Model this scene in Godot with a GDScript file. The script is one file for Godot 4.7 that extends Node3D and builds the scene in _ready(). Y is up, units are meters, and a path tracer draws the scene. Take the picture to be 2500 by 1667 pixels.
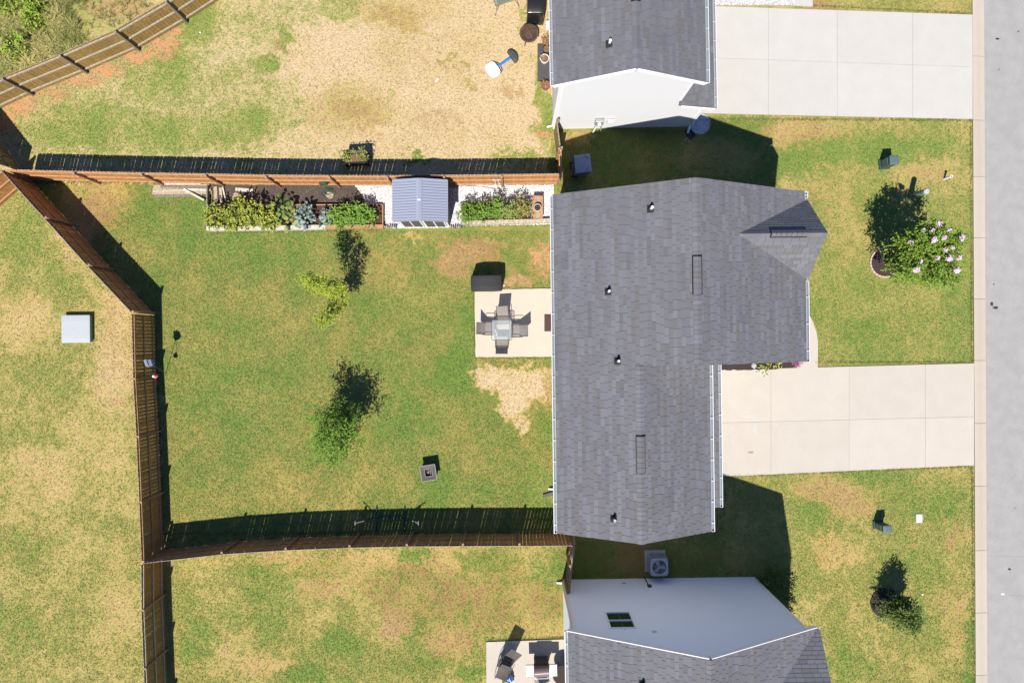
extends Node3D
# A suburban back yard, its house and its neighbours, surveyed from a level drone picture:
# on the ground 55 picture points are one metre, and the drone hovers 30 m above the yard.
const HOVER := 30.0
const SCALE := 55.0

var rng := RandomNumberGenerator.new()
var used := {}
var mats := {}
var off := Vector3.ZERO

func _ready():
	rng.seed = 20240711
	var cam := Camera3D.new()
	cam.name = "camera"
	add_child(cam)
	cam.position = Vector3(0, HOVER, 0)
	cam.rotation_degrees = Vector3(-90, 0, 0)
	cam.fov = rad_to_deg(2.0 * atan(833.5 / (SCALE * HOVER)))
	cam.near = 0.1
	cam.far = 900.0
	cam.current = true
	var env := Environment.new()
	env.background_mode = Environment.BG_SKY
	var sm := ProceduralSkyMaterial.new()
	sm.sky_top_color = Color(0.30, 0.47, 0.76)
	sm.sky_horizon_color = Color(0.62, 0.74, 0.88)
	sm.sky_curve = 0.14
	sm.ground_bottom_color = Color(0.30, 0.32, 0.22)
	sm.ground_horizon_color = Color(0.55, 0.62, 0.66)
	var sky := Sky.new()
	sky.sky_material = sm
	env.sky = sky
	env.background_energy_multiplier = 0.53
	env.tonemap_mode = Environment.TONE_MAPPER_LINEAR
	env.tonemap_exposure = 1.62
	env.sdfgi_enabled = true
	env.ssao_enabled = true
	env.ssil_enabled = true
	var we := WorldEnvironment.new()
	we.name = "environment"
	we.environment = env
	add_child(we)
	var sun := DirectionalLight3D.new()
	sun.name = "sun"
	sun.light_energy = 1.54
	sun.light_color = Color(1.0, 0.972, 0.925)
	sun.light_angular_distance = 0.5
	sun.shadow_enabled = true
	add_child(sun)
	sun.look_at_from_position(Vector3.ZERO, Vector3(0.159, -1.0, -0.645), Vector3(0, 0, 1))

	make_materials()
	make_ground()
	make_paving()
	main_house()
	north_house()
	south_house()
	make_fences()
	make_garden()
	make_trees()
	make_patio_things()
	make_lawn_things()
	make_north_yard_things()
	make_south_patio_things()
	make_front_things()
	make_rough_growth()

# ---------------------------------------------------------------- helpers
func at(px: float, py: float, h := 0.0) -> Vector3:
	var k := (HOVER - h) / HOVER / SCALE
	return Vector3((px - 1250.0) * k, h, (py - 833.5) * k)

func numbered(called: String) -> String:
	if not used.has(called):
		used[called] = 0
		return called
	used[called] += 1
	return "%s_%03d" % [called, used[called]]

func tag(o: Node, label: String, category: String, group := ""):
	o.set_meta("label", label)
	o.set_meta("category", category)
	if group != "":
		o.set_meta("group", group)
	return o

func thing(called: String, label: String, category: String, pos := Vector3.ZERO, turn := 0.0, group := "") -> Node3D:
	var o := Node3D.new()
	o.name = numbered(called)
	add_child(o)
	o.position = pos
	o.rotation.y = turn
	tag(o, label, category, group)
	return o

func lin(r: float, g: float, b: float) -> Color:
	return Color(r, g, b).linear_to_srgb()

func grain(freq: float, lo: float, hi: float, sd: int, size := 256, octaves := 3) -> ImageTexture:
	var n := FastNoiseLite.new()
	n.seed = sd
	n.noise_type = FastNoiseLite.TYPE_SIMPLEX_SMOOTH
	n.frequency = freq
	n.fractal_octaves = octaves
	var im := n.get_seamless_image(size, size)
	im.convert(Image.FORMAT_L8)
	var d := im.get_data()
	for i in d.size():
		d[i] = int(clampf(lerpf(lo, hi, d[i] / 255.0), 0.0, 1.0) * 255.0)
	var out := Image.create_from_data(size, size, false, Image.FORMAT_L8, d)
	return ImageTexture.create_from_image(out)

func streaks(lo: float, hi: float, sd: int) -> ImageTexture:
	# broom-finished concrete: faint fine lines over faint blotches
	var n := FastNoiseLite.new()
	n.seed = sd
	n.frequency = 0.012
	n.fractal_octaves = 4
	var a := n.get_seamless_image(512, 512)
	n.frequency = 0.09
	var b := n.get_seamless_image(512, 512)
	a.convert(Image.FORMAT_L8)
	b.convert(Image.FORMAT_L8)
	b.resize(512, 64)
	b.resize(512, 512)
	var da := a.get_data()
	var db := b.get_data()
	for i in da.size():
		da[i] = int(clampf(lerpf(lo, hi, (da[i] * 0.6 + db[i] * 0.4) / 255.0), 0.0, 1.0) * 255.0)
	return ImageTexture.create_from_image(Image.create_from_data(512, 512, false, Image.FORMAT_L8, da))

func mat(key: String, c: Color, rough := 0.85, tex: Texture2D = null, scale := 1.0, metal := 0.0) -> StandardMaterial3D:
	var m := StandardMaterial3D.new()
	m.resource_name = key
	m.albedo_color = c
	m.roughness = rough
	m.metallic = metal
	if tex != null:
		m.albedo_texture = tex
		m.uv1_triplanar = true
		m.uv1_world_triplanar = true
		m.uv1_scale = Vector3.ONE * scale
	mats[key] = m
	return m

func make_materials():
	var soft := grain(0.02, 0.86, 1.0, 1)
	var speck := grain(0.22, 0.72, 1.0, 2, 256, 2)
	var wood := grain(0.05, 0.74, 1.0, 3, 256, 4)
	var mott := grain(0.035, 0.74, 1.0, 4, 512, 5)
	var conc := streaks(0.955, 1.0, 5)
	mats["speck_tex"] = speck
	mats["soft_tex"] = soft
	mat("white", lin(0.74, 0.74, 0.75), 0.5)
	mat("siding_white", lin(0.53, 0.54, 0.56), 0.55)
	mat("siding_shade_lifted", lin(0.76, 0.79, 0.83), 0.55)  # brightened and blued to make up for the shade on this house
	mat("siding_main", lin(0.53, 0.54, 0.56), 0.55)
	mat("gutter", lin(0.56, 0.59, 0.62), 0.4)
	mat("gutter_bed", lin(0.17, 0.19, 0.21), 0.9)  # dark grey paints in the shade inside the trough
	mat("deck", lin(0.07, 0.07, 0.078), 0.9)
	mat("black", lin(0.012, 0.012, 0.013), 0.5)
	mat("black_soft", lin(0.018, 0.018, 0.019), 0.75)
	mat("black_gloss", lin(0.012, 0.012, 0.014), 0.28)
	mat("charcoal", lin(0.045, 0.046, 0.05), 0.6)
	mat("frame_grey", lin(0.09, 0.085, 0.078), 0.45)
	mat("glass_dark", lin(0.01, 0.035, 0.015), 0.06)  # green of the reflected surroundings put into the pane colour
	mat("concrete_warm", lin(0.440, 0.404, 0.352), 0.9, conc, 0.16)
	mat("concrete_warm_b", lin(0.426, 0.391, 0.340), 0.9, conc, 0.16)
	mat("concrete_pale", lin(0.431, 0.418, 0.389), 0.9, conc, 0.16)
	mat("concrete_pale_b", lin(0.423, 0.410, 0.379), 0.9, conc, 0.16)
	mat("patio", lin(0.478, 0.424, 0.350), 0.9, conc, 0.25)
	mat("patio_grey", lin(0.429, 0.389, 0.340), 0.9, conc, 0.25)
	mat("kerb", lin(0.414, 0.367, 0.302), 0.9, conc, 0.2)
	mat("kerb_b", lin(0.395, 0.349, 0.286), 0.9, conc, 0.2)
	mat("joint", lin(0.220, 0.195, 0.165), 0.95)
	mat("stain", lin(0.27, 0.235, 0.16), 0.95)
	mat("tar", lin(0.03, 0.03, 0.032), 0.8)
	mat("gravel_base", lin(0.48, 0.48, 0.49), 0.95, speck, 1.5)
	mat("soil", lin(0.085, 0.064, 0.052), 0.95, mott, 0.9)
	mat("soil_bed", lin(0.075, 0.042, 0.026), 0.95, mott, 1.2)
	mat("mulch", lin(0.045, 0.033, 0.027), 0.95, mott, 1.5)
	mat("soil_pot", lin(0.19, 0.11, 0.075), 0.95, mott, 2.0)
	mat("lumber", lin(0.52, 0.45, 0.34), 0.85, wood, 0.6)
	mat("lumber_b", lin(0.44, 0.36, 0.26), 0.85, wood, 0.6)
	mat("lumber_orange", lin(0.50, 0.27, 0.13), 0.85, wood, 0.6)
	mat("lumber_white", lin(0.62, 0.58, 0.50), 0.85, wood, 0.6)
	mat("lumber_grey", lin(0.22, 0.205, 0.165), 0.85, wood, 0.6)
	for i in 4:
		var f: float = [1.0, 0.88, 1.1, 0.95][i]
		mat("cedar%d" % i, lin(0.52 * f, 0.262 * f, 0.092 * f * (1.08 if i == 1 else 1.0)), 0.8, wood, 0.55)
		mat("olive%d" % i, lin(0.36 * f, 0.235 * f * (0.94 if i == 2 else 1.0), 0.070 * f), 0.85, wood, 0.55)
	mat("cedar_post", lin(0.42, 0.25, 0.15), 0.85, wood, 0.55)
	mat("cedar_rail", lin(0.56, 0.29, 0.13), 0.8, wood, 0.55)
	mat("grey_rail", lin(0.47, 0.41, 0.30), 0.85, wood, 0.55)
	mat("grey_post", lin(0.32, 0.26, 0.17), 0.85, wood, 0.55)
	mat("sunlit_end_grain", lin(0.50, 0.44, 0.38), 0.9, wood, 0.55)  # pale end grain, with the sunlit top edge put into its colour
	mat("glazing", lin(0.10, 0.13, 0.10), 0.5)
	mat("bark", lin(0.16, 0.12, 0.085), 0.9, mott, 2.0)
	mat("shed_grey", lin(0.235, 0.26, 0.335), 0.55)
	mat("shed_seam", lin(0.10, 0.115, 0.15), 0.6)
	mat("shed_panel", lin(0.10, 0.11, 0.10), 0.6, wood, 0.8)
	mat("shed_trim", lin(0.62, 0.66, 0.70), 0.5)
	mat("utility_green", lin(0.028, 0.075, 0.062), 0.5)
	mat("utility_top", lin(0.075, 0.115, 0.125), 0.5)
	mat("cart_lid", lin(0.17, 0.22, 0.30), 0.5)
	mat("cart_body", lin(0.08, 0.11, 0.155), 0.55)
	mat("vault_top", lin(0.34, 0.37, 0.39), 0.7)
	mat("vault_side", lin(0.10, 0.28, 0.27), 0.6)
	mat("toy_white", lin(0.75, 0.75, 0.76), 0.35)
	mat("toy_blue", lin(0.02, 0.17, 0.62), 0.35)
	mat("red", lin(0.42, 0.03, 0.03), 0.4)
	mat("blue", lin(0.03, 0.16, 0.45), 0.4)
	mat("navy", lin(0.012, 0.03, 0.06), 0.5)
	mat("rim_grey", lin(0.15, 0.15, 0.155), 0.5)
	mat("metal_grey", lin(0.33, 0.35, 0.36), 0.45, null, 1.0, 0.3)
	mat("ac_grey", lin(0.30, 0.335, 0.39), 0.5)
	mat("ac_dark", lin(0.05, 0.055, 0.06), 0.6)
	mat("mat_brown", lin(0.095, 0.052, 0.042), 0.95, speck, 3.0)
	mat("mat_grey", lin(0.085, 0.083, 0.085), 0.95, speck, 2.0)
	mat("terracotta", lin(0.24, 0.075, 0.05), 0.7)
	mat("pot_white", lin(0.66, 0.62, 0.57), 0.5)
	mat("rust", lin(0.20, 0.10, 0.055), 0.8, mott, 2.0)
	mat("slate", lin(0.085, 0.074, 0.066), 0.7, mott, 2.0)
	mat("sling", lin(0.34, 0.315, 0.29), 0.9, speck, 4.0)
	mat("sling_dark", lin(0.11, 0.10, 0.092), 0.9, speck, 4.0)
	mat("steel", lin(0.60, 0.62, 0.63), 0.35)
	mat("grill_lid", lin(0.135, 0.095, 0.11), 0.35)
	mat("hose", lin(0.03, 0.085, 0.05), 0.5)
	mat("hose_dark", lin(0.035, 0.045, 0.04), 0.5)
	mat("brick_pink", lin(0.48, 0.34, 0.28), 0.9)
	mat("stone", lin(0.42, 0.22, 0.13), 0.95, mott, 1.0)
	var gl := mat("glass", Color(0.84, 0.89, 0.89, 0.16), 0.05)
	gl.transparency = BaseMaterial3D.TRANSPARENCY_ALPHA
	var gl2 := mat("glass_smoke", Color(0.45, 0.50, 0.42, 0.45), 0.08)
	gl2.transparency = BaseMaterial3D.TRANSPARENCY_ALPHA
	var net := mat("screen_mesh", Color(0.16, 0.15, 0.14, 0.38), 0.7)
	net.transparency = BaseMaterial3D.TRANSPARENCY_ALPHA
	for k in ["sling", "sling_dark"]:
		mats[k].transparency = BaseMaterial3D.TRANSPARENCY_ALPHA
		mats[k].albedo_color.a = 0.78
	# things whose pieces carry their own tone
	for k in ["leaf", "petal", "stones", "shingles", "grass"]:
		var m := mat(k, Color.WHITE, 0.65 if k == "leaf" else 0.9)
		m.vertex_color_use_as_albedo = true
		if k == "leaf" or k == "petal" or k == "grass":
			m.cull_mode = BaseMaterial3D.CULL_DISABLED
			m.backlight_enabled = true
			m.backlight = Color(0.05, 0.07, 0.012) if k != "petal" else Color(0.2, 0.1, 0.2)
		if k == "shingles":
			m.albedo_texture = speck
			m.uv1_triplanar = true
			m.uv1_world_triplanar = true
			m.uv1_scale = Vector3.ONE * 2.2
	for i in TONES.size():
		var t: Color = TONES[i]
		mat("shingle%d" % i, t.linear_to_srgb(), 0.9, speck, 2.2)

const TONES := [Color(0.164, 0.167, 0.187), Color(0.153, 0.155, 0.173), Color(0.174, 0.178, 0.200), Color(0.160, 0.159, 0.170), Color(0.139, 0.141, 0.157), Color(0.186, 0.190, 0.215), Color(0.150, 0.147, 0.147)]

# ---- raw shapes; corners run counter-clockwise seen from outside
func begin() -> SurfaceTool:
	var st := SurfaceTool.new()
	st.begin(Mesh.PRIMITIVE_TRIANGLES)
	st.set_smooth_group(-1)
	return st

func tri(st: SurfaceTool, a: Vector3, b: Vector3, c: Vector3):
	st.add_vertex(a)
	st.add_vertex(c)
	st.add_vertex(b)

func quad(st: SurfaceTool, a: Vector3, b: Vector3, c: Vector3, d: Vector3):
	tri(st, a, b, c)
	tri(st, a, c, d)

func mesh(st: SurfaceTool) -> ArrayMesh:
	st.generate_normals()
	return st.commit()

func obj(called: String, st, material, parent: Node = self, pos := Vector3.ZERO) -> MeshInstance3D:
	var o := MeshInstance3D.new()
	o.mesh = mesh(st) if st is SurfaceTool else st
	o.material_override = mats[material] if material is String else material
	if parent == self:
		o.name = numbered(called)
	else:
		o.name = called
	parent.add_child(o, true)
	o.position = pos
	return o

func struct(called: String, st, material, parent: Node = self) -> MeshInstance3D:
	var o := obj(called, st, material, parent)
	if parent == self:
		o.set_meta("kind", "structure")
	return o

func box(st: SurfaceTool, c: Vector3, s: Vector3, b := Basis()):
	var h := s * 0.5
	var p := []
	for i in 8:
		p.append(c + b * Vector3(h.x if i & 1 else -h.x, h.y if i & 2 else -h.y, h.z if i & 4 else -h.z))
	quad(st, p[0], p[2], p[3], p[1])
	quad(st, p[4], p[5], p[7], p[6])
	quad(st, p[0], p[4], p[6], p[2])
	quad(st, p[1], p[3], p[7], p[5])
	quad(st, p[2], p[6], p[7], p[3])
	quad(st, p[0], p[1], p[5], p[4])

# a straight bar of rectangular section between two points; w across, t in the up-ish direction
func bar(st: SurfaceTool, a: Vector3, b: Vector3, w: float, t: float, up := Vector3.UP):
	var d := (b - a)
	var z := d.normalized()
	var x := up.cross(z)
	if x.length() < 0.01:
		x = Vector3.RIGHT.cross(z)
	x = x.normalized()
	var y := z.cross(x)
	box(st, (a + b) * 0.5, Vector3(w, t, d.length()), Basis(x, y, z))

func tube(st: SurfaceTool, pts: Array, r0: float, r1 := -1.0, sides := 8, capped := true):
	if r1 < 0.0:
		r1 = r0
	var rings := []
	var n := pts.size()
	for i in n:
		var d: Vector3 = (pts[mini(i + 1, n - 1)] - pts[maxi(i - 1, 0)]).normalized()
		var x := d.cross(Vector3.UP)
		if absf(d.y) > 0.9:
			x = d.cross(Vector3.RIGHT)
		x = x.normalized()
		var y := d.cross(x)
		var r := lerpf(r0, r1, float(i) / maxf(1.0, n - 1))
		var ring := []
		for k in sides:
			var an := TAU * k / sides
			ring.append(pts[i] + x * cos(an) * r + y * sin(an) * r)
		rings.append(ring)
	for i in n - 1:
		for k in sides:
			var k2 := (k + 1) % sides
			quad(st, rings[i][k], rings[i][k2], rings[i + 1][k2], rings[i + 1][k])
	if capped:
		for k in range(1, sides - 1):
			tri(st, rings[0][0], rings[0][k + 1], rings[0][k])
			tri(st, rings[n - 1][0], rings[n - 1][k], rings[n - 1][k + 1])

# profile: [radius, height] from the bottom up
func lathe(st: SurfaceTool, c: Vector3, profile: Array, sides := 20):
	for i in profile.size() - 1:
		var a: Array = profile[i]
		var b: Array = profile[i + 1]
		for k in sides:
			var t0 := TAU * k / sides
			var t1 := TAU * (k + 1) / sides
			var p0 := c + Vector3(cos(t0) * a[0], a[1], sin(t0) * a[0])
			var p1 := c + Vector3(cos(t1) * a[0], a[1], sin(t1) * a[0])
			var q0 := c + Vector3(cos(t0) * b[0], b[1], sin(t0) * b[0])
			var q1 := c + Vector3(cos(t1) * b[0], b[1], sin(t1) * b[0])
			if a[0] > 0.0005:
				tri(st, p0, q1, p1)
			if b[0] > 0.0005:
				tri(st, p0, q0, q1)

# a flat polygon (x, z) given thickness
func prism(st: SurfaceTool, poly: PackedVector2Array, y0: float, y1: float):
	var ids := Geometry2D.triangulate_polygon(poly)
	for i in range(0, ids.size(), 3):
		var a := poly[ids[i]]
		var b := poly[ids[i + 1]]
		var c := poly[ids[i + 2]]
		if (b - a).cross(c - a) > 0.0:
			var t := b
			b = c
			c = t
		tri(st, Vector3(a.x, y1, a.y), Vector3(b.x, y1, b.y), Vector3(c.x, y1, c.y))
		tri(st, Vector3(a.x, y0, a.y), Vector3(c.x, y0, c.y), Vector3(b.x, y0, b.y))
	var n := poly.size()
	var ccw := Geometry2D.is_polygon_clockwise(poly)
	for i in n:
		var a := poly[i]
		var b := poly[(i + 1) % n]
		if ccw:
			quad(st, Vector3(a.x, y0, a.y), Vector3(b.x, y0, b.y), Vector3(b.x, y1, b.y), Vector3(a.x, y1, a.y))
		else:
			quad(st, Vector3(b.x, y0, b.y), Vector3(a.x, y0, a.y), Vector3(a.x, y1, a.y), Vector3(b.x, y1, b.y))

func ground_poly(pts: Array) -> PackedVector2Array:
	var out := PackedVector2Array()
	for i in range(0, pts.size(), 2):
		var p := at(pts[i], pts[i + 1])
		out.append(Vector2(p.x, p.z))
	return out

func ragged(poly: PackedVector2Array, step: float, amount: float) -> PackedVector2Array:
	var out := PackedVector2Array()
	var n := poly.size()
	for i in n:
		var a := poly[i]
		var b := poly[(i + 1) % n]
		var m := maxi(1, int(a.distance_to(b) / step))
		for k in m:
			out.append(a.lerp(b, float(k) / m) + Vector2(rng.randf_range(-amount, amount), rng.randf_range(-amount, amount)))
	return out

func ellipse(c: Vector3, rx: float, rz: float, n := 28) -> PackedVector2Array:
	var out := PackedVector2Array()
	for i in n:
		out.append(Vector2(c.x + cos(TAU * i / n) * rx, c.z + sin(TAU * i / n) * rz))
	return out

# a box with rounded edges; bend(p) may push each point
func rbox(st: SurfaceTool, c: Vector3, s: Vector3, r: float, b := Basis(), bend = null):
	var h := s * 0.5
	r = minf(r, minf(h.x, minf(h.y, h.z)) * 0.99)
	st.set_smooth_group(0)
	for f in 6:
		var ax := f >> 1
		var sg := 1.0 if f & 1 else -1.0
		var ua := (ax + 1) % 3
		var va := (ax + 2) % 3
		var us := steps(h[ua], r)
		var vs := steps(h[va], r)
		for i in us.size() - 1:
			for k in vs.size() - 1:
				var q := []
				for w in [[i, k], [i + 1, k], [i + 1, k + 1], [i, k + 1]]:
					var p := Vector3.ZERO
					p[ax] = sg * h[ax]
					p[ua] = us[w[0]]
					p[va] = vs[w[1]]
					var inner := p.clamp(-(h - Vector3.ONE * r), h - Vector3.ONE * r)
					p = inner + (p - inner).normalized() * r
					if bend != null:
						p = bend.call(p)
					q.append(c + b * p)
				if sg > 0:
					quad(st, q[0], q[1], q[2], q[3])
				else:
					quad(st, q[0], q[3], q[2], q[1])
	st.set_smooth_group(-1)

func steps(h: float, r: float) -> Array:
	var out := [-h, -h + r * 0.3, -h + r]
	for i in range(1, 4):
		out.append(lerpf(-h + r, h - r, i / 4.0))
	out.append_array([h - r, h - r * 0.3, h])
	return out

# ---------------------------------------------------------------- ground
const LAWN_W := 50.0
const LAWN_D := 34.0
var base_img: Image
var turf: Image

func blob(px: float, py: float, rx: float, ry: float, dry: float, soil: float, pale: float, k := 1.0):
	# one area of turf: how dry, how bare and how pale it is; sizes in the same survey points
	var w := base_img.get_width()
	var h := base_img.get_height()
	var c := at(px, py)
	var cx := (c.x / LAWN_W + 0.5) * w
	var cy := (c.z / LAWN_D + 0.5) * h
	var ax := rx / SCALE / LAWN_W * w
	var ay := ry / SCALE / LAWN_D * h
	for y in range(maxi(0, int(cy - ay * 1.6)), mini(h, int(cy + ay * 1.6) + 1)):
		for x in range(maxi(0, int(cx - ax * 1.6)), mini(w, int(cx + ax * 1.6) + 1)):
			var d := Vector2((x - cx) / ax, (y - cy) / ay).length()
			var t := k * (1.0 - smoothstep(0.55, 1.3, d))
			if t > 0.0:
				var q := base_img.get_pixel(x, y)
				base_img.set_pixel(x, y, q.lerp(Color(dry, soil if soil >= 0.0 else q.g, pale if pale >= 0.0 else q.b), t))

func zone(poly: Array, dry: float, soil: float, pale: float):
	var p := ground_poly(poly)
	var w := base_img.get_width()
	var h := base_img.get_height()
	var r := Rect2(p[0], Vector2.ZERO)
	for q in p:
		r = r.expand(q)
	for y in range(maxi(0, int((r.position.y / LAWN_D + 0.5) * h)), mini(h, int((r.end.y / LAWN_D + 0.5) * h) + 1)):
		for x in range(maxi(0, int((r.position.x / LAWN_W + 0.5) * w)), mini(w, int((r.end.x / LAWN_W + 0.5) * w) + 1)):
			var v := Vector2((float(x) / w - 0.5) * LAWN_W, (float(y) / h - 0.5) * LAWN_D)
			if Geometry2D.is_point_in_polygon(v, p):
				base_img.set_pixel(x, y, Color(dry, soil, pale))

func noise_bytes(freq: float, sd: int, w: int, h: int, oct := 3) -> PackedByteArray:
	var n := FastNoiseLite.new()
	n.seed = sd
	n.noise_type = FastNoiseLite.TYPE_SIMPLEX_SMOOTH
	n.frequency = freq
	n.fractal_octaves = oct
	var im := n.get_image(w, h)
	im.convert(Image.FORMAT_L8)
	return im.get_data()

func make_ground():
	var W := 2048
	var D := 1392
	base_img = Image.create(400, 272, false, Image.FORMAT_RGB8)
	base_img.fill(Color(0.5, 0.0, 0.5))
	# yards
	zone([-400, -400, 1400, -400, 1400, 440, 60, 440, -400, 300], 0.62, 0.0, 0.9)
	zone([60, 440, 1400, 440, 1400, 1310, 400, 1310, 376, 780], 0.42, 0.0, 0.06)
	zone([60, 440, 376, 780, 400, 1310, 400, 2200, -600, 2200, -600, 300], 0.53, 0.0, 0.48)
	zone([400, 1310, 1400, 1310, 1400, 2200, 400, 2200], 0.52, 0.0, 0.40)
	zone([1340, 280, 1890, 280, 1890, 520, 1340, 520], 0.40, 0.0, 0.02)  # gap between houses: darker turf, their shade put into its colour
	zone([1340, 1150, 1890, 1150, 1890, 1500, 1340, 1500], 0.40, 0.04, 0.02)  # southern gap, its turf darkened likewise to deepen the house shadow
	zone([1890, 255, 2700, 255, 2700, 470, 1890, 470], 0.52, 0.0, 0.42)
	zone([1890, 470, 2700, 470, 2700, 1000, 1890, 1000], 0.36, 0.0, 0.36)
	zone([1760, 1100, 2700, 1100, 2700, 2200, 1890, 2200, 1890, 1400, 1760, 1400], 0.46, 0.0, 0.38)
	zone([1960, -400, 2700, -400, 2700, 60, 1960, 60], 0.55, 0.02, 0.42)
	# north yard: straw in the middle and by the house, greener along the fences
	blob(1000, 170, 420, 230, 0.93, 0.0, 1.0)
	blob(1130, 60, 200, 160, 0.98, 0.0, 1.0)
	blob(1000, 310, 300, 60, 0.95, 0.05, 0.95)
	blob(420, 220, 260, 150, 0.45, 0.0, 0.85)
	blob(330, 330, 300, 45, 0.36, 0.0, 0.72)
	blob(520, 90, 140, 90, 0.55, 0.0, 0.92)
	blob(200, 290, 160, 50, 0.22, 0.0, 0.55, 0.7)
	blob(400, 120, 60, 90, 0.15, 0.0, 0.5, 0.6)
	blob(480, 40, 60, 60, 0.12, 0.0, 0.5, 0.7)
	blob(660, 250, 90, 80, 0.38, 0.0, 0.72, 0.7)
	blob(700, 30, 130, 40, 0.4, 0.0, 0.85, 0.7)
	blob(840, 10, 60, 40, 0.2, 0.0, 0.7, 0.6)
	blob(845, 255, 110, 70, 0.75, 0.12, 0.62, 0.7)
	blob(980, 20, 130, 50, 0.82, 0.1, 0.6, 0.6)
	blob(1040, 130, 160, 80, 0.96, 0.12, 0.85, 0.6)
	blob(1330, 280, 30, 70, 0.1, 0.0, 0.4, 0.8)
	blob(1315, 190, 14, 60, 0.1, 0.0, 0.5, 0.7)
	blob(1280, 45, 14, 50, 0.15, 0.0, 0.5, 0.6)
	blob(1285, 375, 80, 14, 0.25, 0.0, 0.5, 0.7)
	blob(1010, 376, 24, 14, 0.05, 0.0, 0.15, 0.9)
	blob(1060, 285, 60, 30, 1.0, 0.25, 1.0, 0.7)
	blob(1240, 220, 26, 20, 1.0, 0.45, 1.0, 0.8)
	blob(675, 108, 10, 9, 0.6, 1.0, 0.6)
	blob(1325, 322, 16, 10, 0.6, 0.8, 0.7, 0.8)
	# clay under the neighbour's rear fence
	for q in [[40, 250, 50, 22], [110, 222, 45, 16], [190, 190, 50, 14], [260, 165, 45, 16], [330, 130, 40, 22], [390, 108, 42, 26], [420, 75, 22, 14], [15, 290, 30, 30]]:
		blob(q[0], q[1], q[2], q[3], 0.6, 0.85, 0.6, 0.9)
	blob(60, 40, 260, 90, 0.35, 0.1, 0.45, 0.6)
	blob(300, 12, 90, 30, 0.7, 0.5, 0.5, 0.8)
	# west strip
	blob(70, 560, 90, 120, 0.32, 0.0, 0.42, 0.8)
	blob(150, 660, 60, 120, 0.3, 0.0, 0.4, 0.6)
	blob(280, 850, 50, 180, 0.9, 0.14, 0.78, 0.85)
	blob(180, 560, 50, 110, 0.85, 0.1, 0.75, 0.7)
	blob(60, 790, 70, 90, 0.85, 0.0, 0.62, 0.6)
	blob(80, 950, 110, 70, 0.4, 0.0, 0.4, 0.7)
	blob(230, 1060, 90, 90, 0.75, 0.0, 0.65, 0.6)
	blob(90, 1160, 110, 80, 0.8, 0.05, 0.62, 0.7)
	blob(60, 1330, 80, 70, 0.42, 0.0, 0.35, 0.7)
	blob(180, 1440, 120, 90, 0.6, 0.0, 0.5, 0.6)
	blob(280, 1500, 40, 200, 0.75, 0.05, 0.55, 0.6)
	blob(40, 1520, 90, 60, 0.35, 0.0, 0.3, 0.7)
	# main yard
	blob(600, 560, 260, 110, 0.20, 0.0, 0.04, 0.7)
	blob(560, 950, 150, 200, 0.30, 0.0, 0.10, 0.6)
	blob(700, 1180, 280, 60, 0.50, 0.03, 0.16, 0.6)
	blob(1000, 700, 160, 160, 0.30, 0.0, 0.06, 0.5)
	blob(1110, 900, 50, 60, 0.08, 0.0, 0.04, 0.7)
	blob(1135, 810, 24, 90, 0.12, 0.0, 0.06, 0.7)
	blob(900, 660, 120, 60, 0.6, 0.05, 0.14, 0.6)
	blob(990, 1000, 120, 120, 0.22, 0.0, 0.05, 0.5)
	blob(800, 1190, 90, 40, 0.6, 0.05, 0.2, 0.5)
	blob(1100, 1200, 130, 50, 0.2, 0.0, 0.08, 0.6)
	blob(1310, 1200, 40, 70, 0.15, 0.0, 0.3, 0.7)
	blob(260, 470, 60, 40, 0.75, 0.1, 0.3, 0.9)
	blob(230, 510, 60, 50, 0.85, 0.3, 0.3, 0.8)
	blob(1140, 610, 75, 34, 0.95, 0.46, 0.42, 0.85)
	blob(1100, 640, 50, 30, 0.85, 0.42, 0.4, 0.8)
	blob(1325, 630, 34, 40, 0.98, 0.62, 0.6, 0.95)
	blob(1260, 680, 40, 18, 0.95, 0.6, 0.6, 0.9)
	blob(1200, 590, 30, 16, 0.9, 0.2, 0.4, 0.7)
	blob(1000, 572, 24, 10, 0.95, 0.1, 0.6, 0.7)
	blob(960, 590, 30, 12, 0.7, 0.1, 0.3, 0.5)
	blob(1188, 918, 46, 28, 1.0, 0.0, 1.0, 1.0)
	blob(1240, 935, 50, 38, 1.0, 0.0, 1.0, 1.0)
	blob(1290, 930, 60, 44, 1.0, 0.0, 1.0, 1.0)
	blob(1248, 988, 40, 32, 1.0, 0.0, 1.0, 1.0)
	blob(1272, 1035, 18, 16, 0.9, 0.0, 1.0, 0.9)
	blob(1340, 950, 20, 50, 0.9, 0.3, 0.7, 0.8)
	blob(1330, 1050, 24, 60, 0.3, 0.0, 0.1, 0.6)
	# south yard
	blob(520, 1450, 100, 80, 0.45, 0.0, 0.5, 0.7)
	blob(660, 1470, 60, 90, 0.18, 0.0, 0.3, 0.7)
	blob(700, 1400, 120, 50, 0.35, 0.0, 0.3, 0.6)
	blob(860, 1380, 120, 40, 0.75, 0.1, 0.45, 0.7)
	blob(960, 1520, 34, 70, 0.98, 0.4, 0.75, 0.9)
	blob(850, 1600, 150, 70, 0.35, 0.0, 0.25, 0.7)
	blob(1050, 1460, 130, 80, 0.62, 0.12, 0.12, 0.75)
	blob(1020, 1590, 80, 60, 0.28, 0.0, 0.2, 0.7)
	blob(1250, 1430, 100, 60, 0.6, 0.12, 0.12, 0.7)
	blob(1330, 1380, 50, 50, 0.22, 0.0, 0.4, 0.7)
	blob(1180, 1370, 90, 26, 0.3, 0.0, 0.15, 0.7)
	blob(1060, 1370, 60, 40, 0.92, 0.15, 0.55, 0.7)
	blob(1290, 1520, 90, 40, 0.85, 0.1, 0.45, 0.7)
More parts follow.
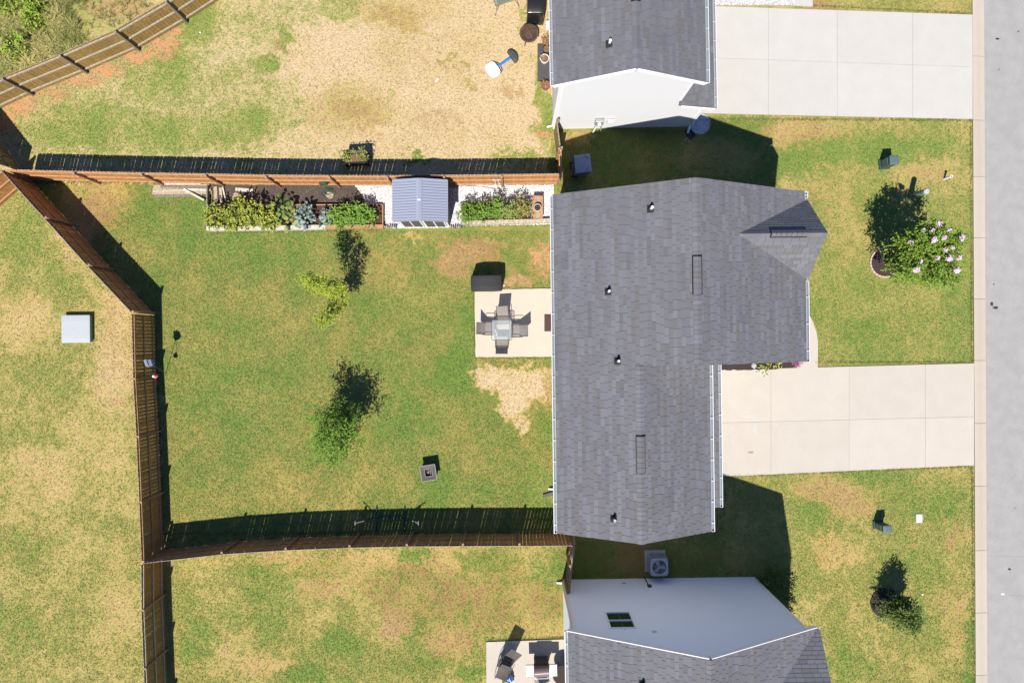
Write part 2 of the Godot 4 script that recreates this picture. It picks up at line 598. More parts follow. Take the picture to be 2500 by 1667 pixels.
	blob(560, 1600, 100, 60, 0.62, 0.05, 0.5, 0.6)
	for q in [[930, 1440, 60, 30, 0.6, 0.17, 0.2], [1010, 1400, 50, 30, 0.4, 0.18, 0.15], [1120, 1450, 80, 40, 0.6, 0.19, 0.2], [1100, 1560, 70, 40, 0.75, 0.22, 0.4], [1200, 1500, 60, 40, 0.5, 0.18, 0.1], [1320, 1470, 50, 40, 0.55, 0.17, 0.2], [900, 1350, 60, 14, 0.9, 0.1, 0.6], [820, 1560, 50, 40, 0.08, 0.0, 0.2], [1000, 1350, 60, 16, 0.1, 0.0, 0.2], [780, 1430, 60, 30, 0.85, 0.18, 0.5], [640, 1620, 60, 30, 0.8, 0.1, 0.5], [480, 1560, 50, 60, 0.3, 0.0, 0.35], [740, 1640, 70, 30, 0.15, 0.0, 0.2], [1140, 1640, 40, 20, 0.1, 0.0, 0.2], [700, 1360, 90, 20, 0.7, 0.12, 0.5]]:
		blob(q[0], q[1], q[2], q[3], q[4], q[5], q[6], 0.9)
	for q in [[640, 150, 34, 26, 0.2, 0.0, 0.5], [690, 90, 30, 24, 0.25, 0.0, 0.6], [860, 260, 50, 30, 0.8, 0.18, 0.35], [900, 290, 40, 24, 0.85, 0.15, 0.5], [950, 30, 60, 22, 0.8, 0.18, 0.35], [1000, 60, 40, 20, 0.85, 0.15, 0.5], [1090, 140, 20, 12, 0.6, 0.18, 0.3], [1130, 150, 16, 10, 0.6, 0.18, 0.3], [1140, 205, 12, 14, 0.8, 0.2, 0.5], [600, 290, 60, 30, 0.2, 0.0, 0.5], [380, 300, 70, 24, 0.2, 0.0, 0.5], [560, 200, 60, 40, 0.55, 0.0, 0.8], [520, 330, 120, 20, 0.3, 0.0, 0.55]]:
		blob(q[0], q[1], q[2], q[3], q[4], q[5], q[6], 0.85)
	# fronts
	blob(1960, 320, 110, 40, 0.85, 0.18, 0.5, 0.85)
	blob(2130, 360, 200, 40, 0.10, 0.0, 0.34, 0.8)
	blob(2300, 330, 60, 50, 0.3, 0.0, 0.5, 0.6)
	blob(1940, 395, 60, 36, 0.08, 0.0, 0.2, 0.8)
	blob(2260, 415, 80, 24, 0.75, 0.15, 0.5, 0.8)
	blob(2000, 480, 90, 50, 0.55, 0.08, 0.36, 0.6)
	blob(2060, 560, 60, 90, 0.6, 0.05, 0.42, 0.6)
	blob(2340, 700, 50, 150, 0.25, 0.0, 0.28, 0.7)
	blob(2100, 820, 110, 50, 0.22, 0.0, 0.26, 0.7)
	blob(2250, 760, 110, 60, 0.45, 0.0, 0.4, 0.6)
	blob(1985, 880, 14, 14, 0.7, 0.3, 0.4, 0.8)
	blob(2020, 1195, 90, 34, 0.92, 0.25, 0.40, 0.85)
	blob(2080, 1230, 60, 26, 0.85, 0.25, 0.38, 0.8)
	blob(2030, 1340, 60, 45, 0.98, 0.05, 0.48, 0.85)
	blob(2120, 1160, 110, 20, 0.2, 0.0, 0.25, 0.7)
	blob(2260, 1220, 120, 50, 0.2, 0.0, 0.25, 0.7)
	blob(1960, 1250, 60, 50, 0.15, 0.0, 0.3, 0.6)
	blob(2330, 1310, 30, 40, 0.75, 0.2, 0.38, 0.7)
	blob(2330, 1500, 40, 100, 0.72, 0.1, 0.34, 0.6)
	blob(2250, 1380, 60, 40, 0.25, 0.0, 0.3, 0.6)
	blob(1970, 1480, 50, 60, 0.55, 0.0, 0.5, 0.6)
	blob(2080, 1620, 70, 40, 0.15, 0.0, 0.28, 0.7)
	blob(2230, 1600, 100, 50, 0.62, 0.0, 0.42, 0.6)
	blob(2365, 1600, 14, 150, 0.15, 0.0, 0.15, 0.7)
	blob(1995, 20, 40, 40, 0.7, 0.6, 0.4, 0.7)
	blob(2200, 40, 200, 6, 0.7, 0.5, 0.4, 0.7)
	# between the houses
	blob(1560, 400, 160, 40, 0.4, 0.05, 0.1, 0.6)
	blob(1750, 380, 120, 50, 0.75, 0.05, 0.25, 0.6)
	blob(1400, 330, 40, 16, 0.95, 0.25, 0.6, 0.7)
	blob(1560, 1350, 60, 50, 0.6, 0.45, 0.3, 0.6)

	var full := base_img.duplicate()
	full.resize(W, D, Image.INTERPOLATE_CUBIC)
	var p: PackedByteArray = full.get_data()
	var big := noise_bytes(0.010, 11, W, D, 4)
	var med := noise_bytes(0.045, 12, W, D, 3)
	var clump := noise_bytes(0.13, 13, W, D, 3)
	var fine := noise_bytes(0.36, 14, W, D, 2)
	var spots := noise_bytes(0.19, 15, W, D, 1)
	var wob := noise_bytes(0.03, 16, W, D, 2)
	var wob2 := noise_bytes(0.06, 17, W, D, 2)
	var out := PackedByteArray()
	out.resize(W * D * 3)
	var i := 0
	var lut := PackedByteArray()
	lut.resize(1025)
	for k in 1025:
		lut[k] = int(clampf(Color(k / 1024.0, 0, 0).linear_to_srgb().r, 0, 1) * 255.0 + 0.5)
	var inv := 1.0 / 255.0
	var seed := 12345
	for k in W * D:
		# patches have ragged edges: look each point up a little to the side
		var wx := clampi(k % W + ((wob[k] - 128) >> 3) + ((clump[k] - 128) >> 4), 0, W - 1)
		var wy := clampi(k / W + ((wob2[k] - 128) >> 3) + ((fine[k] - 128) >> 5), 0, D - 1)
		var j := (wy * W + wx) * 3
		var dry := p[j] * inv
		var soil := p[j + 1] * inv
		var pale := p[j + 2] * inv
		var b := big[k] * inv - 0.5
		var m := med[k] * inv - 0.5
		var c := clump[k] * inv - 0.5
		var f := fine[k] * inv - 0.5
		var rough := 0.45 + 0.75 * pale
		var d := clampf(0.5 + (dry - 0.5) * 1.6 + b * 0.58 + m * (0.40 + 0.30 * pale) + (c * 0.42 + f * 0.20) * rough, 0.0, 1.0)
		var pl := clampf(pale + b * 0.25 + m * 0.12, 0.0, 1.0)
		# green blades to dead straw, deeper or paler turf
		var gr := 0.120 + 0.116 * pl
		var gg := 0.182 + 0.088 * pl
		var gb := 0.038 + 0.034 * pl
		var tr := 0.282 + 0.174 * pl
		var tg := 0.204 + 0.146 * pl
		var tb := 0.074 + 0.136 * pl * pl
		var r := gr + (tr - gr) * d
		var g := gg + (tg - gg) * d
		var bl := gb + (tb - gb) * d
		var s := clampf((soil + c * 0.5 + (wob[k] * inv - 0.5) * 0.5 - 0.42) * 3.2, 0.0, 1.0) * (1.0 if soil > 0.02 else 0.0)
		r += (0.40 - r) * s
		g += (0.215 - g) * s
		bl += (0.105 - bl) * s
		# matted brown thatch where the turf is thin but not yet bare
		var th := clampf((soil * 2.6 + m * 0.9 + c * 0.5 - 0.12) * 1.5, 0.0, 0.85) * (1.0 - s) if soil > 0.02 else 0.0
		r += (0.225 + 0.12 * pl - r) * th
		g += (0.140 + 0.10 * pl - g) * th
		bl += (0.058 + 0.06 * pl - bl) * th
		var q := spots[k] * inv
		if q > 0.70:
			var t := minf(1.0, (q - 0.70) * 9.0) * 0.22 * clampf(pale * 1.6 - 0.1, 0.1, 1.0)
			r *= 1.0 - t
			g *= 1.0 - t * 0.85
			bl *= 1.0 - t
		seed = (seed * 1103515245 + 12345) & 0x7fffffff
		var v := 1.0 + f * 0.26 + c * (0.08 + 0.08 * pale) + ((seed >> 12) & 255) * inv * 0.14 - 0.07
		out[i] = lut[clampi(int(r * v * 1024.0), 0, 1024)]
		out[i + 1] = lut[clampi(int(g * v * 1024.0), 0, 1024)]
		out[i + 2] = lut[clampi(int(bl * v * 1024.0), 0, 1024)]
		i += 3
	turf = Image.create_from_data(W, D, false, Image.FORMAT_RGB8, out)
	var nb := PackedByteArray()
	nb.resize(W * D)
	for k in W * D:
		nb[k] = (fine[k] * 2 + clump[k]) / 3
	var bump := Image.create_from_data(W, D, false, Image.FORMAT_L8, nb)
	bump.convert(Image.FORMAT_RGBA8)
	bump.bump_map_to_normal_map(2.4)
	var lawn_mat := StandardMaterial3D.new()
	lawn_mat.resource_name = "turf"
	lawn_mat.albedo_texture = ImageTexture.create_from_image(turf)
	lawn_mat.normal_enabled = true
	lawn_mat.normal_texture = ImageTexture.create_from_image(bump)
	lawn_mat.normal_scale = 0.55
	lawn_mat.roughness = 1.0
	lawn_mat.metallic_specular = 0.1
	mats["turf"] = lawn_mat
	var st := begin()
	var hw := LAWN_W / 2
	var hd := LAWN_D / 2
	var c4 := [Vector3(-hw, 0, -hd), Vector3(-hw, 0, hd), Vector3(hw, 0, hd), Vector3(hw, 0, -hd)]
	for k in [0, 2, 1, 0, 3, 2]:
		st.set_uv(Vector2(c4[k].x / LAWN_W + 0.5, c4[k].z / LAWN_D + 0.5))
		st.add_vertex(c4[k])
	st.generate_normals()
	st.generate_tangents()
	var lawn := struct("lawn", st.commit(), lawn_mat)
	tag(lawn, "patchy green and straw coloured lawn round the three houses", "lawn")
	# open country beyond
	var far := mat("far_turf", lin(0.20, 0.20, 0.075), 1.0, grain(0.03, 0.6, 1.0, 21, 512, 5), 0.05)
	st = begin()
	prism(st, PackedVector2Array([Vector2(-400, -400), Vector2(400, -400), Vector2(400, 400), Vector2(-400, 400)]), -0.5, -0.012)
	var g0 := struct("ground", st, far)
	tag(g0, "grassy ground stretching away beyond the yards", "ground")

# ---------------------------------------------------------------- paving
func slabs(called: String, label: String, cat: String, xs: Array, top: Array, mids: Array, bottom: Array, h: float, ms: Array):
	# a drive cast in slabs: xs are the cross joints, top/mid/bottom give the edges at the first and last of them
	var root := Node3D.new()
	root.name = numbered(called)
	add_child(root)
	tag(root, label, cat)
	root.set_meta("kind", "structure")
	var rows := [top]
	rows.append_array(mids)
	rows.append(bottom)
	var x0: float = xs[0]
	var x1: float = xs[xs.size() - 1]
	var all := PackedVector2Array()
	var ed := func(row: Array, x: float) -> Vector2:
		var p := at(x, lerpf(row[0], row[1], (x - x0) / (x1 - x0)))
		return Vector2(p.x, p.z)
	all = PackedVector2Array([ed.call(top, x0), ed.call(top, x1), ed.call(bottom, x1), ed.call(bottom, x0)])
	var st := begin()
	prism(st, all, 0.002, h - 0.012)
	obj("joint_bed", st, "joint", root)
	var g := 0.0045
	for i in xs.size() - 1:
		for k in rows.size() - 1:
			st = begin()
			var a: Vector2 = ed.call(rows[k], xs[i]) + Vector2(g, g)
			var b: Vector2 = ed.call(rows[k], xs[i + 1]) + Vector2(-g, g)
			var c: Vector2 = ed.call(rows[k + 1], xs[i + 1]) + Vector2(-g, -g)
			var d: Vector2 = ed.call(rows[k + 1], xs[i]) + Vector2(g, -g)
			prism(st, PackedVector2Array([a, b, c, d]), 0.004, h + rng.randf_range(-0.002, 0.002))
			obj("slab", st, ms[(i * 2 + k + (i & 1)) % ms.size()], root)
	return root

func sheet(called: String, label: String, cat: String, poly: PackedVector2Array, h: float, m) -> MeshInstance3D:
	var st := begin()
	prism(st, poly, 0.002, h)
	var o := struct(called, st, m)
	tag(o, label, cat)
	return o

func asphalt_tex() -> ImageTexture:
	# pale worn aggregate: speckle over broad blotches
	var n := FastNoiseLite.new()
	n.seed = 31
	n.frequency = 0.30
	n.fractal_octaves = 2
	var a := n.get_seamless_image(1024, 1024)
	n.frequency = 0.012
	n.fractal_octaves = 4
	var b := n.get_seamless_image(1024, 1024)
	a.convert(Image.FORMAT_L8)
	b.convert(Image.FORMAT_L8)
	var da := a.get_data()
	var db := b.get_data()
	var s := 99
	for i in da.size():
		s = (s * 1103515245 + 12345) & 0x7fffffff
		da[i] = int(clampf(0.86 + (da[i] / 255.0 - 0.5) * 0.34 + (db[i] / 255.0 - 0.5) * 0.07 + ((s >> 12) & 255) / 255.0 * 0.14 - 0.07, 0.0, 1.0) * 255.0)
	return ImageTexture.create_from_image(Image.create_from_data(1024, 1024, false, Image.FORMAT_L8, da))

func make_paving():
	slabs("driveway", "beige concrete driveway with sawn joints before the house in the middle", "driveway", [1738.0, 1882.0, 2073.0, 2259.0, 2378.0], [903.0, 886.4], [[1032.5, 1016.9]], [1164.0, 1135.4], 0.045, ["concrete_warm", "concrete_warm_b", "concrete_warm"])
	slabs("driveway", "pale concrete driveway beside the white sided neighbour house", "driveway", [1700.0, 1876.0, 2044.0, 2228.0, 2374.5], [14.0, 36.5], [[140.5, 164.5]], [277.0, 291.5], 0.045, ["concrete_pale", "concrete_pale_b", "concrete_pale"])
	sheet("walkway", "short concrete walk at the top of the pale driveway", "walkway", ground_poly([1938, -120, 1984, -120, 1984, 16.5, 1938, 14.5]), 0.045, "concrete_pale")
	sheet("walkway", "curved concrete walk from the porch to the beige driveway", "walkway", ground_poly([1860, 700, 1945, 700, 1962, 740, 1984, 785, 1993, 810, 1997, 835, 1996, 897, 1946, 898.5, 1946, 800, 1860, 800]), 0.045, "concrete_warm")
	# white gravel by the drive of the northern neighbour
	# kerb
	var kr := Node3D.new()
	kr.name = numbered("kerb")
	add_child(kr)
	tag(kr, "rolled concrete kerb and gutter along the street", "kerb")
	kr.set_meta("kind", "structure")
	var ys := [-330.0, -170.0, -15.0, 138.0, 294.0, 432.0, 581.0, 730.0, 880.0, 1033.0, 1186.0, 1343.0, 1495.0, 1647.0, 1800.0, 1950.0]
	for i in ys.size() - 1:
		var st := begin()
		var prof := [[0.0, 0.065], [5.0, 0.075], [12.0, 0.06], [20.0, 0.03], [29.5, 0.024]]
		var A := []
		var B := []
		for q in prof:
			var xa: float = 2373.4 + q[0] + 8.0 * ys[i] / 1667.0
			var xb: float = 2373.4 + q[0] + 8.0 * ys[i + 1] / 1667.0
			var a := at(xa, ys[i] + 0.45)
			var b := at(xb, ys[i + 1] - 0.45)
			A.append(Vector3(a.x, q[1], a.z))
			B.append(Vector3(b.x, q[1], b.z))
		for k in prof.size() - 1:
			quad(st, A[k], B[k], B[k + 1], A[k + 1])
		var low := Vector3(0, 1, 0)
		for e in [[A, true], [B, false]]:
			var L: Array = e[0]
			for k in prof.size() - 1:
				var p0: Vector3 = L[k]
				var p1: Vector3 = L[k + 1]
				if e[1]:
					quad(st, p0, p1, Vector3(p1.x, -0.01, p1.z), Vector3(p0.x, -0.01, p0.z))
				else:
					quad(st, p1, p0, Vector3(p0.x, -0.01, p0.z), Vector3(p1.x, -0.01, p1.z))
		quad(st, Vector3(A[0].x, -0.01, A[0].z), Vector3(B[0].x, -0.01, B[0].z), B[0], A[0])
		obj("kerb_slab", st, ["kerb", "kerb_b", "kerb"][i % 3], kr)
	# road
	var asphalt := mat("asphalt", lin(0.375, 0.368, 0.362), 0.95, asphalt_tex(), 0.10)
	var a0 := at(2401, -400)
	var a1 := at(2411, 2100)
	var road := sheet("road", "pale grey asphalt street with a few tar spots", "road", PackedVector2Array([Vector2(a0.x, a0.z), Vector2(a0.x + 8.0, a0.z), Vector2(a1.x + 8.0, a1.z), Vector2(a1.x, a1.z)]), 0.016, asphalt)
	for q in [[2436, 95, 5, 2.5], [2487, 77, 2, 1.5], [2422, 742, 3.5, 5], [2431, 751, 7, 3.5], [2427, 694, 1.6, 1.6], [2465, 1389, 4, 2.5], [2478, 1240, 1.5, 1.5], [2440, 170, 1.5, 1.5]]:
		var st := begin()
		var c := at(q[0], q[1])
		prism(st, ragged(ellipse(c, q[2] / SCALE, q[3] / SCALE, 14), 0.02, 0.012), 0.015, 0.019)
		obj("tar_spot", st, "tar", road)
	# hairline joints across the street
	for q in [[2405, 1357, 2500, 1358], [2449, 1451, 2500, 1456]]:
		var st := begin()
		bar(st, at(q[0], q[1]) + Vector3(0, 0.0165, 0), at(q[2], q[3]) + Vector3(0, 0.0165, 0), 0.012, 0.004)
		obj("crack", st, "joint", road)
	var st2 := begin()
	prism(st2, ground_poly([2445, 1448, 2453, 1449, 2453, 1452, 2445, 1451.5]), 0.015, 0.0195)
	obj("paint_mark", st2, "white", road)
	# oil marks on the beige drive
	for q in [[1824, 1098, 9, 5], [1833, 1104, 7, 3], [1777, 1063, 1.2, 2.5]]:
		st2 = begin()
		var c := at(q[0], q[1])
		prism(st2, ragged(ellipse(c, q[2] / SCALE, q[3] / SCALE, 16), 0.02, 0.02), 0.047, 0.0505)
		obj("stain", st2, "stain", get_node("driveway"))
	for q in [[1788, 1028, 1791, 1092, 1789, 1092, 1786, 1030], [1838, 1034, 1850, 1033, 1846, 1060, 1838, 1052], [1815, 1012, 1846, 1010, 1846, 1020, 1818, 1022]]:
		st2 = begin()
		prism(st2, ragged(ground_poly(q), 0.12, 0.02), 0.047, 0.0495)
		obj("pale_mark", st2, "concrete_pale", get_node("driveway"))
	# patios
	sheet("patio", "cream concrete patio with the glass dining table", "patio", ragged(ground_poly([1158.5, 707, 1420, 703, 1420, 870, 1161, 871.5]), 0.25, 0.012), 0.06, "patio")
	sheet("patio", "grey concrete patio with the gas grill behind the southern house", "patio", ground_poly([1187, 1566, 1470, 1556, 1470, 1900, 1190, 1900]), 0.07, "patio_grey")

# ---------------------------------------------------------------- houses
func V(x: float, y: float, z: float) -> Vector3:
	return Vector3(x, y, z) - off

func house_root(called: String, label: String, c: Vector3, turn: float) -> Node3D:
	off = c
	var o := thing(called, label, "house", Basis(Vector3.UP, turn) * c, turn)
	return o

# wall of lapped boards from A to B (on plan, seen from outside A is on the left); outline: rows of [height, share of A side, share of B side]
func siding(st: SurfaceTool, A: Vector3, B: Vector3, outline: Array, lap := 0.125):
	var d := B - A
	d.y = 0
	var n := Vector3(-d.z, 0, d.x).normalized()   # outside is on the right-hand side going from A to B, seen from above
	var y: float = outline[0][0]
	var top: float = outline[outline.size() - 1][0]
	while y < top - 0.001:
		var y1 := minf(y + lap, top)
		var e0 := span(outline, y)
		var e1 := span(outline, y1)
		var a0 := A + d * e0.x + Vector3.UP * y + n * 0.024
		var b0 := A + d * e0.y + Vector3.UP * y + n * 0.024
		var a1 := A + d * e1.x + Vector3.UP * y1 + n * 0.003
		var b1 := A + d * e1.y + Vector3.UP * y1 + n * 0.003
		quad(st, a0, b0, b1, a1)
		quad(st, a0 - n * 0.022, b0 - n * 0.022, b0, a0)
		y = y1

func span(outline: Array, y: float) -> Vector2:
	for i in outline.size() - 1:
		var p: Array = outline[i]
		var q: Array = outline[i + 1]
		if y <= q[0] + 0.0001:
			var t := clampf((y - p[0]) / maxf(0.0001, q[0] - p[0]), 0, 1)
			return Vector2(lerpf(p[1], q[1], t), lerpf(p[2], q[2], t))
	var l: Array = outline[outline.size() - 1]
	return Vector2(l[1], l[2])

class Shingles:
	var full := []
	var rest: SurfaceTool
	var roof: MeshInstance3D
	var frame: Transform3D

const TAB := [0.26, 0.295, 0.31, 0.345]
const EXPO := 0.143

func shingle_face(s: Shingles, corners: Array, up_hint: Vector3):
	# corners of a plane roof face in house space; shingles are laid in courses along the eave
	var n := Vector3.ZERO
	for i in corners.size():
		n += (corners[i] as Vector3).cross(corners[(i + 1) % corners.size()])
	n = n.normalized()
	if n.y < 0:
		n = -n
	var v := (up_hint - n * up_hint.dot(n)).normalized()
	var u := n.cross(v)
	var o: Vector3 = corners[0]
	var poly := PackedVector2Array()
	var lo := Vector2(1e9, 1e9)
	var hi := -lo
	for c in corners:
		var q := Vector2((c - o).dot(u), (c - o).dot(v))
		poly.append(q)
		lo = lo.min(q)
		hi = hi.max(q)
	if Geometry2D.is_polygon_clockwise(poly):
		poly.reverse()
	var y := lo.y
	while y < hi.y - 0.01:
		var x := lo.x - rng.randf() * 0.4
		var tone := -1
		while x < hi.x:
			var li := rng.randi() % TAB.size()
			var w: float = TAB[li]
			if tone < 0 or rng.randf() < 0.5:
				tone = [0, 0, 1, 1, 2, 2, 3, 0, 1, 4, 5, 0, 2, 1, 3, 6][rng.randi() % 16]
			var rect := PackedVector2Array([Vector2(x, y), Vector2(x + w - 0.014, y), Vector2(x + w - 0.014, y + EXPO), Vector2(x, y + EXPO)])
			for piece in Geometry2D.intersect_polygons(rect, poly):
				var area := 0.0
				for i in piece.size():
					area += (piece[i] as Vector2).cross(piece[(i + 1) % piece.size()])
				area = absf(area) * 0.5
				if area < 0.0006:
					continue
				if area > (w - 0.014) * EXPO * 0.995:
					s.full.append([li, tone, Transform3D(Basis(u, n, v), o + u * x + v * y), rect, o, u, v, n, y])
				else:
					shingle_piece(s.rest, piece, tone, o, u, v, n, y)
			x += w
		y += EXPO

func shingle_piece(st: SurfaceTool, piece: PackedVector2Array, tone: int, o: Vector3, u: Vector3, v: Vector3, n: Vector3, y: float):
	st.set_color(TONES[tone])
	var m := piece.size()
	var T := []
	var L := []
	var cw := Geometry2D.is_polygon_clockwise(piece)
	for i in m:
		var q := piece[i] if not cw else piece[m - 1 - i]
		var base := o + u * q.x + v * q.y
		L.append(base)
		T.append(base + n * lerpf(0.013, 0.004, clampf((q.y - y) / EXPO, 0, 1)))
	# u, v, n: u x v = -n, so the counter-clockwise order on plan is turned over
	for i in range(1, m - 1):
		tri(st, T[0], T[i + 1], T[i])
	for i in m:
		var k := (i + 1) % m
		quad(st, L[k], L[i], T[i], T[k])

func shingles_done(s: Shingles, most := 300):
	var eye := Vector3(0, HOVER, 0)
	for f in s.full:
		var t: Transform3D = s.frame * (f[2] as Transform3D)
		var p := t.origin - eye
		var k := HOVER / maxf(1.0, -p.y)
		var inside := absf(p.x * k) < 22.4 and absf(p.z * k) < 14.9
		f.append(p.length() + (0.0 if inside else 1000.0))
	s.full.sort_custom(func(a, b): return a[9] < b[9])
	var shapes := []
	for w in TAB:
		var st := begin()
		var pc := PackedVector2Array([Vector2(0, 0), Vector2(w - 0.014, 0), Vector2(w - 0.014, EXPO), Vector2(0, EXPO)])
		shingle_piece(st, pc, 0, Vector3.ZERO, Vector3.RIGHT, Vector3(0, 0, 1), Vector3.UP, 0.0)
		shapes.append(mesh(st))
	for i in s.full.size():
		var f: Array = s.full[i]
		if i < most and f[9] < 1000.0:
			var o := obj("shingle", shapes[f[0]], "shingle%d" % f[1], s.roof)
			o.transform = f[2]
		else:
			shingle_piece(s.rest, f[3], f[1], f[4], f[5], f[6], f[7], f[8])
	var r := obj("shingle_courses", s.rest, "shingles", s.roof)
	r.set_meta("kind", "stuff")

# folded cap shingles along a ridge from A to B over slopes falling to both sides
func ridge_caps(roof: Node, A: Vector3, B: Vector3, side: Vector3, fall: float, skip0 := -1.0, skip1 := -1.0):
	var d := (B - A).normalized()
	var L := A.distance_to(B)
	var st := begin()
	var w := 0.16
	var dn := (side - Vector3.UP * fall).normalized() * w
	var dm := (-side - Vector3.UP * fall).normalized() * w
	var len := 0.16
	var r0 := d * 0.0
	var t0 := Vector3.UP * 0.030
	var t1 := Vector3.UP * 0.018
	# a cap: two slanted plates meeting on the ridge
	var p := [dn + t0, t0, dm + t0, dn + t1 + d * len, t1 + d * len, dm + t1 + d * len]
	var flip: bool = (p[1] - p[0]).cross(p[3] - p[0]).y < 0.0
	var faces := [[0, 1, 4, 3], [1, 2, 5, 4]]
	for q in faces:
		if flip:
			quad(st, p[q[0]], p[q[3]], p[q[2]], p[q[1]])
		else:
			quad(st, p[q[0]], p[q[1]], p[q[2]], p[q[3]])
	var e := -Vector3.UP * 0.03
	quad(st, p[0], p[1], p[1] + e, p[0] + e)
	quad(st, p[1], p[2], p[2] + e, p[1] + e)
	quad(st, p[0] + e, p[3] + e, p[3], p[0])
	quad(st, p[2] + e, p[5] + e, p[5], p[2])
	var m := mesh(st)
	var x := 0.0
	while x < L - len * 0.6:
		if x < skip0 or x > skip1:
			var o := obj("ridge_cap", m, "shingle%d" % ([0, 1, 2, 5, 3][rng.randi() % 5]), roof)
			o.position = A + d * x
		x += len

# the open, raised ridge vent: a capped strip with dark slotted edges
func ridge_vent(root: Node, A: Vector3, B: Vector3, side: Vector3, fall: float):
	var st := begin()
	var d := (B - A).normalized()
	var w := 0.165
	var dn := (side - Vector3.UP * fall).normalized() * w
	var dm := (-side - Vector3.UP * fall).normalized() * w
	for q in [dn, dm]:
		bar(st, A + q + Vector3.UP * 0.04, B + q + Vector3.UP * 0.04, 0.03, 0.07)
	bar(st, A + dn + Vector3.UP * 0.045, A + Vector3.UP * 0.045, 0.035, 0.06)
	bar(st, A + dm + Vector3.UP * 0.045, A + Vector3.UP * 0.045, 0.035, 0.06)
	var v := obj("ridge_vent", st, "black", root)
	var L := A.distance_to(B)
	var n := int(L / 0.16)
	for i in n:
		st = begin()
		var a := A + d * (L * i / n) + Vector3.UP * 0.066
		var b := A + d * (L * (i + 1) / n - 0.008) + Vector3.UP * 0.058
		var f := 0.94
		var pts := [a + dn * f, a, a + dm * f, b + dn * f, b, b + dm * f]
		var flip: bool = ((pts[1] - pts[0]) as Vector3).cross(pts[3] - pts[0]).y < 0.0
		for q in [[0, 1, 4, 3], [1, 2, 5, 4]]:
			if flip:
				quad(st, pts[q[0]], pts[q[3]], pts[q[2]], pts[q[1]])
			else:
				quad(st, pts[q[0]], pts[q[1]], pts[q[2]], pts[q[3]])
		obj("vent_cap", st, "shingle%d" % ([0, 1, 3, 6][i % 4]), v)

# an open trough with hangers, its roof-side edge from A to B; out points away from the wall
func gutter(root: Node, A: Vector3, B: Vector3, out: Vector3):
	var st := begin()
	var w := 0.115
	var mid := (A + B) * 0.5
	var d := (B - A).normalized()
	var L := A.distance_to(B)
	bar(st, A + out * 0.008 - Vector3.UP * 0.045, B + out * 0.008 - Vector3.UP * 0.045, 0.012, 0.10)
	bar(st, A + out * (w - 0.004) - Vector3.UP * 0.04, B + out * (w - 0.004) - Vector3.UP * 0.04, 0.016, 0.11)
	bar(st, A + out * (w - 0.012) + Vector3.UP * 0.016, B + out * (w - 0.012) + Vector3.UP * 0.016, 0.020, 0.008)
	for e in [A, B]:
		bar(st, e + out * 0.005 - Vector3.UP * 0.042, e + out * w - Vector3.UP * 0.042, 0.012, 0.10)
	var g := obj("gutter", st, "gutter", root)
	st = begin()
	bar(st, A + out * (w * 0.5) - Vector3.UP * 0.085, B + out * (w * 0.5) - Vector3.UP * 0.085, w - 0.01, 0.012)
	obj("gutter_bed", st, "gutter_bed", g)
	var n := maxi(1, int(L / 0.75))
	st = begin()
	box(st, Vector3.ZERO, Vector3(w, 0.012, 0.018), Basis(out, Vector3.UP, out.cross(Vector3.UP)))
	var hm := mesh(st)
	for i in range(1, n + 1):
		var o := obj("hanger", hm, "gutter", g)
		o.position = A + d * (L * (i - 0.4) / n) + out * w * 0.5 + Vector3.UP * 0.012

func downspout(root: Node, pts: Array):
	var st := begin()
	for i in pts.size() - 1:
		bar(st, pts[i], pts[i + 1], 0.085, 0.065, Vector3(0.3, 0.1, 1))
	obj("downspout", st, "white", root)

func vent_pipe(root: Node, p: Vector3, n: Vector3, r := 0.05, h := 0.32):
	var st := begin()
	var b := Basis(Quaternion(Vector3.UP, n))
	box(st, p + n * 0.018, Vector3(0.24, 0.012, 0.26), b)
	lathe(st, p, [[0.11, -0.05], [0.10, 0.05], [r + 0.015, 0.13], [r + 0.012, 0.15]], 14)
	var f := obj("pipe_flashing", st, "black_soft", root)
	st = begin()
	lathe(st, p, [[r, 0.10], [r, h], [r - 0.010, h + 0.004], [r - 0.014, h - 0.06], [0.0, h - 0.06]], 14)
	obj("vent_pipe", st, "white", f)

func wall(root: Node, m: String, A: Vector3, B: Vector3, outline: Array, called := "wall") -> MeshInstance3D:
	var st := begin()
	siding(st, A, B, outline)
	return obj(called, st, m, root)

func new_roof(root: Node3D, st: SurfaceTool) -> Shingles:
	var s := Shingles.new()
	s.roof = obj("roof", st, "deck", root)
	s.rest = begin()
	s.frame = root.transform
	return s

# flat deck plates just under the shingles, with their soffit side
func deck(st: SurfaceTool, c: Array):
	var e1: Vector3 = c[1] - c[0]
	var e2: Vector3 = c[2] - c[0]
	var n := e1.cross(e2).normalized()
	var f := c.duplicate()
	if n.y < 0:
		f.reverse()
		n = -n
	var lo := []
	for p in f:
		lo.append(p - n * 0.05)
	for i in range(1, f.size() - 1):
		tri(st, f[0], f[i], f[i + 1])
		tri(st, lo[0], lo[i + 1], lo[i])
	for i in f.size():
		var k := (i + 1) % f.size()
		quad(st, lo[i], lo[k], f[k], f[i])

func rake(root: Node, a: Vector3, b: Vector3, out: Vector3, proud := false):
	# barge board under the roof's sloping end, or covering its edge
	var st := begin()
	var s := out * 0.014 - Vector3.UP * 0.10 if proud else out * -0.022 - Vector3.UP * 0.13
	bar(st, a + s, b + s, 0.026, 0.17 if not proud else 0.20, Vector3.UP)
	obj("barge_board", st, "white", root)

const EAVE := 5.6
const PITCH := 0.51

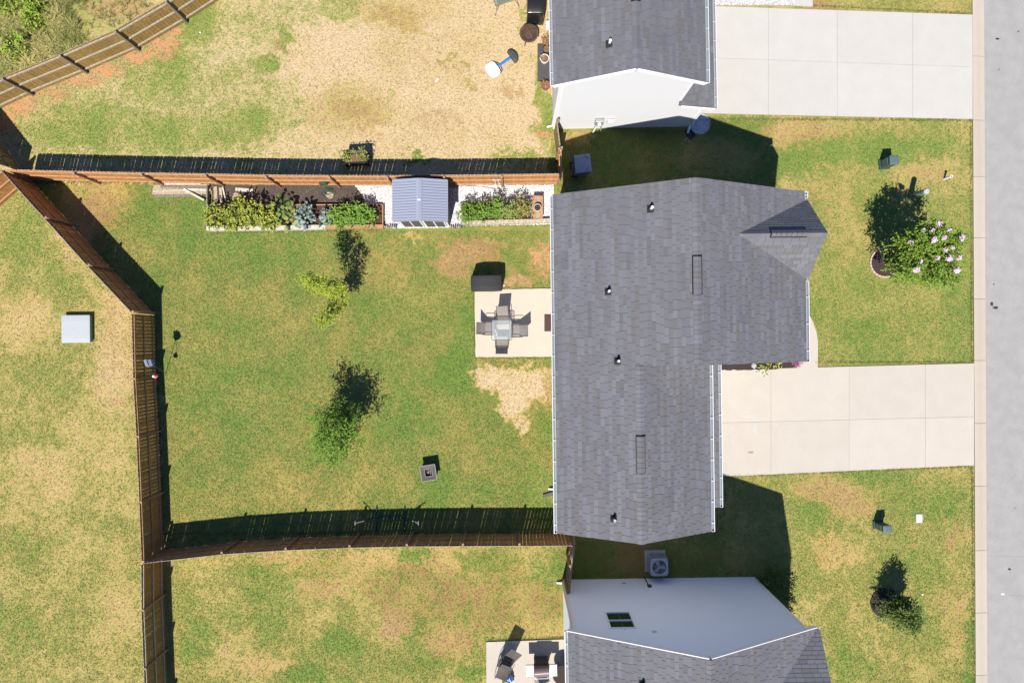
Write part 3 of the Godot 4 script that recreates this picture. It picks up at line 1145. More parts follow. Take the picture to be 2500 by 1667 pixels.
func main_house():
	var root := house_root("house", "two storey house with grey shingle roof and small front gable, its yard fenced", Vector3(5.6, 0, 0.8), 0.0123)
	var xl := 1.545
	var xr := 10.64
	var xm := (xl + xr) / 2
	var hr := EAVE + PITCH * (xm - xl)
	var xw := 7.13
	var xmw := (xl + xw) / 2
	var hw := EAVE + PITCH * (xmw - xl)
	var zn := -5.29
	var zs := 0.86
	var ze := 6.95
	# walls
	var wl := xl + 0.32
	var wr := xr - 0.32
	var hi := EAVE - 0.02
	wall(root, "siding_main", V(wl, 0, zn + 0.2), V(wl, 0, ze - 0.2), [[0.0, 0, 1], [hi, 0, 1]])
	var gab := func(n_top: float) -> Array: return [[0.0, 0.0, 1.0], [hi, 0.0, 1.0], [n_top - 0.12, 0.5, 0.5]]
	wall(root, "siding_main", V(wr, 0, zn + 0.2), V(wl, 0, zn + 0.2), gab.call(hr))
	wall(root, "siding_main", V(wr, 0, zs - 0.2), V(wr, 0, zn + 0.2), [[0.0, 0, 1], [hi, 0, 1]])
	wall(root, "siding_main", V(wl, 0, zs - 0.2), V(wr, 0, zs - 0.2), gab.call(hr))
	wall(root, "siding_main", V(xw - 0.32, 0, ze - 0.2), V(xw - 0.32, 0, zs - 0.2), [[2.9, 0, 1], [hi, 0, 1]])
	wall(root, "siding_main", V(wl, 0, ze - 0.2), V(xw - 0.32, 0, ze - 0.2), gab.call(hw))
	var gx := 8.05
	wall(root, "siding_main", V(gx, 0, ze - 0.35), V(gx, 0, zs - 0.2), [[0.0, 0, 1], [2.85, 0, 1]])
	wall(root, "siding_main", V(xw - 0.32, 0, ze - 0.35), V(gx, 0, ze - 0.35), [[0.0, 0, 1], [2.9, 0, 1], [3.1, 0, 0.5]])
	# roof planes: rear slope, front slope round the gable, wing front slope
	var gz := -3.55
	var gh := 1.40
	var gr := EAVE + 1.48
	var gx0 := xr - (gr - EAVE) / PITCH
	var A := V(xl, EAVE, zn)
	var st := begin()
	var rear := [V(xl, EAVE, zn), V(xl, EAVE, ze), V(xmw, hw, ze), V(xmw, hw, zs), V(xm, hr, zs), V(xm, hr, zn)]
	var front := [V(xr, EAVE, zs), V(xr, EAVE, gz + gh), V(gx0, gr, gz), V(xr, EAVE, gz - gh), V(xr, EAVE, zn), V(xm, hr, zn), V(xm, hr, zs)]
	var wing := [V(xw, EAVE, ze), V(xw, EAVE, zs), V(xmw, hw, zs), V(xmw, hw, ze)]
	var lift := Vector3.UP * 0.012
	var g_n := [V(xr + 0.12, EAVE - 0.02, gz - gh - 0.02), V(xr + 0.12, gr, gz), V(gx0, gr, gz), V(xr - 0.05, EAVE, gz - gh)]
	var g_s := [V(xr - 0.05, EAVE, gz + gh), V(gx0, gr, gz), V(xr + 0.12, gr, gz), V(xr + 0.12, EAVE - 0.02, gz + gh + 0.02)]
	deck(st, [rear[0], rear[1], rear[2], V(xmw, hw, zn)])
	deck(st, [V(xmw, hw, zn), V(xmw, hw, zs), rear[4], rear[5]])
	deck(st, [V(xr, EAVE, zs), V(xr, EAVE, gz + gh), V(gx0, gr, gz), V(xm, hr, zs)])
	deck(st, [V(gx0, gr, gz), V(xr, EAVE, gz - gh), V(xr, EAVE, zn), V(xm, hr, zn)])
	deck(st, [V(gx0, gr, gz), V(xm, hr, zn), V(xm, hr, zs)])
	deck(st, wing)
	deck(st, g_n)
	deck(st, g_s)
	var sx := 8.27
	var skirt := [V(sx, 2.9, ze - 0.2), V(sx, 2.9, zs), V(xw - 0.34, 3.3, zs), V(xw - 0.34, 3.3, ze - 0.2)]
	deck(st, skirt)
	var s := new_roof(root, st)
	shingle_face(s, rear, Vector3(1, 0.5, 0))
	shingle_face(s, front, Vector3(-1, 0.5, 0))
	shingle_face(s, wing, Vector3(-1, 0.5, 0))
	shingle_face(s, g_n, Vector3(0, 1, 1))
	shingle_face(s, g_s, Vector3(0, 1, -1))
	shingle_face(s, skirt, Vector3(-1, 0.3, 0))
	shingles_done(s)
	ridge_caps(s.roof, V(xm, hr, zn + 0.02), V(xm, hr, zs), Vector3.RIGHT, PITCH, 2.48, 3.72)
	ridge_caps(s.roof, V(xmw, hw, zs + 0.02), V(xmw, hw, ze), Vector3.RIGHT, PITCH, 2.35, 3.60)
	ridge_caps(s.roof, V(xr + 0.12, gr, gz), V(gx0, gr, gz), Vector3(0, 0, 1), 1.05, 0.68, 1.92)
	ridge_vent(root, V(xm, hr, zn + 2.58), V(xm, hr, zn + 3.82), Vector3.RIGHT, PITCH)
	ridge_vent(root, V(xmw, hw, zs + 2.42), V(xmw, hw, zs + 3.68), Vector3.RIGHT, PITCH)
	ridge_vent(root, V(xr - 1.80, gr, gz), V(xr - 0.56, gr, gz), Vector3(0, 0, 1), 1.05)
	# the gable's own front wall
	wall(root, "siding_main", V(wr + 0.1, 0, gz + gh), V(wr + 0.1, 0, gz - gh), [[EAVE - 0.1, 0, 1], [gr - 0.1, 0.5, 0.5]])
	# barge boards and gutters
	var no := Vector3(0, 0, -1)
	var so := Vector3(0, 0, 1)
	rake(root, V(xl, EAVE, zn), V(xm, hr, zn), no)
	rake(root, V(xr, EAVE, zn), V(xm, hr, zn), no)
	rake(root, V(xl, EAVE, ze), V(xmw, hw, ze), so)
	rake(root, V(xw, EAVE, ze), V(xmw, hw, ze), so)
	rake(root, V(xr, EAVE, zs), V(xm, hr, zs), so)
	rake(root, V(xr + 0.12, EAVE - 0.02, gz - gh), V(xr + 0.12, gr, gz), Vector3.RIGHT)
	rake(root, V(xr + 0.12, EAVE - 0.02, gz + gh), V(xr + 0.12, gr, gz), Vector3.RIGHT)
	gutter(root, V(xl, EAVE, zn + 0.05), V(xl, EAVE, ze), Vector3.LEFT)
	gutter(root, V(xr, EAVE, zn), V(xr, EAVE, gz - gh - 0.1), Vector3.RIGHT)
	gutter(root, V(xr, EAVE, gz + gh + 0.1), V(xr, EAVE, zs), Vector3.RIGHT)
	gutter(root, V(xw, EAVE, zs + 0.03), V(xw, EAVE, ze), Vector3.RIGHT)
	gutter(root, V(sx, 2.9, zs), V(sx, 2.9, ze - 0.2), Vector3.RIGHT)
	downspout(root, [V(xl - 0.06, EAVE - 0.1, ze - 0.4), V(xl + 0.26, EAVE - 0.5, ze - 0.4), V(xl + 0.26, 0.15, ze - 0.4), V(xl + 0.0, 0.06, ze - 0.4)])
	# pipes on the rear slope
	var pn := Vector3(-PITCH, 1, 0).normalized()
	for q in [[1588.7, 510.0, 0.052], [1485.0, 712.0, 0.045], [1508.0, 881.0, 0.045], [1498.5, 1266.0, 0.045]]:
		var x := 4.0
		var h := 6.9
		var w := Vector3.ZERO
		for k in 6:
			w = Basis(Vector3.UP, -0.0123) * at(q[0], q[1], h)
			h = EAVE + PITCH * (w.x - xl)
		vent_pipe(root, V(w.x, h, w.z), pn, q[2])

func north_house():
	var root := house_root("house", "white sided neighbour house with grey shingle roof beside the pale driveway", Vector3(4.3, 0, -13.0), 0.018)
	var t := Basis(Vector3.UP, -0.018)
	var xl := 1.66
	var xr := 7.20
	var xm := (xl + xr) / 2
	var hr := EAVE + PITCH * (xm - xl)
	var zs := -9.22
	var zn := -17.5
	var wl := xl + 0.35
	var wr := xr - 0.36
	var zw := zs - 0.2
	var hi := EAVE
	wall(root, "siding_white", V(wl, 0, zn), V(wl, 0, zw), [[0.0, 0, 1], [hi, 0, 1]])
	var sl := (hr - hi) * 1.0
	wall(root, "siding_white", V(wl, 0, zw), V(wr, 0, zw), [[0.0, 0, 1], [hi, 0, 1], [hr - 0.12, 0.5, 0.5]])
	wall(root, "siding_white", V(wr, 0, zw), V(wr, 0, zn), [[0.0, 0, 1], [hi, 0, 1]])
	wall(root, "siding_white", V(wr, 0, zn), V(wl, 0, zn), [[0.0, 0, 1], [hi, 0, 1], [hr - 0.12, 0.5, 0.5]])
	var gx := 7.98
	wall(root, "siding_white", V(wr, 0, zw - 0.003), V(gx, 0, zw - 0.003), [[0.0, 0, 1], [2.85, 0, 1], [3.25, 0, 0.1]])
	wall(root, "siding_white", V(gx, 0, zw), V(gx, 0, zn), [[0.0, 0, 1], [2.85, 0, 1]])
	# corner boards
	for q in [[wl, 0.0, hi], [wr, 3.2, hi], [gx, 0.0, 2.85]]:
		var st := begin()
		box(st, V(q[0] + (0.03 if q[0] < 3 else -0.03), (q[1] + q[2]) * 0.5, zw + 0.012), Vector3(0.12, q[2] - q[1], 0.03))
		box(st, V(q[0] + (-0.02 if q[0] < 3 else 0.02), (q[1] + q[2]) * 0.5, zw - 0.03), Vector3(0.03, q[2] - q[1], 0.11))
		obj("corner_board", st, "white", root)
	var st2 := begin()
	var a := [V(xl, EAVE, zn), V(xl, EAVE, zs), V(xm, hr, zs), V(xm, hr, zn)]
	var b := [V(xr, EAVE, zs), V(xr, EAVE, zn), V(xm, hr, zn), V(xm, hr, zs)]
	var sx := 8.30
	var skirt := [V(sx, 2.9, zs + 0.02), V(sx, 2.9, zn), V(wr - 0.02, 3.3, zn), V(wr - 0.02, 3.3, zs + 0.02)]
	for f in [a, b, skirt]:
		deck(st2, f)
	var s := new_roof(root, st2)
	shingle_face(s, a, Vector3(1, 0.5, 0))
	shingle_face(s, b, Vector3(-1, 0.5, 0))
	shingle_face(s, skirt, Vector3(-1, 0.3, 0))
	shingles_done(s)
	ridge_caps(s.roof, V(xm, hr, zs - 0.02), V(xm, hr, zn), Vector3.RIGHT, PITCH, 2.25, 3.6)
	ridge_vent(root, V(xm, hr, zs - 2.3), V(xm, hr, zs - 3.6), Vector3.RIGHT, PITCH)
	var so := Vector3(0, 0, 1)
	rake(root, V(xl, EAVE, zs), V(xm, hr, zs), so, true)
	rake(root, V(xr, EAVE, zs), V(xm, hr, zs), so, true)
	rake(root, V(wr, 3.3, zs + 0.02), V(sx, 2.9, zs + 0.02), so, true)
	gutter(root, V(xl, EAVE, zs), V(xl, EAVE, zn), Vector3.LEFT)
	gutter(root, V(xr, EAVE, zs), V(xr, EAVE, zn), Vector3.RIGHT)
	gutter(root, V(sx, 2.9, zs + 0.02), V(sx, 2.9, zn), Vector3.RIGHT)
	downspout(root, [V(sx + 0.05, 2.82, zs - 0.12), V(gx + 0.05, 2.55, zw + 0.03), V(gx + 0.05, 0.22, zw + 0.03), V(gx - 0.02, 0.05, zw + 0.32)])
	downspout(root, [V(xl - 0.05, EAVE - 0.1, zw - 0.06), V(wl - 0.045, EAVE - 0.5, zw - 0.08), V(wl - 0.045, 0.15, zw - 0.08), V(wl - 0.28, 0.05, zw - 0.05)])
	var w := t * at(1491, 97, 6.9)
	vent_pipe(root, V(w.x, EAVE + PITCH * (w.x - xl), w.z), Vector3(-PITCH, 1, 0).normalized())

func south_house():
	var root := house_root("house", "pale sided neighbour house with one upper window and grey shingle roof", Vector3(6.6, 0, 14.0), 0.014)
	var t := Basis(Vector3.UP, -0.014)
	var xl := 1.87
	var xr := 10.86
	var xm := (xl + xr) / 2
	var hr := EAVE + PITCH * (xm - xl)
	var zn := 10.50
	var zs := 19.0
	var wl := xl + 0.27
	var wr := xr - 0.27
	var zw := zn + 0.12
	var hi := EAVE
	# north wall with an opening for the window
	var wx0 := 3.44
	var wx1 := 4.46
	var wy0 := 3.68
	var wy1 := 5.18
	var W := wr - wl
	wall(root, "siding_shade_lifted", V(wr, 0, zw), V(wl, 0, zw), [[0.0, 0, 1], [wy0, 0, 1]])
	wall(root, "siding_shade_lifted", V(wr, 0, zw), V(wl, 0, zw), [[wy0, 0, (wr - wx1) / W], [wy1, 0, (wr - wx1) / W]])
	wall(root, "siding_shade_lifted", V(wr, 0, zw), V(wl, 0, zw), [[wy0, (wr - wx0) / W, 1], [wy1, (wr - wx0) / W, 1]])
	wall(root, "siding_shade_lifted", V(wr, 0, zw), V(wl, 0, zw), [[wy1, 0, 1], [hi, 0, 1], [hr - 0.12, 0.5, 0.5]])
	wall(root, "siding_shade_lifted", V(wl, 0, zw), V(wl, 0, zs), [[0.0, 0, 1], [hi, 0, 1]])
	wall(root, "siding_shade_lifted", V(wr, 0, zs), V(wr, 0, zw), [[0.0, 0, 1], [hi, 0, 1]])
	wall(root, "siding_shade_lifted", V(wl, 0, zs), V(wr, 0, zs), [[0.0, 0, 1], [hi, 0, 1], [hr - 0.12, 0.5, 0.5]])
	# window
	var wc := V((wx0 + wx1) / 2, (wy0 + wy1) / 2, zw)
	var ww := wx1 - wx0
	var wh := wy1 - wy0
	var st := begin()
	for q in [[-1, 0], [1, 0], [0, -1], [0, 1]]:
		if q[1] == 0:
			box(st, wc + Vector3(q[0] * (ww / 2 - 0.035), 0, -0.012), Vector3(0.07, wh - 0.141, 0.07))
		else:
			box(st, wc + Vector3(0, q[1] * (wh / 2 - 0.035), -0.012), Vector3(ww, 0.07, 0.07))
	box(st, wc + Vector3(0, 0.0, -0.005), Vector3(ww - 0.141, 0.055, 0.05))
	var win := obj("window", st, "white", root)
	for k in [-1, 1]:
		st = begin()
		box(st, wc + Vector3(0, k * (wh / 4 - 0.01), 0.012 + 0.01 * k), Vector3(ww - 0.13, wh / 2 - 0.08, 0.012))
		obj("pane", st, "glass_dark", win)
	st = begin()
	box(st, wc + Vector3(0.02, wh / 4 - 0.01, 0.008), Vector3(0.012, wh / 2 - 0.09, 0.012))
	box(st, wc + Vector3(0.02, -wh / 4, -0.010), Vector3(0.012, wh / 2 - 0.10, 0.012))
	obj("glazing_bar", st, "glazing", win)
	for q in [[wl, 1], [wr, -1]]:
		st = begin()
		box(st, V(q[0] + 0.03 * q[1], hi / 2, zw - 0.012), Vector3(0.12, hi, 0.03))
		box(st, V(q[0] - 0.02 * q[1], hi / 2, zw + 0.03), Vector3(0.03, hi, 0.11))
		obj("corner_board", st, "white", root)
	# small fittings on the wall
	for q in [[1597.5, 1560.0 - 12.0, "wall_vent", 0.16, 0.12], [1526.0, 1541.5, "wall_light", 0.06, 0.09]]:
		var h := 5.0
		for k in 5:
			h = 30.0 - 30.0 * (zw * SCALE) / (q[1] - 833.5)
		var w := t * at(q[0], q[1], h)
		st = begin()
		rbox(st, V(w.x, h, zw - 0.03), Vector3(q[3], q[4], 0.07), 0.015)
		obj(q[2], st, "shed_trim", root)
	for q in [[4.75, 0.55, 0.13], [7.15, 0.45, 0.09], [7.35, 0.5, 0.09]]:
		st = begin()
		rbox(st, V(q[0], q[1], zw - 0.02), Vector3(q[2], q[2] * 0.7, 0.05), 0.01)
		obj("dryer_vent" if q[0] < 5 else "outlet", st, "white" if q[0] > 5 else "metal_grey", root)
	st = begin()
	tube(st, [V(5.72, 0.05, zw - 0.12), V(5.74, 0.4, zw - 0.06), V(5.74, 0.9, zw - 0.05)], 0.022, -1, 8)
	rbox(st, V(5.76, 1.0, zw - 0.05), Vector3(0.16, 0.22, 0.09), 0.02)
	obj("conduit", st, "charcoal", root)
	# roof with a broad front gable turned to the street
	var gz := 14.6
	var gh := 4.05
	var gr := EAVE + 0.53 * gh
	var gx0 := xr - (gr - EAVE) / PITCH
	st = begin()
	var a := [V(xl, EAVE, zn), V(xl, EAVE, zs), V(xm, hr, zs), V(xm, hr, zn)]
	var b := [V(xr, EAVE, zs), V(xr, EAVE, gz + gh), V(gx0, gr, gz), V(xr, EAVE, gz - gh), V(xr, EAVE, zn), V(xm, hr, zn), V(xm, hr, zs)]
	var gn := [V(xr + 0.12, EAVE - 0.0, gz - gh - 0.02), V(xr + 0.12, gr, gz), V(gx0, gr, gz), V(xr - 0.02, EAVE, gz - gh)]
	var gs := [V(xr - 0.02, EAVE, gz + gh), V(gx0, gr, gz), V(xr + 0.12, gr, gz), V(xr + 0.12, EAVE, gz + gh + 0.02)]
	deck(st, a)
	deck(st, [V(gx0, gr, gz), V(xr, EAVE, gz - gh), V(xr, EAVE, zn), V(xm, hr, zn)])
	deck(st, [V(xr, EAVE, zs), V(xr, EAVE, gz + gh), V(gx0, gr, gz), V(xm, hr, zs)])
	deck(st, [V(gx0, gr, gz), V(xm, hr, zn), V(xm, hr, zs)])
	deck(st, gn)
	deck(st, gs)
	var s := new_roof(root, st)
	shingle_face(s, a, Vector3(1, 0.5, 0))
	shingle_face(s, b, Vector3(-1, 0.5, 0))
	shingle_face(s, gn, Vector3(0, 1, 1))
	shingle_face(s, gs, Vector3(0, 1, -1))
	shingles_done(s)
	ridge_caps(s.roof, V(xm, hr, zn + 0.02), V(xm, hr, zs), Vector3.RIGHT, PITCH)
	ridge_caps(s.roof, V(xr + 0.12, gr, gz), V(gx0, gr, gz), Vector3(0, 0, 1), 0.53)
	wall(root, "siding_shade_lifted", V(wr + 0.1, 0, gz + gh), V(wr + 0.1, 0, gz - gh), [[EAVE - 0.1, 0, 1], [gr - 0.1, 0.5, 0.5]])
	var no := Vector3(0, 0, -1)
	rake(root, V(xl, EAVE, zn), V(xm, hr, zn), no, true)
	rake(root, V(xr, EAVE, zn), V(xm, hr, zn), no, true)
	rake(root, V(xr + 0.12, EAVE, gz - gh), V(xr + 0.12, gr, gz), Vector3.RIGHT)
	gutter(root, V(xl, EAVE, zn), V(xl, EAVE, zs), Vector3.LEFT)
	gutter(root, V(xr, EAVE, zn), V(xr, EAVE, zn + 0.5), Vector3.RIGHT)
	downspout(root, [V(xl - 0.05, EAVE - 0.1, zw + 0.1), V(wl - 0.045, EAVE - 0.5, zw + 0.08), V(wl - 0.045, 0.15, zw + 0.08), V(wl - 0.30, 0.05, zw + 0.1)])
	var w2 := t * at(1565, 1661, 6.6)
	vent_pipe(root, V(w2.x, EAVE + PITCH * (w2.x - xl), w2.z), Vector3(-PITCH, 1, 0).normalized())

# ---------------------------------------------------------------- fences
var picket_meshes := []

func picket_mesh(w: float, h: float) -> ArrayMesh:
	# dog-eared board, its foot at the origin, 16 mm thick along z
	var st := begin()
	var p := [Vector2(-w / 2, 0.02), Vector2(w / 2, 0.02), Vector2(w / 2, h - 0.03), Vector2(w / 2 - 0.03, h), Vector2(-w / 2 + 0.03, h), Vector2(-w / 2, h - 0.03)]
	var t := 0.008
	for i in range(1, 5):
		tri(st, Vector3(p[0].x, p[0].y, t), Vector3(p[i].x, p[i].y, t), Vector3(p[i + 1].x, p[i + 1].y, t))
		tri(st, Vector3(p[0].x, p[0].y, -t), Vector3(p[i + 1].x, p[i + 1].y, -t), Vector3(p[i].x, p[i].y, -t))
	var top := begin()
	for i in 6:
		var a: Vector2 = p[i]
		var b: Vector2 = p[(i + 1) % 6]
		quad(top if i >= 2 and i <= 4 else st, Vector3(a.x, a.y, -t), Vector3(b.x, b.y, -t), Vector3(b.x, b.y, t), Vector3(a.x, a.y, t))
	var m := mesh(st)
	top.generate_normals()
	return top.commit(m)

# posts: plan points [x, z]; the rails and posts stand on the left of the way along the fence for side = 1, else on the right
func fence(called: String, label: String, posts: Array, side: float, wood: String, rail_m: String, post_m: String, H := 1.83, last_post := true, first_post := true, cat := "fence", rails := [0.25, 0.95, 1.66]):
	if picket_meshes.is_empty():
		for w in [0.1445, 0.1425, 0.1385]:
			for h in [1.0, 0.994]:
				picket_meshes.append(picket_mesh(w, 1.83 * h))
	var o2: Vector2 = posts[0]
	var root := thing(called, label, cat, Vector3(o2.x, 0, o2.y))
	for i in posts.size():
		var p: Vector2 = posts[i] - o2
		var q: Vector2 = (posts[mini(i + 1, posts.size() - 1)] - posts[maxi(i - 1, 0)]).normalized()
		var nrm := Vector2(q.y, -q.x) * side
		if (i > 0 or first_post) and (i < posts.size() - 1 or last_post):
			var st := begin()
			var b := Basis(Vector3.UP, -q.angle())
			rbox(st, Vector3(p.x + nrm.x * 0.085, (H + 0.02) / 2, p.y + nrm.y * 0.085), Vector3(0.092, H + 0.02, 0.092), 0.008, b)
			obj("post", st, post_m, root)
	for i in posts.size() - 1:
		var a: Vector2 = posts[i] - o2
		var b: Vector2 = posts[i + 1] - o2
		var d := (b - a)
		var L := d.length()
		d = d / L
		var nrm := Vector2(d.y, -d.x) * side
		for y in rails:
			var st := begin()
			var ra := a + nrm * 0.029 + d * 0.012
			var rb := b + nrm * 0.029 - d * 0.012
			bar(st, Vector3(ra.x, y * H / 1.83, ra.y), Vector3(rb.x, y * H / 1.83 + rng.randf_range(-0.01, 0.01), rb.y), 0.040, 0.088)
			obj("rail", st, rail_m, root)
		var n := maxi(1, int(round(L / 0.1485)))
		for k in n:
			var o := MeshInstance3D.new()
			o.mesh = picket_meshes[rng.randi() % picket_meshes.size()]
			o.set_surface_override_material(0, mats[wood + str(rng.randi() % 4)])
			o.set_surface_override_material(1, mats["sunlit_end_grain"])
			o.name = "picket"
			root.add_child(o, true)
			var c := a + d * (L * (k + 0.5) / n) + nrm * rng.randf_range(-0.001, 0.001)
			o.transform = Transform3D(Basis(Vector3.UP, -d.angle() + rng.randf_range(-0.02, 0.02)) * Basis(Vector3.BACK, rng.randf_range(-0.004, 0.004)), Vector3(c.x, rng.randf_range(-0.012, 0.004), c.y)).scaled_local(Vector3(1, H / 1.83, 1))
	return root

func tops(list: Array, h := 1.83) -> Array:
	var out := []
	for i in range(0, list.size(), 2):
		var p := at(list[i], list[i + 1], h)
		out.append(Vector2(p.x, p.z))
	return out

func make_fences():
	fence("fence", "orange cedar picket fence along the vegetable beds and shed", tops([2, 413, 178, 417.5, 344, 421, 501, 423.5, 648, 426.5, 803, 427.5, 945, 428, 1084, 427, 1225, 425.5, 1369, 423.5]), -1.0, "cedar", "cedar_rail", "cedar_post")
	fence("fence", "slanting cedar picket fence at the rear corner of the main yard", tops([1.5, 417.5, 107, 534, 212, 650, 319.5, 763.5]), 1.0, "cedar", "cedar_rail", "cedar_post", 1.83, true, false)
	fence("fence", "dark weathered fence stub running on past the rear corner", tops([-235, 128, -125, 258, -16, 396]), 1.0, "olive", "grey_post", "grey_post", 1.83, false)
	fence("fence", "cedar fence leading off outside the slanting fence corner", tops([-260, 640, -140, 532, -6, 416]), -1.0, "cedar", "cedar_rail", "cedar_post", 1.83, false)
	fence("fence", "straight cedar picket fence at the back of the main yard beside the bird feeders", tops([319.5, 766, 323, 925, 331, 1066, 338, 1226, 344, 1371]), 1.0, "cedar", "cedar_rail", "cedar_post", 1.83, true, false)
	fence("fence", "cedar picket fence behind the empty hammock stand", tops([346, 1376, 541, 1354, 697, 1344, 853, 1338, 993, 1335, 1130, 1334, 1268, 1333.5, 1402, 1333]), 1.0, "cedar", "cedar_rail", "cedar_post", 1.83, true, false)
	fence("fence", "weathered grey picket fence beside the southern neighbour's lawn", tops([343, 1381, 343.5, 1490, 349, 1633, 355, 1780, 361, 1920]), 1.0, "olive", "grey_rail", "grey_post", 1.83, true, false)
	fence("fence", "weathered olive picket fence before the rough growth", tops([-290, 330, -140, 255, 2, 188.5, 143, 131.5, 278, 73, 402, 1, 520, -75, 640, -155]), -1.0, "olive", "grey_rail", "grey_post")
	# beside the houses
	var a := at(1371.5, 425, 1.83)
	fence("fence", "short cedar fence panel between the vegetable beds and the gate", [Vector2(a.x, a.z), Vector2(2.06, -8.05)], 1.0, "cedar", "cedar_rail", "cedar_post", 1.83, true, false)
	fence("gate", "brown wooden gate standing by the white sided house", [Vector2(2.00, -8.1), Vector2(1.86, -9.26)], -1.0, "olive", "grey_rail", "grey_post", 1.75, true, true, "gate")
	var b := at(1404, 1336, 1.83)
	fence("fence", "weathered fence panel between the main yard and the pale sided house", [Vector2(b.x, b.z), Vector2(2.52, 9.4), Vector2(2.42, 10.55)], -1.0, "olive", "grey_rail", "grey_post", 1.75, true, false)
	var st := begin()
	var c := at(1404.5, 1318, 1.83)
	fence("fence", "short cedar fence return from the house corner to the yard fence", [Vector2(2.42, 6.75), Vector2(b.x - 0.02, b.z - 0.06)], 1.0, "cedar", "cedar_rail", "cedar_post", 1.83, false, true)

# ---------------------------------------------------------------- plants
func leaf(st: SurfaceTool, p: Vector3, dir: Vector3, up: Vector3, len: float, w: float, c: Color):
	st.set_color(c)
	var s := dir.cross(up)
	if s.length() < 0.05:
		s = dir.cross(Vector3.RIGHT)
	s = s.normalized()
	var n := s.cross(dir).normalized()
	var mid := p + dir * len * 0.5
	var l := mid + s * w * 0.5 + n * w * 0.18
	var r := mid - s * w * 0.5 + n * w * 0.18
	var tip := p + dir * len
	tri(st, p, l, tip)
	tri(st, p, tip, r)

func rdir() -> Vector3:
	return Vector3(rng.randfn(), rng.randfn(), rng.randfn()).normalized()

# lobes: [centre, radii, leaves]; twigs of leaves spread through each lobe, thicker to the outside
func foliage(st: SurfaceTool, lobes: Array, len: float, w: float, c0: Color, c1: Color, droop := 0.0, twig := 7):
	for lo in lobes:
		var c: Vector3 = lo[0]
		var r: Vector3 = lo[1]
		var m: int = int(lo[2] / twig)
		for i in m:
			var d := rdir()
			var t := pow(rng.randf(), 0.45)
			var p := c + d * r * t
			var out := (d + Vector3(0, 0.25, 0) + rdir() * 0.5).normalized()
			var tone := rng.randf()
			for k in twig:
				var q := p + out * (k * len * 0.42)
				var a := (out * 0.6 + rdir() * 0.9 + Vector3(0, -droop, 0)).normalized()
				var up := (Vector3.UP * 1.2 + rdir() * 0.8).normalized()
				var col := c0.lerp(c1, clampf(tone * 0.7 + rng.randf() * 0.3, 0, 1))
				leaf(st, q, a, up, len * rng.randf_range(0.7, 1.2), w * rng.randf_range(0.8, 1.2), col)

func wood(pts_list: Array) -> SurfaceTool:
	var st := begin()
	for q in pts_list:
		tube(st, q[0], q[1], q[2], 7)
	return st

func limb(a: Vector3, b: Vector3, sag := 0.06) -> Array:
	var out := []
	for i in 5:
		var t := i / 4.0
		out.append(a.lerp(b, t) + Vector3(rng.randf_range(-sag, sag), sin(t * PI) * sag, rng.randf_range(-sag, sag)) * (1.0 if i > 0 and i < 4 else 0.0))
	return out

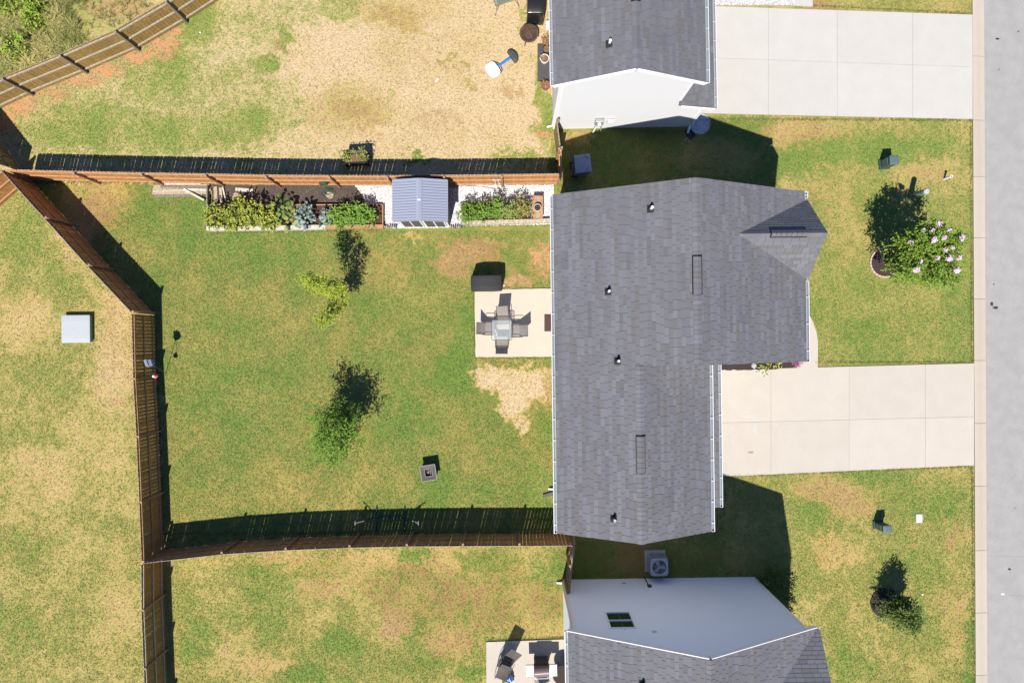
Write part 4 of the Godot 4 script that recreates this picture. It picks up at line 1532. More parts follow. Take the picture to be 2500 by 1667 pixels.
func make_trees():
	# forked sapling with yellow-green leaves
	var b := at(833, 723)
	var t := thing("young_tree", "slender forked young tree with yellow green leaves on the main lawn", "tree", b)
	var f := Vector3(-0.02, 1.15, 0.0)
	var tips := [Vector3(-0.42, 3.8, -0.38), Vector3(-0.12, 2.9, 1.2), Vector3(0.45, 2.9, -0.2), Vector3(0.15, 3.5, -0.3), Vector3(0.3, 2.1, 0.6)]
	var ws := [[limb(Vector3.ZERO, f, 0.01), 0.028, 0.022]]
	for q in tips:
		ws.append([limb(f, q, 0.05), 0.017, 0.005])
	obj("trunk", wood(ws), "bark", t)
	var st := begin()
	foliage(st, [[Vector3(-0.38, 3.55, -0.38), Vector3(0.26, 0.36, 0.20), 380], [Vector3(-0.42, 2.95, -0.28), Vector3(0.26, 0.34, 0.20), 360], [Vector3(-0.10, 2.55, -0.20), Vector3(0.28, 0.36, 0.24), 400], [Vector3(0.14, 3.2, -0.26), Vector3(0.26, 0.36, 0.22), 360], [Vector3(0.42, 2.6, -0.14), Vector3(0.24, 0.34, 0.22), 340], [Vector3(0.10, 1.95, -0.08), Vector3(0.30, 0.32, 0.24), 380], [Vector3(0.42, 1.85, 0.05), Vector3(0.22, 0.28, 0.22), 280], [Vector3(0.34, 1.85, 0.45), Vector3(0.20, 0.28, 0.20), 240], [Vector3(0.18, 2.2, 0.75), Vector3(0.24, 0.30, 0.18), 280], [Vector3(0.0, 2.55, 1.0), Vector3(0.24, 0.28, 0.18), 260], [Vector3(-0.14, 2.8, 1.18), Vector3(0.20, 0.20, 0.14), 170]], 0.095, 0.046, Color(0.20, 0.27, 0.018), Color(0.30, 0.35, 0.026), 0.3)
	obj("crown", st, "leaf", t)
	# spreading young maple-like tree
	b = at(847, 1038)
	t = thing("young_tree", "bushy young tree with narrow bright green leaves near the fire pit", "tree", b)
	ws = [[limb(Vector3.ZERO, Vector3(0, 0.9, 0), 0.01), 0.035, 0.028]]
	var lobes := []
	for i in 17:
		var an := TAU * i / 17.0 * 2.0 + rng.randf_range(-0.3, 0.3)
		var rr := rng.randf_range(0.45, 1.12)
		var h := rng.randf_range(1.5, 3.1) - rr * 0.1
		var tip := Vector3(cos(an) * rr, h, sin(an) * rr)
		ws.append([limb(Vector3(0, rng.randf_range(0.7, 1.2), 0), tip, 0.05), 0.016, 0.004])
		var m := Vector3(0, 1.0, 0).lerp(tip, 0.72)
		lobes.append([m, Vector3(0.30, 0.34, 0.30), 150])
		lobes.append([tip, Vector3(0.24, 0.24, 0.24), 110])
	lobes.append([Vector3(-0.35, 1.5, 1.0), Vector3(0.3, 0.3, 0.3), 200])
	lobes.append([Vector3(-0.1, 1.3, 1.35), Vector3(0.16, 0.2, 0.2), 90])
	lobes.append([Vector3(-0.95, 1.5, 0.45), Vector3(0.24, 0.24, 0.24), 130])
	lobes.append([Vector3(0, 3.0, 0), Vector3(0.35, 0.85, 0.35), 420])
	lobes.append([Vector3(0, 1.9, 0), Vector3(0.6, 0.7, 0.6), 1100])
	obj("trunk", wood(ws), "bark", t)
	st = begin()
	foliage(st, lobes, 0.135, 0.042, Color(0.095, 0.18, 0.013), Color(0.135, 0.24, 0.018), 0.05, 8)
	obj("crown", st, "leaf", t)
	# crape myrtle
	b = at(2163, 640)
	t = thing("flowering_tree", "round tree with clusters of pink flowers in the front lawn", "tree", b)
	ws = []
	lobes = []
	var heads := []
	for i in 26:
		var an := i * 2.399 + rng.randf_range(-0.2, 0.2)
		var rr := 1.34 * sqrt((i + 0.5) / 26.0) * rng.randf_range(0.78, 1.16) * (0.86 if cos(an) < -0.2 else 1.0)
		var h := 2.2 + 1.55 * sqrt(maxf(0.0, 1.0 - rr * rr / 2.6)) + rng.randf_range(-0.35, 0.25)
		var tip := Vector3(cos(an) * rr, h, sin(an) * rr)
		ws.append([limb(Vector3(cos(an) * 0.08, 0, sin(an) * 0.08), tip, 0.10), 0.022, 0.005])
		lobes.append([tip - Vector3(0, 0.2, 0), Vector3(0.24, 0.34, 0.24), 230])
		lobes.append([tip * Vector3(0.78, 0.60, 0.78), Vector3(0.34, 0.36, 0.34), 140])
		if rng.randf() < 0.6 + 0.4 * clampf((cos(an) - sin(an)) * 0.6, -0.5, 1.0):
			heads.append(tip + Vector3(rng.randf_range(-0.12, 0.12), 0.26, rng.randf_range(-0.12, 0.12)))
	obj("trunk", wood(ws), "bark", t)
	st = begin()
	foliage(st, lobes, 0.115, 0.062, Color(0.11, 0.19, 0.015), Color(0.16, 0.255, 0.02), 0.1, 7)
	obj("crown", st, "leaf", t)
	for h in heads:
		st = begin()
		var sz := rng.randf_range(0.055, 0.125)
		st.set_color(Color(0.62, 0.45, 0.59))
		lathe(st, h, [[0.0, -sz * 0.7], [sz * 0.55, -sz * 0.4], [sz * 0.75, 0.0], [sz * 0.55, sz * 0.45], [0.0, sz * 0.75]], 9)
		for i in 80:
			var d := rdir() * Vector3(1, 0.9, 1)
			leaf(st, h + d * sz * rng.randf_range(0.45, 0.85), (d * 0.6 + rdir()).normalized(), Vector3.UP, 0.06, 0.05, Color(0.60, 0.43, 0.57).lerp(Color(0.72, 0.56, 0.70), rng.randf()))
		obj("flower_cluster", st, "petal", t)
	# conical little evergreen in the southern front lawn
	b = at(2165, 1470)
	t = thing("small_tree", "small dark green tree on a mulch circle in the southern front lawn", "tree", b)
	obj("trunk", wood([[limb(Vector3.ZERO, Vector3(0.02, 1.9, 0), 0.02), 0.03, 0.008]]), "bark", t)
	st = begin()
	lobes = []
	for i in 16:
		var h := 0.55 + 1.65 * i / 16.0
		var rr := 0.50 * (1.0 - 0.6 * i / 16.0)
		var an := i * 2.4
		lobes.append([Vector3(cos(an) * rr, h, sin(an) * rr), Vector3(0.24, 0.24, 0.24), 300])
	lobes.append([Vector3(0, 1.3, 0), Vector3(0.38, 0.75, 0.38), 1200])
	foliage(st, lobes, 0.10, 0.05, Color(0.075, 0.125, 0.017), Color(0.11, 0.16, 0.022), 0.1)
	obj("crown", st, "leaf", t)
	# shrub in the shade by the southern house
	b = at(1876, 1420)
	t = thing("shrub", "dense green shrub in the shade at the corner of the pale sided house", "shrub", b)
	ws = []
	for i in 6:
		ws.append([limb(Vector3.ZERO, Vector3(cos(i * 1.05) * 0.4, 1.2, sin(i * 1.05) * 0.4), 0.05), 0.02, 0.006])
	obj("stems", wood(ws), "bark", t)
	st = begin()
	foliage(st, [[Vector3(0, 0.9, -0.1), Vector3(0.62, 0.75, 0.72), 2600], [Vector3(0.35, 0.8, -0.5), Vector3(0.42, 0.6, 0.4), 900], [Vector3(0.2, 1.0, 0.5), Vector3(0.45, 0.6, 0.45), 900]], 0.08, 0.045, Color(0.065, 0.11, 0.016), Color(0.095, 0.155, 0.02), 0.1)
	obj("foliage", st, "leaf", t)
	mulch_ring(at(2160, 641), 0.60, "dark mulch circle with pinkish edging under the flowering tree", true)
	mulch_ring(at(2161, 1471), 0.66, "dark mulch circle under the small front tree", false)

func chips(parent: Node, poly: PackedVector2Array, y: float, n: int, size: Vector3, c0: Color, c1: Color, called: String):
	var r := Rect2(poly[0], Vector2.ZERO)
	for q in poly:
		r = r.expand(q)
	var st := begin()
	# an uneven pebble of eight faces
	var p := [Vector3(0.5, 0, 0.1), Vector3(-0.05, 0.05, 0.5), Vector3(-0.5, 0, -0.08), Vector3(0.08, -0.05, -0.5), Vector3(0.05, 0.5, 0.0), Vector3(0, -0.5, 0)]
	for i in 4:
		tri(st, p[i], p[4], p[(i + 1) % 4])
		tri(st, p[i], p[(i + 1) % 4], p[5])
	var mm := MultiMesh.new()
	mm.transform_format = MultiMesh.TRANSFORM_3D
	mm.use_colors = true
	mm.mesh = mesh(st)
	var list := []
	var guard := 0
	while list.size() < n and guard < n * 6:
		guard += 1
		var q := Vector2(rng.randf_range(r.position.x, r.end.x), rng.randf_range(r.position.y, r.end.y))
		if Geometry2D.is_point_in_polygon(q, poly):
			list.append(q)
	mm.instance_count = list.size()
	for i in list.size():
		var s := size * rng.randf_range(0.6, 1.35)
		mm.set_instance_transform(i, Transform3D(Basis.from_euler(Vector3(rng.randf_range(-0.4, 0.4), rng.randf() * TAU, rng.randf_range(-0.4, 0.4))).scaled_local(s), Vector3(list[i].x, y + rng.randf_range(-0.3, 0.5) * s.y, list[i].y)))
		mm.set_instance_color(i, c0.lerp(c1, rng.randf()))
	var o := MultiMeshInstance3D.new()
	o.multimesh = mm
	o.material_override = mats["stones"]
	o.name = called
	o.set_meta("kind", "stuff")
	parent.add_child(o, true)
	return o

func mulch_ring(c: Vector3, r: float, label: String, edged: bool):
	var t := thing("mulch_bed", label, "mulch bed", c)
	var st := begin()
	var poly := ragged(ellipse(Vector3.ZERO, r, r, 30), 0.1, 0.02)
	prism(st, poly, 0.001, 0.035)
	obj("mulch", st, "mulch", t)
	chips(t, poly, 0.04, 900, Vector3(0.05, 0.012, 0.018), Color(0.030, 0.021, 0.017), Color(0.085, 0.06, 0.048), "mulch_chips")
	if edged:
		var n := 26
		for i in n:
			st = begin()
			var a := TAU * i / n
			rbox(st, Vector3(cos(a) * (r + 0.035), 0.03, sin(a) * (r + 0.035)), Vector3(0.07, 0.10, TAU * r / n * 0.98), 0.015, Basis(Vector3.UP, -a))
			obj("edging_block", st, "brick_pink", t)

# ---------------------------------------------------------------- vegetable garden
func plank(root: Node, a: Vector3, b: Vector3, w: float, t: float, m, called := "plank"):
	var st := begin()
	bar(st, a, b, w, t)
	return obj(called, st, m, root)

func rect(x0: float, z0: float, x1: float, z1: float) -> PackedVector2Array:
	return PackedVector2Array([Vector2(x0, z0), Vector2(x1, z0), Vector2(x1, z1), Vector2(x0, z1)])

func plant(called: String, label: String, cat: String, p: Vector3, lobes: Array, len: float, w: float, c0: Color, c1: Color, h := 0.4, group := "", droop := 0.1):
	var t := thing(called, label, cat, p, 0.0, group)
	var ws := []
	for i in 4:
		ws.append([limb(Vector3.ZERO, Vector3(cos(i * 1.6) * 0.12, h, sin(i * 1.6) * 0.12), 0.02), 0.008, 0.004])
	obj("stem", wood(ws), mat_green(), t)
	var st := begin()
	foliage(st, lobes, len, w, c0, c1, droop, 5)
	obj("foliage", st, "leaf", t)
	return t

func clumps(n: int, spread: float, y0: float, y1: float, per: int) -> Array:
	# a bush is a number of leafy shoots of different height with gaps between them
	var out := []
	for i in n:
		var a := i * 2.399
		var f := sqrt((i + 0.5) / n)
		out.append([Vector3(cos(a) * f * spread, lerpf(y0 + 0.12, y1, pow(rng.randf(), 0.7) * (1.15 - 0.5 * f)), sin(a) * f * spread), Vector3(0.13, 0.13, 0.13), per])
	return out

func mat_green():
	if not mats.has("stem_green"):
		mat("stem_green", lin(0.09, 0.12, 0.03), 0.7)
	return "stem_green"

var big_leaf_mesh: ArrayMesh

func big_leaf() -> ArrayMesh:
	# a broad lobed leaf, cupped a little, one unit long, lying along +x
	var st := begin()
	var rim := []
	var n := 16
	for i in n:
		var a := TAU * i / n
		var r := 0.5 * (1.0 + 0.12 * cos(5.0 * a)) * (0.75 if i == n / 2 else 1.0)
		rim.append(Vector3(0.5 + cos(a) * r, 0.10 * cos(a * 2.0) - 0.05, sin(a) * r * 0.95))
	for i in n:
		tri(st, Vector3(0.45, 0.05, 0), rim[(i + 1) % n], rim[i])
	return mesh(st)

func leafy(called: String, label: String, cat: String, p: Vector3, count: int, spread: float, size: float, ms: Array, h: float, squash := 1.0, group := ""):
	# a plant of broad single leaves, each on a stalk of its own
	if big_leaf_mesh == null:
		big_leaf_mesh = big_leaf()
	var t := thing(called, label, cat, p, 0.0, group)
	var stalks := begin()
	for i in count:
		var a := i * 2.399 + rng.randf_range(-0.3, 0.3)
		var f := sqrt((i + 0.7) / count)
		var q := Vector3(cos(a) * f * spread, h * (1.15 - 0.5 * f) + rng.randf_range(-0.05, 0.05), sin(a) * f * spread * squash)
		tube(stalks, [Vector3(q.x * 0.2, 0, q.z * 0.2), Vector3(q.x * 0.55, q.y * 0.7, q.z * 0.55), q], 0.007, 0.004, 5)
		var o := obj("leaf", big_leaf_mesh, ms[rng.randi() % ms.size()], t)
		var s := size * rng.randf_range(0.7, 1.2)
		o.transform = Transform3D(Basis.from_euler(Vector3(rng.randf_range(-0.4, 0.4), -a + rng.randf_range(-0.5, 0.5), rng.randf_range(-0.55, 0.1))).scaled_local(Vector3.ONE * s), q - Vector3(cos(a), 0, sin(a)) * s * 0.3)
	obj("stalk", stalks, mat_green(), t)
	return t

func make_garden():
	var lm := []
	for q in [[0.08, 0.145, 0.025], [0.12, 0.19, 0.035], [0.19, 0.24, 0.045], [0.26, 0.27, 0.06]]:
		var m := mat("squash%d" % lm.size(), lin(q[0], q[1], q[2]), 0.7, mats["soft_tex"], 4.0)
		m.cull_mode = BaseMaterial3D.CULL_DISABLED
		lm.append(m)
	var km := []
	for q in [[0.15, 0.215, 0.20], [0.19, 0.26, 0.24], [0.12, 0.18, 0.155], [0.24, 0.30, 0.28]]:
		var m := mat("kale%d" % km.size(), lin(q[0], q[1], q[2]), 0.6, mats["soft_tex"], 4.0)
		m.cull_mode = BaseMaterial3D.CULL_DISABLED
		km.append(m)
	# bare path behind the long bed
	var path := sheet("soil_path", "bare brown soil path between the fence and the long vegetable bed", "path", ragged(rect(-13.3, -6.95, -6.35, -6.03), 0.3, 0.03), 0.012, "soil")
	chips(path, rect(-13.3, -6.9, -6.4, -6.05), 0.014, 500, Vector3(0.05, 0.02, 0.04), Color(0.06, 0.05, 0.04), Color(0.22, 0.18, 0.15), "clods")
	# white gravel round the shed and the short bed
	var gp := PackedVector2Array([Vector2(-7.0, -6.95), Vector2(1.85, -6.95), Vector2(1.85, -5.18), Vector2(-2.2, -5.12), Vector2(-2.8, -5.05), Vector2(-5.0, -5.02), Vector2(-5.66, -5.03), Vector2(-5.66, -6.02), Vector2(-6.5, -6.1), Vector2(-6.6, -6.45)])
	var grv := sheet("gravel", "white marble gravel spread round the grey garden shed", "gravel", gp, 0.02, "gravel_base")
	chips(grv, gp, 0.022, 14000, Vector3(0.048, 0.026, 0.04), Color(0.52, 0.52, 0.54), Color(0.86, 0.85, 0.84), "stones")
	# long bed
	var t := thing("raised_bed", "long raised vegetable bed of wooden planks beside the fence", "raised bed", Vector3(-9.5, 0, -5.5))
	var o := Vector3(-9.5, 0, -5.5)
	plank(t, Vector3(-13.40, 0.14, -4.90) - o, Vector3(-8.2, 0.14, -4.97) - o, 0.06, 0.27, "lumber_white")
	plank(t, Vector3(-13.44, 0.295, -4.97) - o, Vector3(-8.2, 0.295, -5.03) - o, 0.19, 0.035, "lumber_white", "cap_board")
	plank(t, Vector3(-8.19, 0.285, -5.05) - o, Vector3(-5.66, 0.285, -5.07) - o, 0.15, 0.035, "lumber_orange", "cap_board")
	plank(t, Vector3(-8.19, 0.13, -4.98) - o, Vector3(-5.68, 0.13, -5.0) - o, 0.05, 0.25, "lumber_orange")
	plank(t, Vector3(-13.43, 0.15, -6.9) - o, Vector3(-13.43, 0.15, -4.93) - o, 0.05, 0.29, "lumber_grey")
	plank(t, Vector3(-13.36, 0.12, -6.02) - o, Vector3(-9.6, 0.12, -6.02) - o, 0.045, 0.22, "lumber_b")
	plank(t, Vector3(-9.58, 0.12, -6.02) - o, Vector3(-5.74, 0.12, -6.03) - o, 0.045, 0.22, "lumber_orange")
	plank(t, Vector3(-5.70, 0.13, -6.03) - o, Vector3(-5.70, 0.13, -5.03) - o, 0.045, 0.24, "lumber_orange")
	var st := begin()
	prism(st, rect(-13.38 + 9.5, -6.0 + 5.5, -5.73 + 9.5, -5.02 + 5.5), 0.01, 0.19)
	obj("soil", st, "soil_bed", t)
	# short bed
	var o2 := Vector3(-0.5, 0, -5.7)
	t = thing("raised_bed", "short raised vegetable bed between the shed and the house", "raised bed", o2)
	plank(t, Vector3(-2.2, 0.12, -5.16) - o2, Vector3(1.72, 0.12, -5.27) - o2, 0.06, 0.23, "lumber")
	plank(t, Vector3(-2.22, 0.255, -5.22) - o2, Vector3(1.74, 0.255, -5.33) - o2, 0.17, 0.035, "lumber", "cap_board")
	plank(t, Vector3(-2.2, 0.11, -6.1) - o2, Vector3(0.86, 0.11, -6.1) - o2, 0.045, 0.2, "lumber_b")
	plank(t, Vector3(-2.22, 0.11, -6.09) - o2, Vector3(-2.22, 0.11, -5.2) - o2, 0.045, 0.2, "lumber_b")
	plank(t, Vector3(0.86, 0.11, -6.1) - o2, Vector3(0.86, 0.11, -5.28) - o2, 0.045, 0.2, "lumber_grey")
	st = begin()
	prism(st, PackedVector2Array([Vector2(-1.7, -0.38), Vector2(1.34, -0.38), Vector2(1.34, 0.40), Vector2(-1.7, 0.48)]), 0.01, 0.16)
	obj("soil", st, "soil_bed", t)
	# wooden potting box with a bucket sunk in its top
	var pb := Vector3(1.13, 0, -5.87)
	t = thing("plank_bench", "small bench of orange planks with a round hole at the end of the short bed", "bench", pb)
	for k in 3:
		plank(t, Vector3(-0.135 + 0.148 * k - 0.01, 0.45, -0.50), Vector3(-0.135 + 0.148 * k - 0.01, 0.45, 0.48), 0.142, 0.035, ["lumber_orange", "lumber_b", "lumber_orange"][k])
	for q in [[-0.18, -0.42], [0.18, -0.42], [-0.18, 0.40], [0.18, 0.40]]:
		st = begin()
		box(st, Vector3(q[0], 0.215, q[1]), Vector3(0.07, 0.43, 0.07))
		obj("leg", st, "lumber_b", t)
	t = thing("bucket", "dark bucket of soil standing on the plank bench", "bucket", pb + Vector3(-0.02, 0.468, 0.05))
	st = begin()
	lathe(st, Vector3.ZERO, [[0.0, 0.0], [0.12, 0.0], [0.15, 0.20], [0.162, 0.20], [0.162, 0.215], [0.14, 0.215], [0.135, 0.16]], 20)
	obj("pail", st, "lumber_white", t)
	st = begin()
	lathe(st, Vector3.ZERO, [[0.137, 0.16], [0.0, 0.165]], 18)
	obj("soil", st, "mulch", t)
	# log edging either side of the shed
	for q in [[-5.62, -5.06, 6, "left", "row of short wooden stakes between the long bed and the shed"], [-2.72, -5.05, 6, "right", "row of short wooden stakes between the shed and the short bed"]]:
		t = thing("stake_edging", q[4], "edging", Vector3(q[0], 0, q[1]))
		for k in q[2]:
			st = begin()
			tube(st, [Vector3(k * 0.095, 0, 0.01 * (k % 2)), Vector3(k * 0.095 + rng.randf_range(-0.01, 0.01), rng.randf_range(0.2, 0.3), 0)], 0.038, 0.036, 8)
			obj("stake", st, ["lumber_b", "lumber", "lumber_grey"][k % 3], t)
	# plants of the long bed
	var yel0 := Color(0.14, 0.22, 0.022)
	var yel1 := Color(0.33, 0.32, 0.045)
	var names := ["yellowing bean plant at the plank end of the long bed", "bean plant with pale yellow leaves and a gap of brown stems", "yellowing bean plant leaning over the front plank of the long bed", "bean plant tangled with its neighbours beside the squash", "lower yellowing bean plant spilling over the path side"]
	var bx := [-12.95, -12.1, -11.3, -10.65, -11.9]
	var bz := [-5.45, -5.35, -5.5, -5.35, -5.75]
	for i in 5:
		plant("bean_plant", names[i], "plant", Vector3(bx[i], 0.19, bz[i]), clumps(12, 0.42, 0.15, 0.8, 40), 0.125, 0.088, yel0, yel1, 0.35, "bean plants of the long bed")
	plant("bean_plant", "greener bean plant trailing along the front plank of the long bed", "plant", Vector3(-12.2, 0.19, -5.12), [[Vector3(-0.3, 0.12, 0), Vector3(0.5, 0.1, 0.12), 110], [Vector3(0.5, 0.12, 0), Vector3(0.5, 0.1, 0.14), 130]], 0.08, 0.06, Color(0.08, 0.13, 0.02), Color(0.26, 0.27, 0.06), 0.1, "bean plants of the long bed")
	leafy("squash_plant", "squash plant with broad green leaves reaching over the path", "plant", Vector3(-10.05, 0.19, -5.85), 18, 0.50, 0.20, [lm[0], lm[1], lm[1]], 0.62)
	leafy("squash_plant", "squash plant with broad yellow green leaves in the long bed", "plant", Vector3(-9.95, 0.19, -5.35), 22, 0.52, 0.19, [lm[1], lm[2], lm[3]], 0.5)
	leafy("squash_plant", "squash plant with dark broad leaves next to the beans", "plant", Vector3(-10.65, 0.19, -5.3), 16, 0.42, 0.19, [lm[0], lm[1], lm[2]], 0.5)
	leafy("kale_plant", "large blue green kale reaching across the whole long bed", "plant", Vector3(-9.05, 0.19, -5.45), 58, 0.44, 0.14, km, 0.6, 1.3)
	leafy("kale_plant", "smaller blue green kale beside the bushy pepper plants", "plant", Vector3(-8.05, 0.19, -5.45), 34, 0.34, 0.125, km, 0.5, 1.2)
	for i in 3:
		plant("pepper_plant", ["bushy bright green pepper plant next to the smaller kale", "bushy bright green pepper plant in the middle of its row", "bushy bright green pepper plant nearest the shed"][i], "plant", Vector3([-7.5, -6.95, -6.4][i], 0.19, [-5.4, -5.5, -5.45][i]), clumps(11, 0.34, 0.2, 0.85, 56), 0.115, 0.066, Color(0.11, 0.21, 0.022), Color(0.17, 0.30, 0.032), 0.4, "", 0.25)
	for i in 4:
		plant("cucumber_vine", "pale green trailing vine along the front plank under the peppers" if i == 0 else ["", "tuft of pale green vine below the middle pepper plant", "tuft of pale green vine by the front plank near the shed", "tuft of pale green vine by the front plank beside the kale"][i], "plant", Vector3([-7.3, -6.9, -6.2, -8.4][i], 0.19, -5.08), [[Vector3(0, 0.1, 0.0), Vector3(0.3, 0.1, 0.13), 90]], 0.07, 0.05, Color(0.06, 0.13, 0.03), Color(0.17, 0.27, 0.08), 0.1)
	# plants of the short bed
	for i in 5:
		plant("tomato_plant", ["dense green tomato plant at the shed end of the short bed", "dense green tomato plant second from the shed", "tall green tomato plant in the middle of the short bed", "lighter green tomato plant with thin stems near the bench", "yellowing tomato plant beside the plank bench"][i], "plant", Vector3([-1.85, -1.3, -0.7, -0.1, 0.42][i], 0.16, [-5.6, -5.65, -5.75, -5.65, -5.75][i]), clumps(11, 0.36, 0.15, 0.95, 62), 0.095, 0.06, [Color(0.10, 0.18, 0.02), Color(0.10, 0.18, 0.02), Color(0.11, 0.20, 0.022), Color(0.16, 0.21, 0.045), Color(0.19, 0.19, 0.05)][i], [Color(0.155, 0.27, 0.03), Color(0.155, 0.27, 0.03), Color(0.18, 0.31, 0.035), Color(0.24, 0.30, 0.075), Color(0.30, 0.27, 0.075)][i], 0.6)
	plant("herb_plant", "low pale herb by the front plank at the shed end of the short bed", "plant", Vector3(-2.05, 0.12, -5.2), [[Vector3(0, 0.15, 0), Vector3(0.22, 0.12, 0.2), 150]], 0.055, 0.03, Color(0.07, 0.14, 0.06), Color(0.16, 0.26, 0.12), 0.12)
	# loose boards inside the end of the long bed's path
	t = thing("board_stack", "three loose tan boards lying between the fence and the bean plants", "boards", at(533, 475))
	plank(t, Vector3(-0.12, 0.05, -0.35), Vector3(-0.10, 0.05, 0.42), 0.16, 0.035, "lumber_b", "board")
	plank(t, Vector3(0.09, 0.04, -0.30), Vector3(0.16, 0.04, 0.38), 0.12, 0.03, "lumber", "board")
	plank(t, Vector3(0.22, 0.10, -0.32), Vector3(0.34, 0.06, 0.30), 0.06, 0.03, "lumber_white", "board")
	t = thing("board", "single pale board lying on the soil path by the fence", "board", at(596, 463))
	plank(t, Vector3(-0.38, 0.035, -0.01), Vector3(0.38, 0.035, 0.05), 0.15, 0.035, "lumber_white", "plank")
	for q in [[576, 476, 0.11, "flat tan stepping stone on the soil path"], [805, 477, 0.17, "round tan stepping stone under the hose"]]:
		t = thing("stepping_stone", q[3], "stone", at(q[0], q[1]))
		st = begin()
		prism(st, ragged(ellipse(Vector3.ZERO, q[2], q[2] * 0.9, 14), 0.05, 0.012), 0.0, 0.045)
		obj("slab", st, "lumber_b", t)
	# lumber pile by the fence
	t = thing("lumber_pile", "pile of weathered planks lying on the grass by the fence", "lumber", at(445, 462))
	var boards := [[-1.27, -0.12, 1.25, -0.16, 0.03, 0.14, "lumber_b"], [-1.30, 0.02, 1.3, -0.02, 0.03, 0.13, "lumber"], [-1.32, 0.18, 1.32, 0.14, 0.035, 0.15, "lumber_b"], [-1.25, 0.32, 0.9, 0.28, 0.03, 0.10, "lumber_grey"], [-0.85, -0.25, 0.85, -0.27, 0.075, 0.12, "lumber_white"], [-0.95, -0.10, 1.28, -0.06, 0.075, 0.09, "lumber_grey"], [-0.35, -0.30, 0.35, -0.32, 0.11, 0.11, "lumber_b"], [-1.28, 0.10, 1.2, 0.03, 0.075, 0.12, "lumber"], [0.1, 0.02, 1.3, 0.06, 0.115, 0.09, "lumber_white"]]
	for q in boards:
		plank(t, Vector3(q[0], q[4], q[1]), Vector3(q[2], q[4] + 0.004, q[3]), q[5], 0.035, q[6], "board")
	plank(t, Vector3(0.18, 0.17, 0.06), Vector3(1.02, 0.15, 0.52), 0.09, 0.04, "lumber_white", "board")
	# shed
	var sp := Vector3(-3.83, 0, -5.85)
	t = thing("garden_shed", "grey resin garden shed with a ridged panel roof", "shed", sp)
	var eh := 1.9
	var rh := 2.2
	var hx := 1.14
	var zf := 0.86
	st = begin()
	for q in [[-1.05, -0.76, -1.05, 0.72], [1.05, -0.76, 1.05, 0.72]]:
		bar(st, Vector3(q[0], eh / 2, q[1]), Vector3(q[2], eh / 2, q[3]), 0.05, eh)
	box(st, Vector3(0, eh / 2, -0.785), Vector3(2.14, eh, 0.05))
	obj("wall", st, "shed_panel", t)
	# roof: ribbed panels with proud seams, one panel at a time
	var n := 15
	for sgn in [-1.0, 1.0]:
		for k in n:
			var z0 := -0.85 + 1.71 * k / n
			var z1 := -0.85 + 1.71 * (k + 1) / n - 0.018
			st = begin()
			bar(st, Vector3(0.02 * sgn, rh, (z0 + z1) / 2), Vector3(hx * sgn, eh, (z0 + z1) / 2), z1 - z0, 0.03, Vector3(0, 1, 0))
			obj("roof_panel", st, "shed_grey", t)
		st = begin()
		bar(st, Vector3(0.02 * sgn, rh - 0.022, 0.0), Vector3(hx * sgn * 0.995, eh - 0.022, 0.0), 1.70, 0.025)
		obj("roof_underlay", st, "shed_seam", t)
		st = begin()
		bar(st, Vector3(hx * sgn * 1.004, eh, -0.86), Vector3(hx * sgn * 1.004, eh, 0.87), 0.03, 0.045)
		bar(st, Vector3(0, rh + 0.012, 0.87), Vector3(hx * sgn, eh + 0.012, 0.87), 0.03, 0.04)
		bar(st, Vector3(0, rh + 0.012, -0.86), Vector3(hx * sgn, eh + 0.012, -0.86), 0.03, 0.04)
		obj("roof_edge", st, "shed_grey", t)
	st = begin()
	bar(st, Vector3(-0.05, rh + 0.022, -0.865), Vector3(-0.05, rh + 0.022, 0.875), 0.13, 0.02, Vector3(-0.3, 1, 0))
	bar(st, Vector3(0.05, rh + 0.022, -0.865), Vector3(0.05, rh + 0.022, 0.875), 0.13, 0.02, Vector3(0.3, 1, 0))
	var rc := obj("ridge_cover", st, "shed_grey", t)
	st = begin()
	rbox(st, Vector3(0, rh + 0.04, 0.02), Vector3(0.14, 0.02, 0.06), 0.008)
	obj("clip", st, "shed_trim", rc)
	# front gable wall with two doors of dark panels between white posts
	st = begin()
	var front := PackedVector2Array([Vector2(-1.05, 0.0), Vector2(1.05, 0.0), Vector2(1.05, eh - 0.03), Vector2(0, rh - 0.05), Vector2(-1.05, eh - 0.03)])
	quad(st, Vector3(-1.05, 0, 0.73), Vector3(1.05, 0, 0.73), Vector3(1.05, eh - 0.05, 0.73), Vector3(-1.05, eh - 0.05, 0.73))
	tri(st, Vector3(-1.05, eh - 0.05, 0.73), Vector3(1.05, eh - 0.05, 0.73), Vector3(0, rh - 0.07, 0.73))
	obj("wall", st, "shed_trim", t)
	for k in 2:
		var dx := -0.5 if k == 0 else 0.5
		st = begin()
		box(st, Vector3(dx, 0.93, 0.755), Vector3(0.92, 1.78, 0.035))
		var door := obj("door", st, "shed_trim", t)
		for j in 2:
			for i in 4:
				st = begin()
				box(st, Vector3(dx - 0.215 + 0.43 * j - 0.138 + 0.092 * i, 0.93, 0.776), Vector3(0.088, 1.62, 0.014))
				obj("board", st, "shed_panel", door)
	# hose reel on the fence and its hoses
	hose_reel(at(801, 455), "green hose wound on a reel hung on the fence behind the peppers", Vector3(0, 0.75, -0.02))
	hose_reel(at(1213, 449), "dark wire hose reel hung on the fence behind the tomato plants", Vector3(0, 1.0, -0.08), true)
	var hs := begin()
	var pts := []
	for i in 60:
		var a := i * 0.42
		var r := 0.20 + 0.10 * sin(i * 0.11)
		pts.append(Vector3(cos(a) * r * 1.1, 0.025 + 0.001 * i, sin(a) * r * 0.8))
	tube(hs, pts, 0.012, -1, 6)
	var ho := thing("garden_hose", "loops of green garden hose dropped on the soil path", "hose", at(800, 470))
	obj("coil", hs, "hose", ho)
	hs = begin()
	pts = []
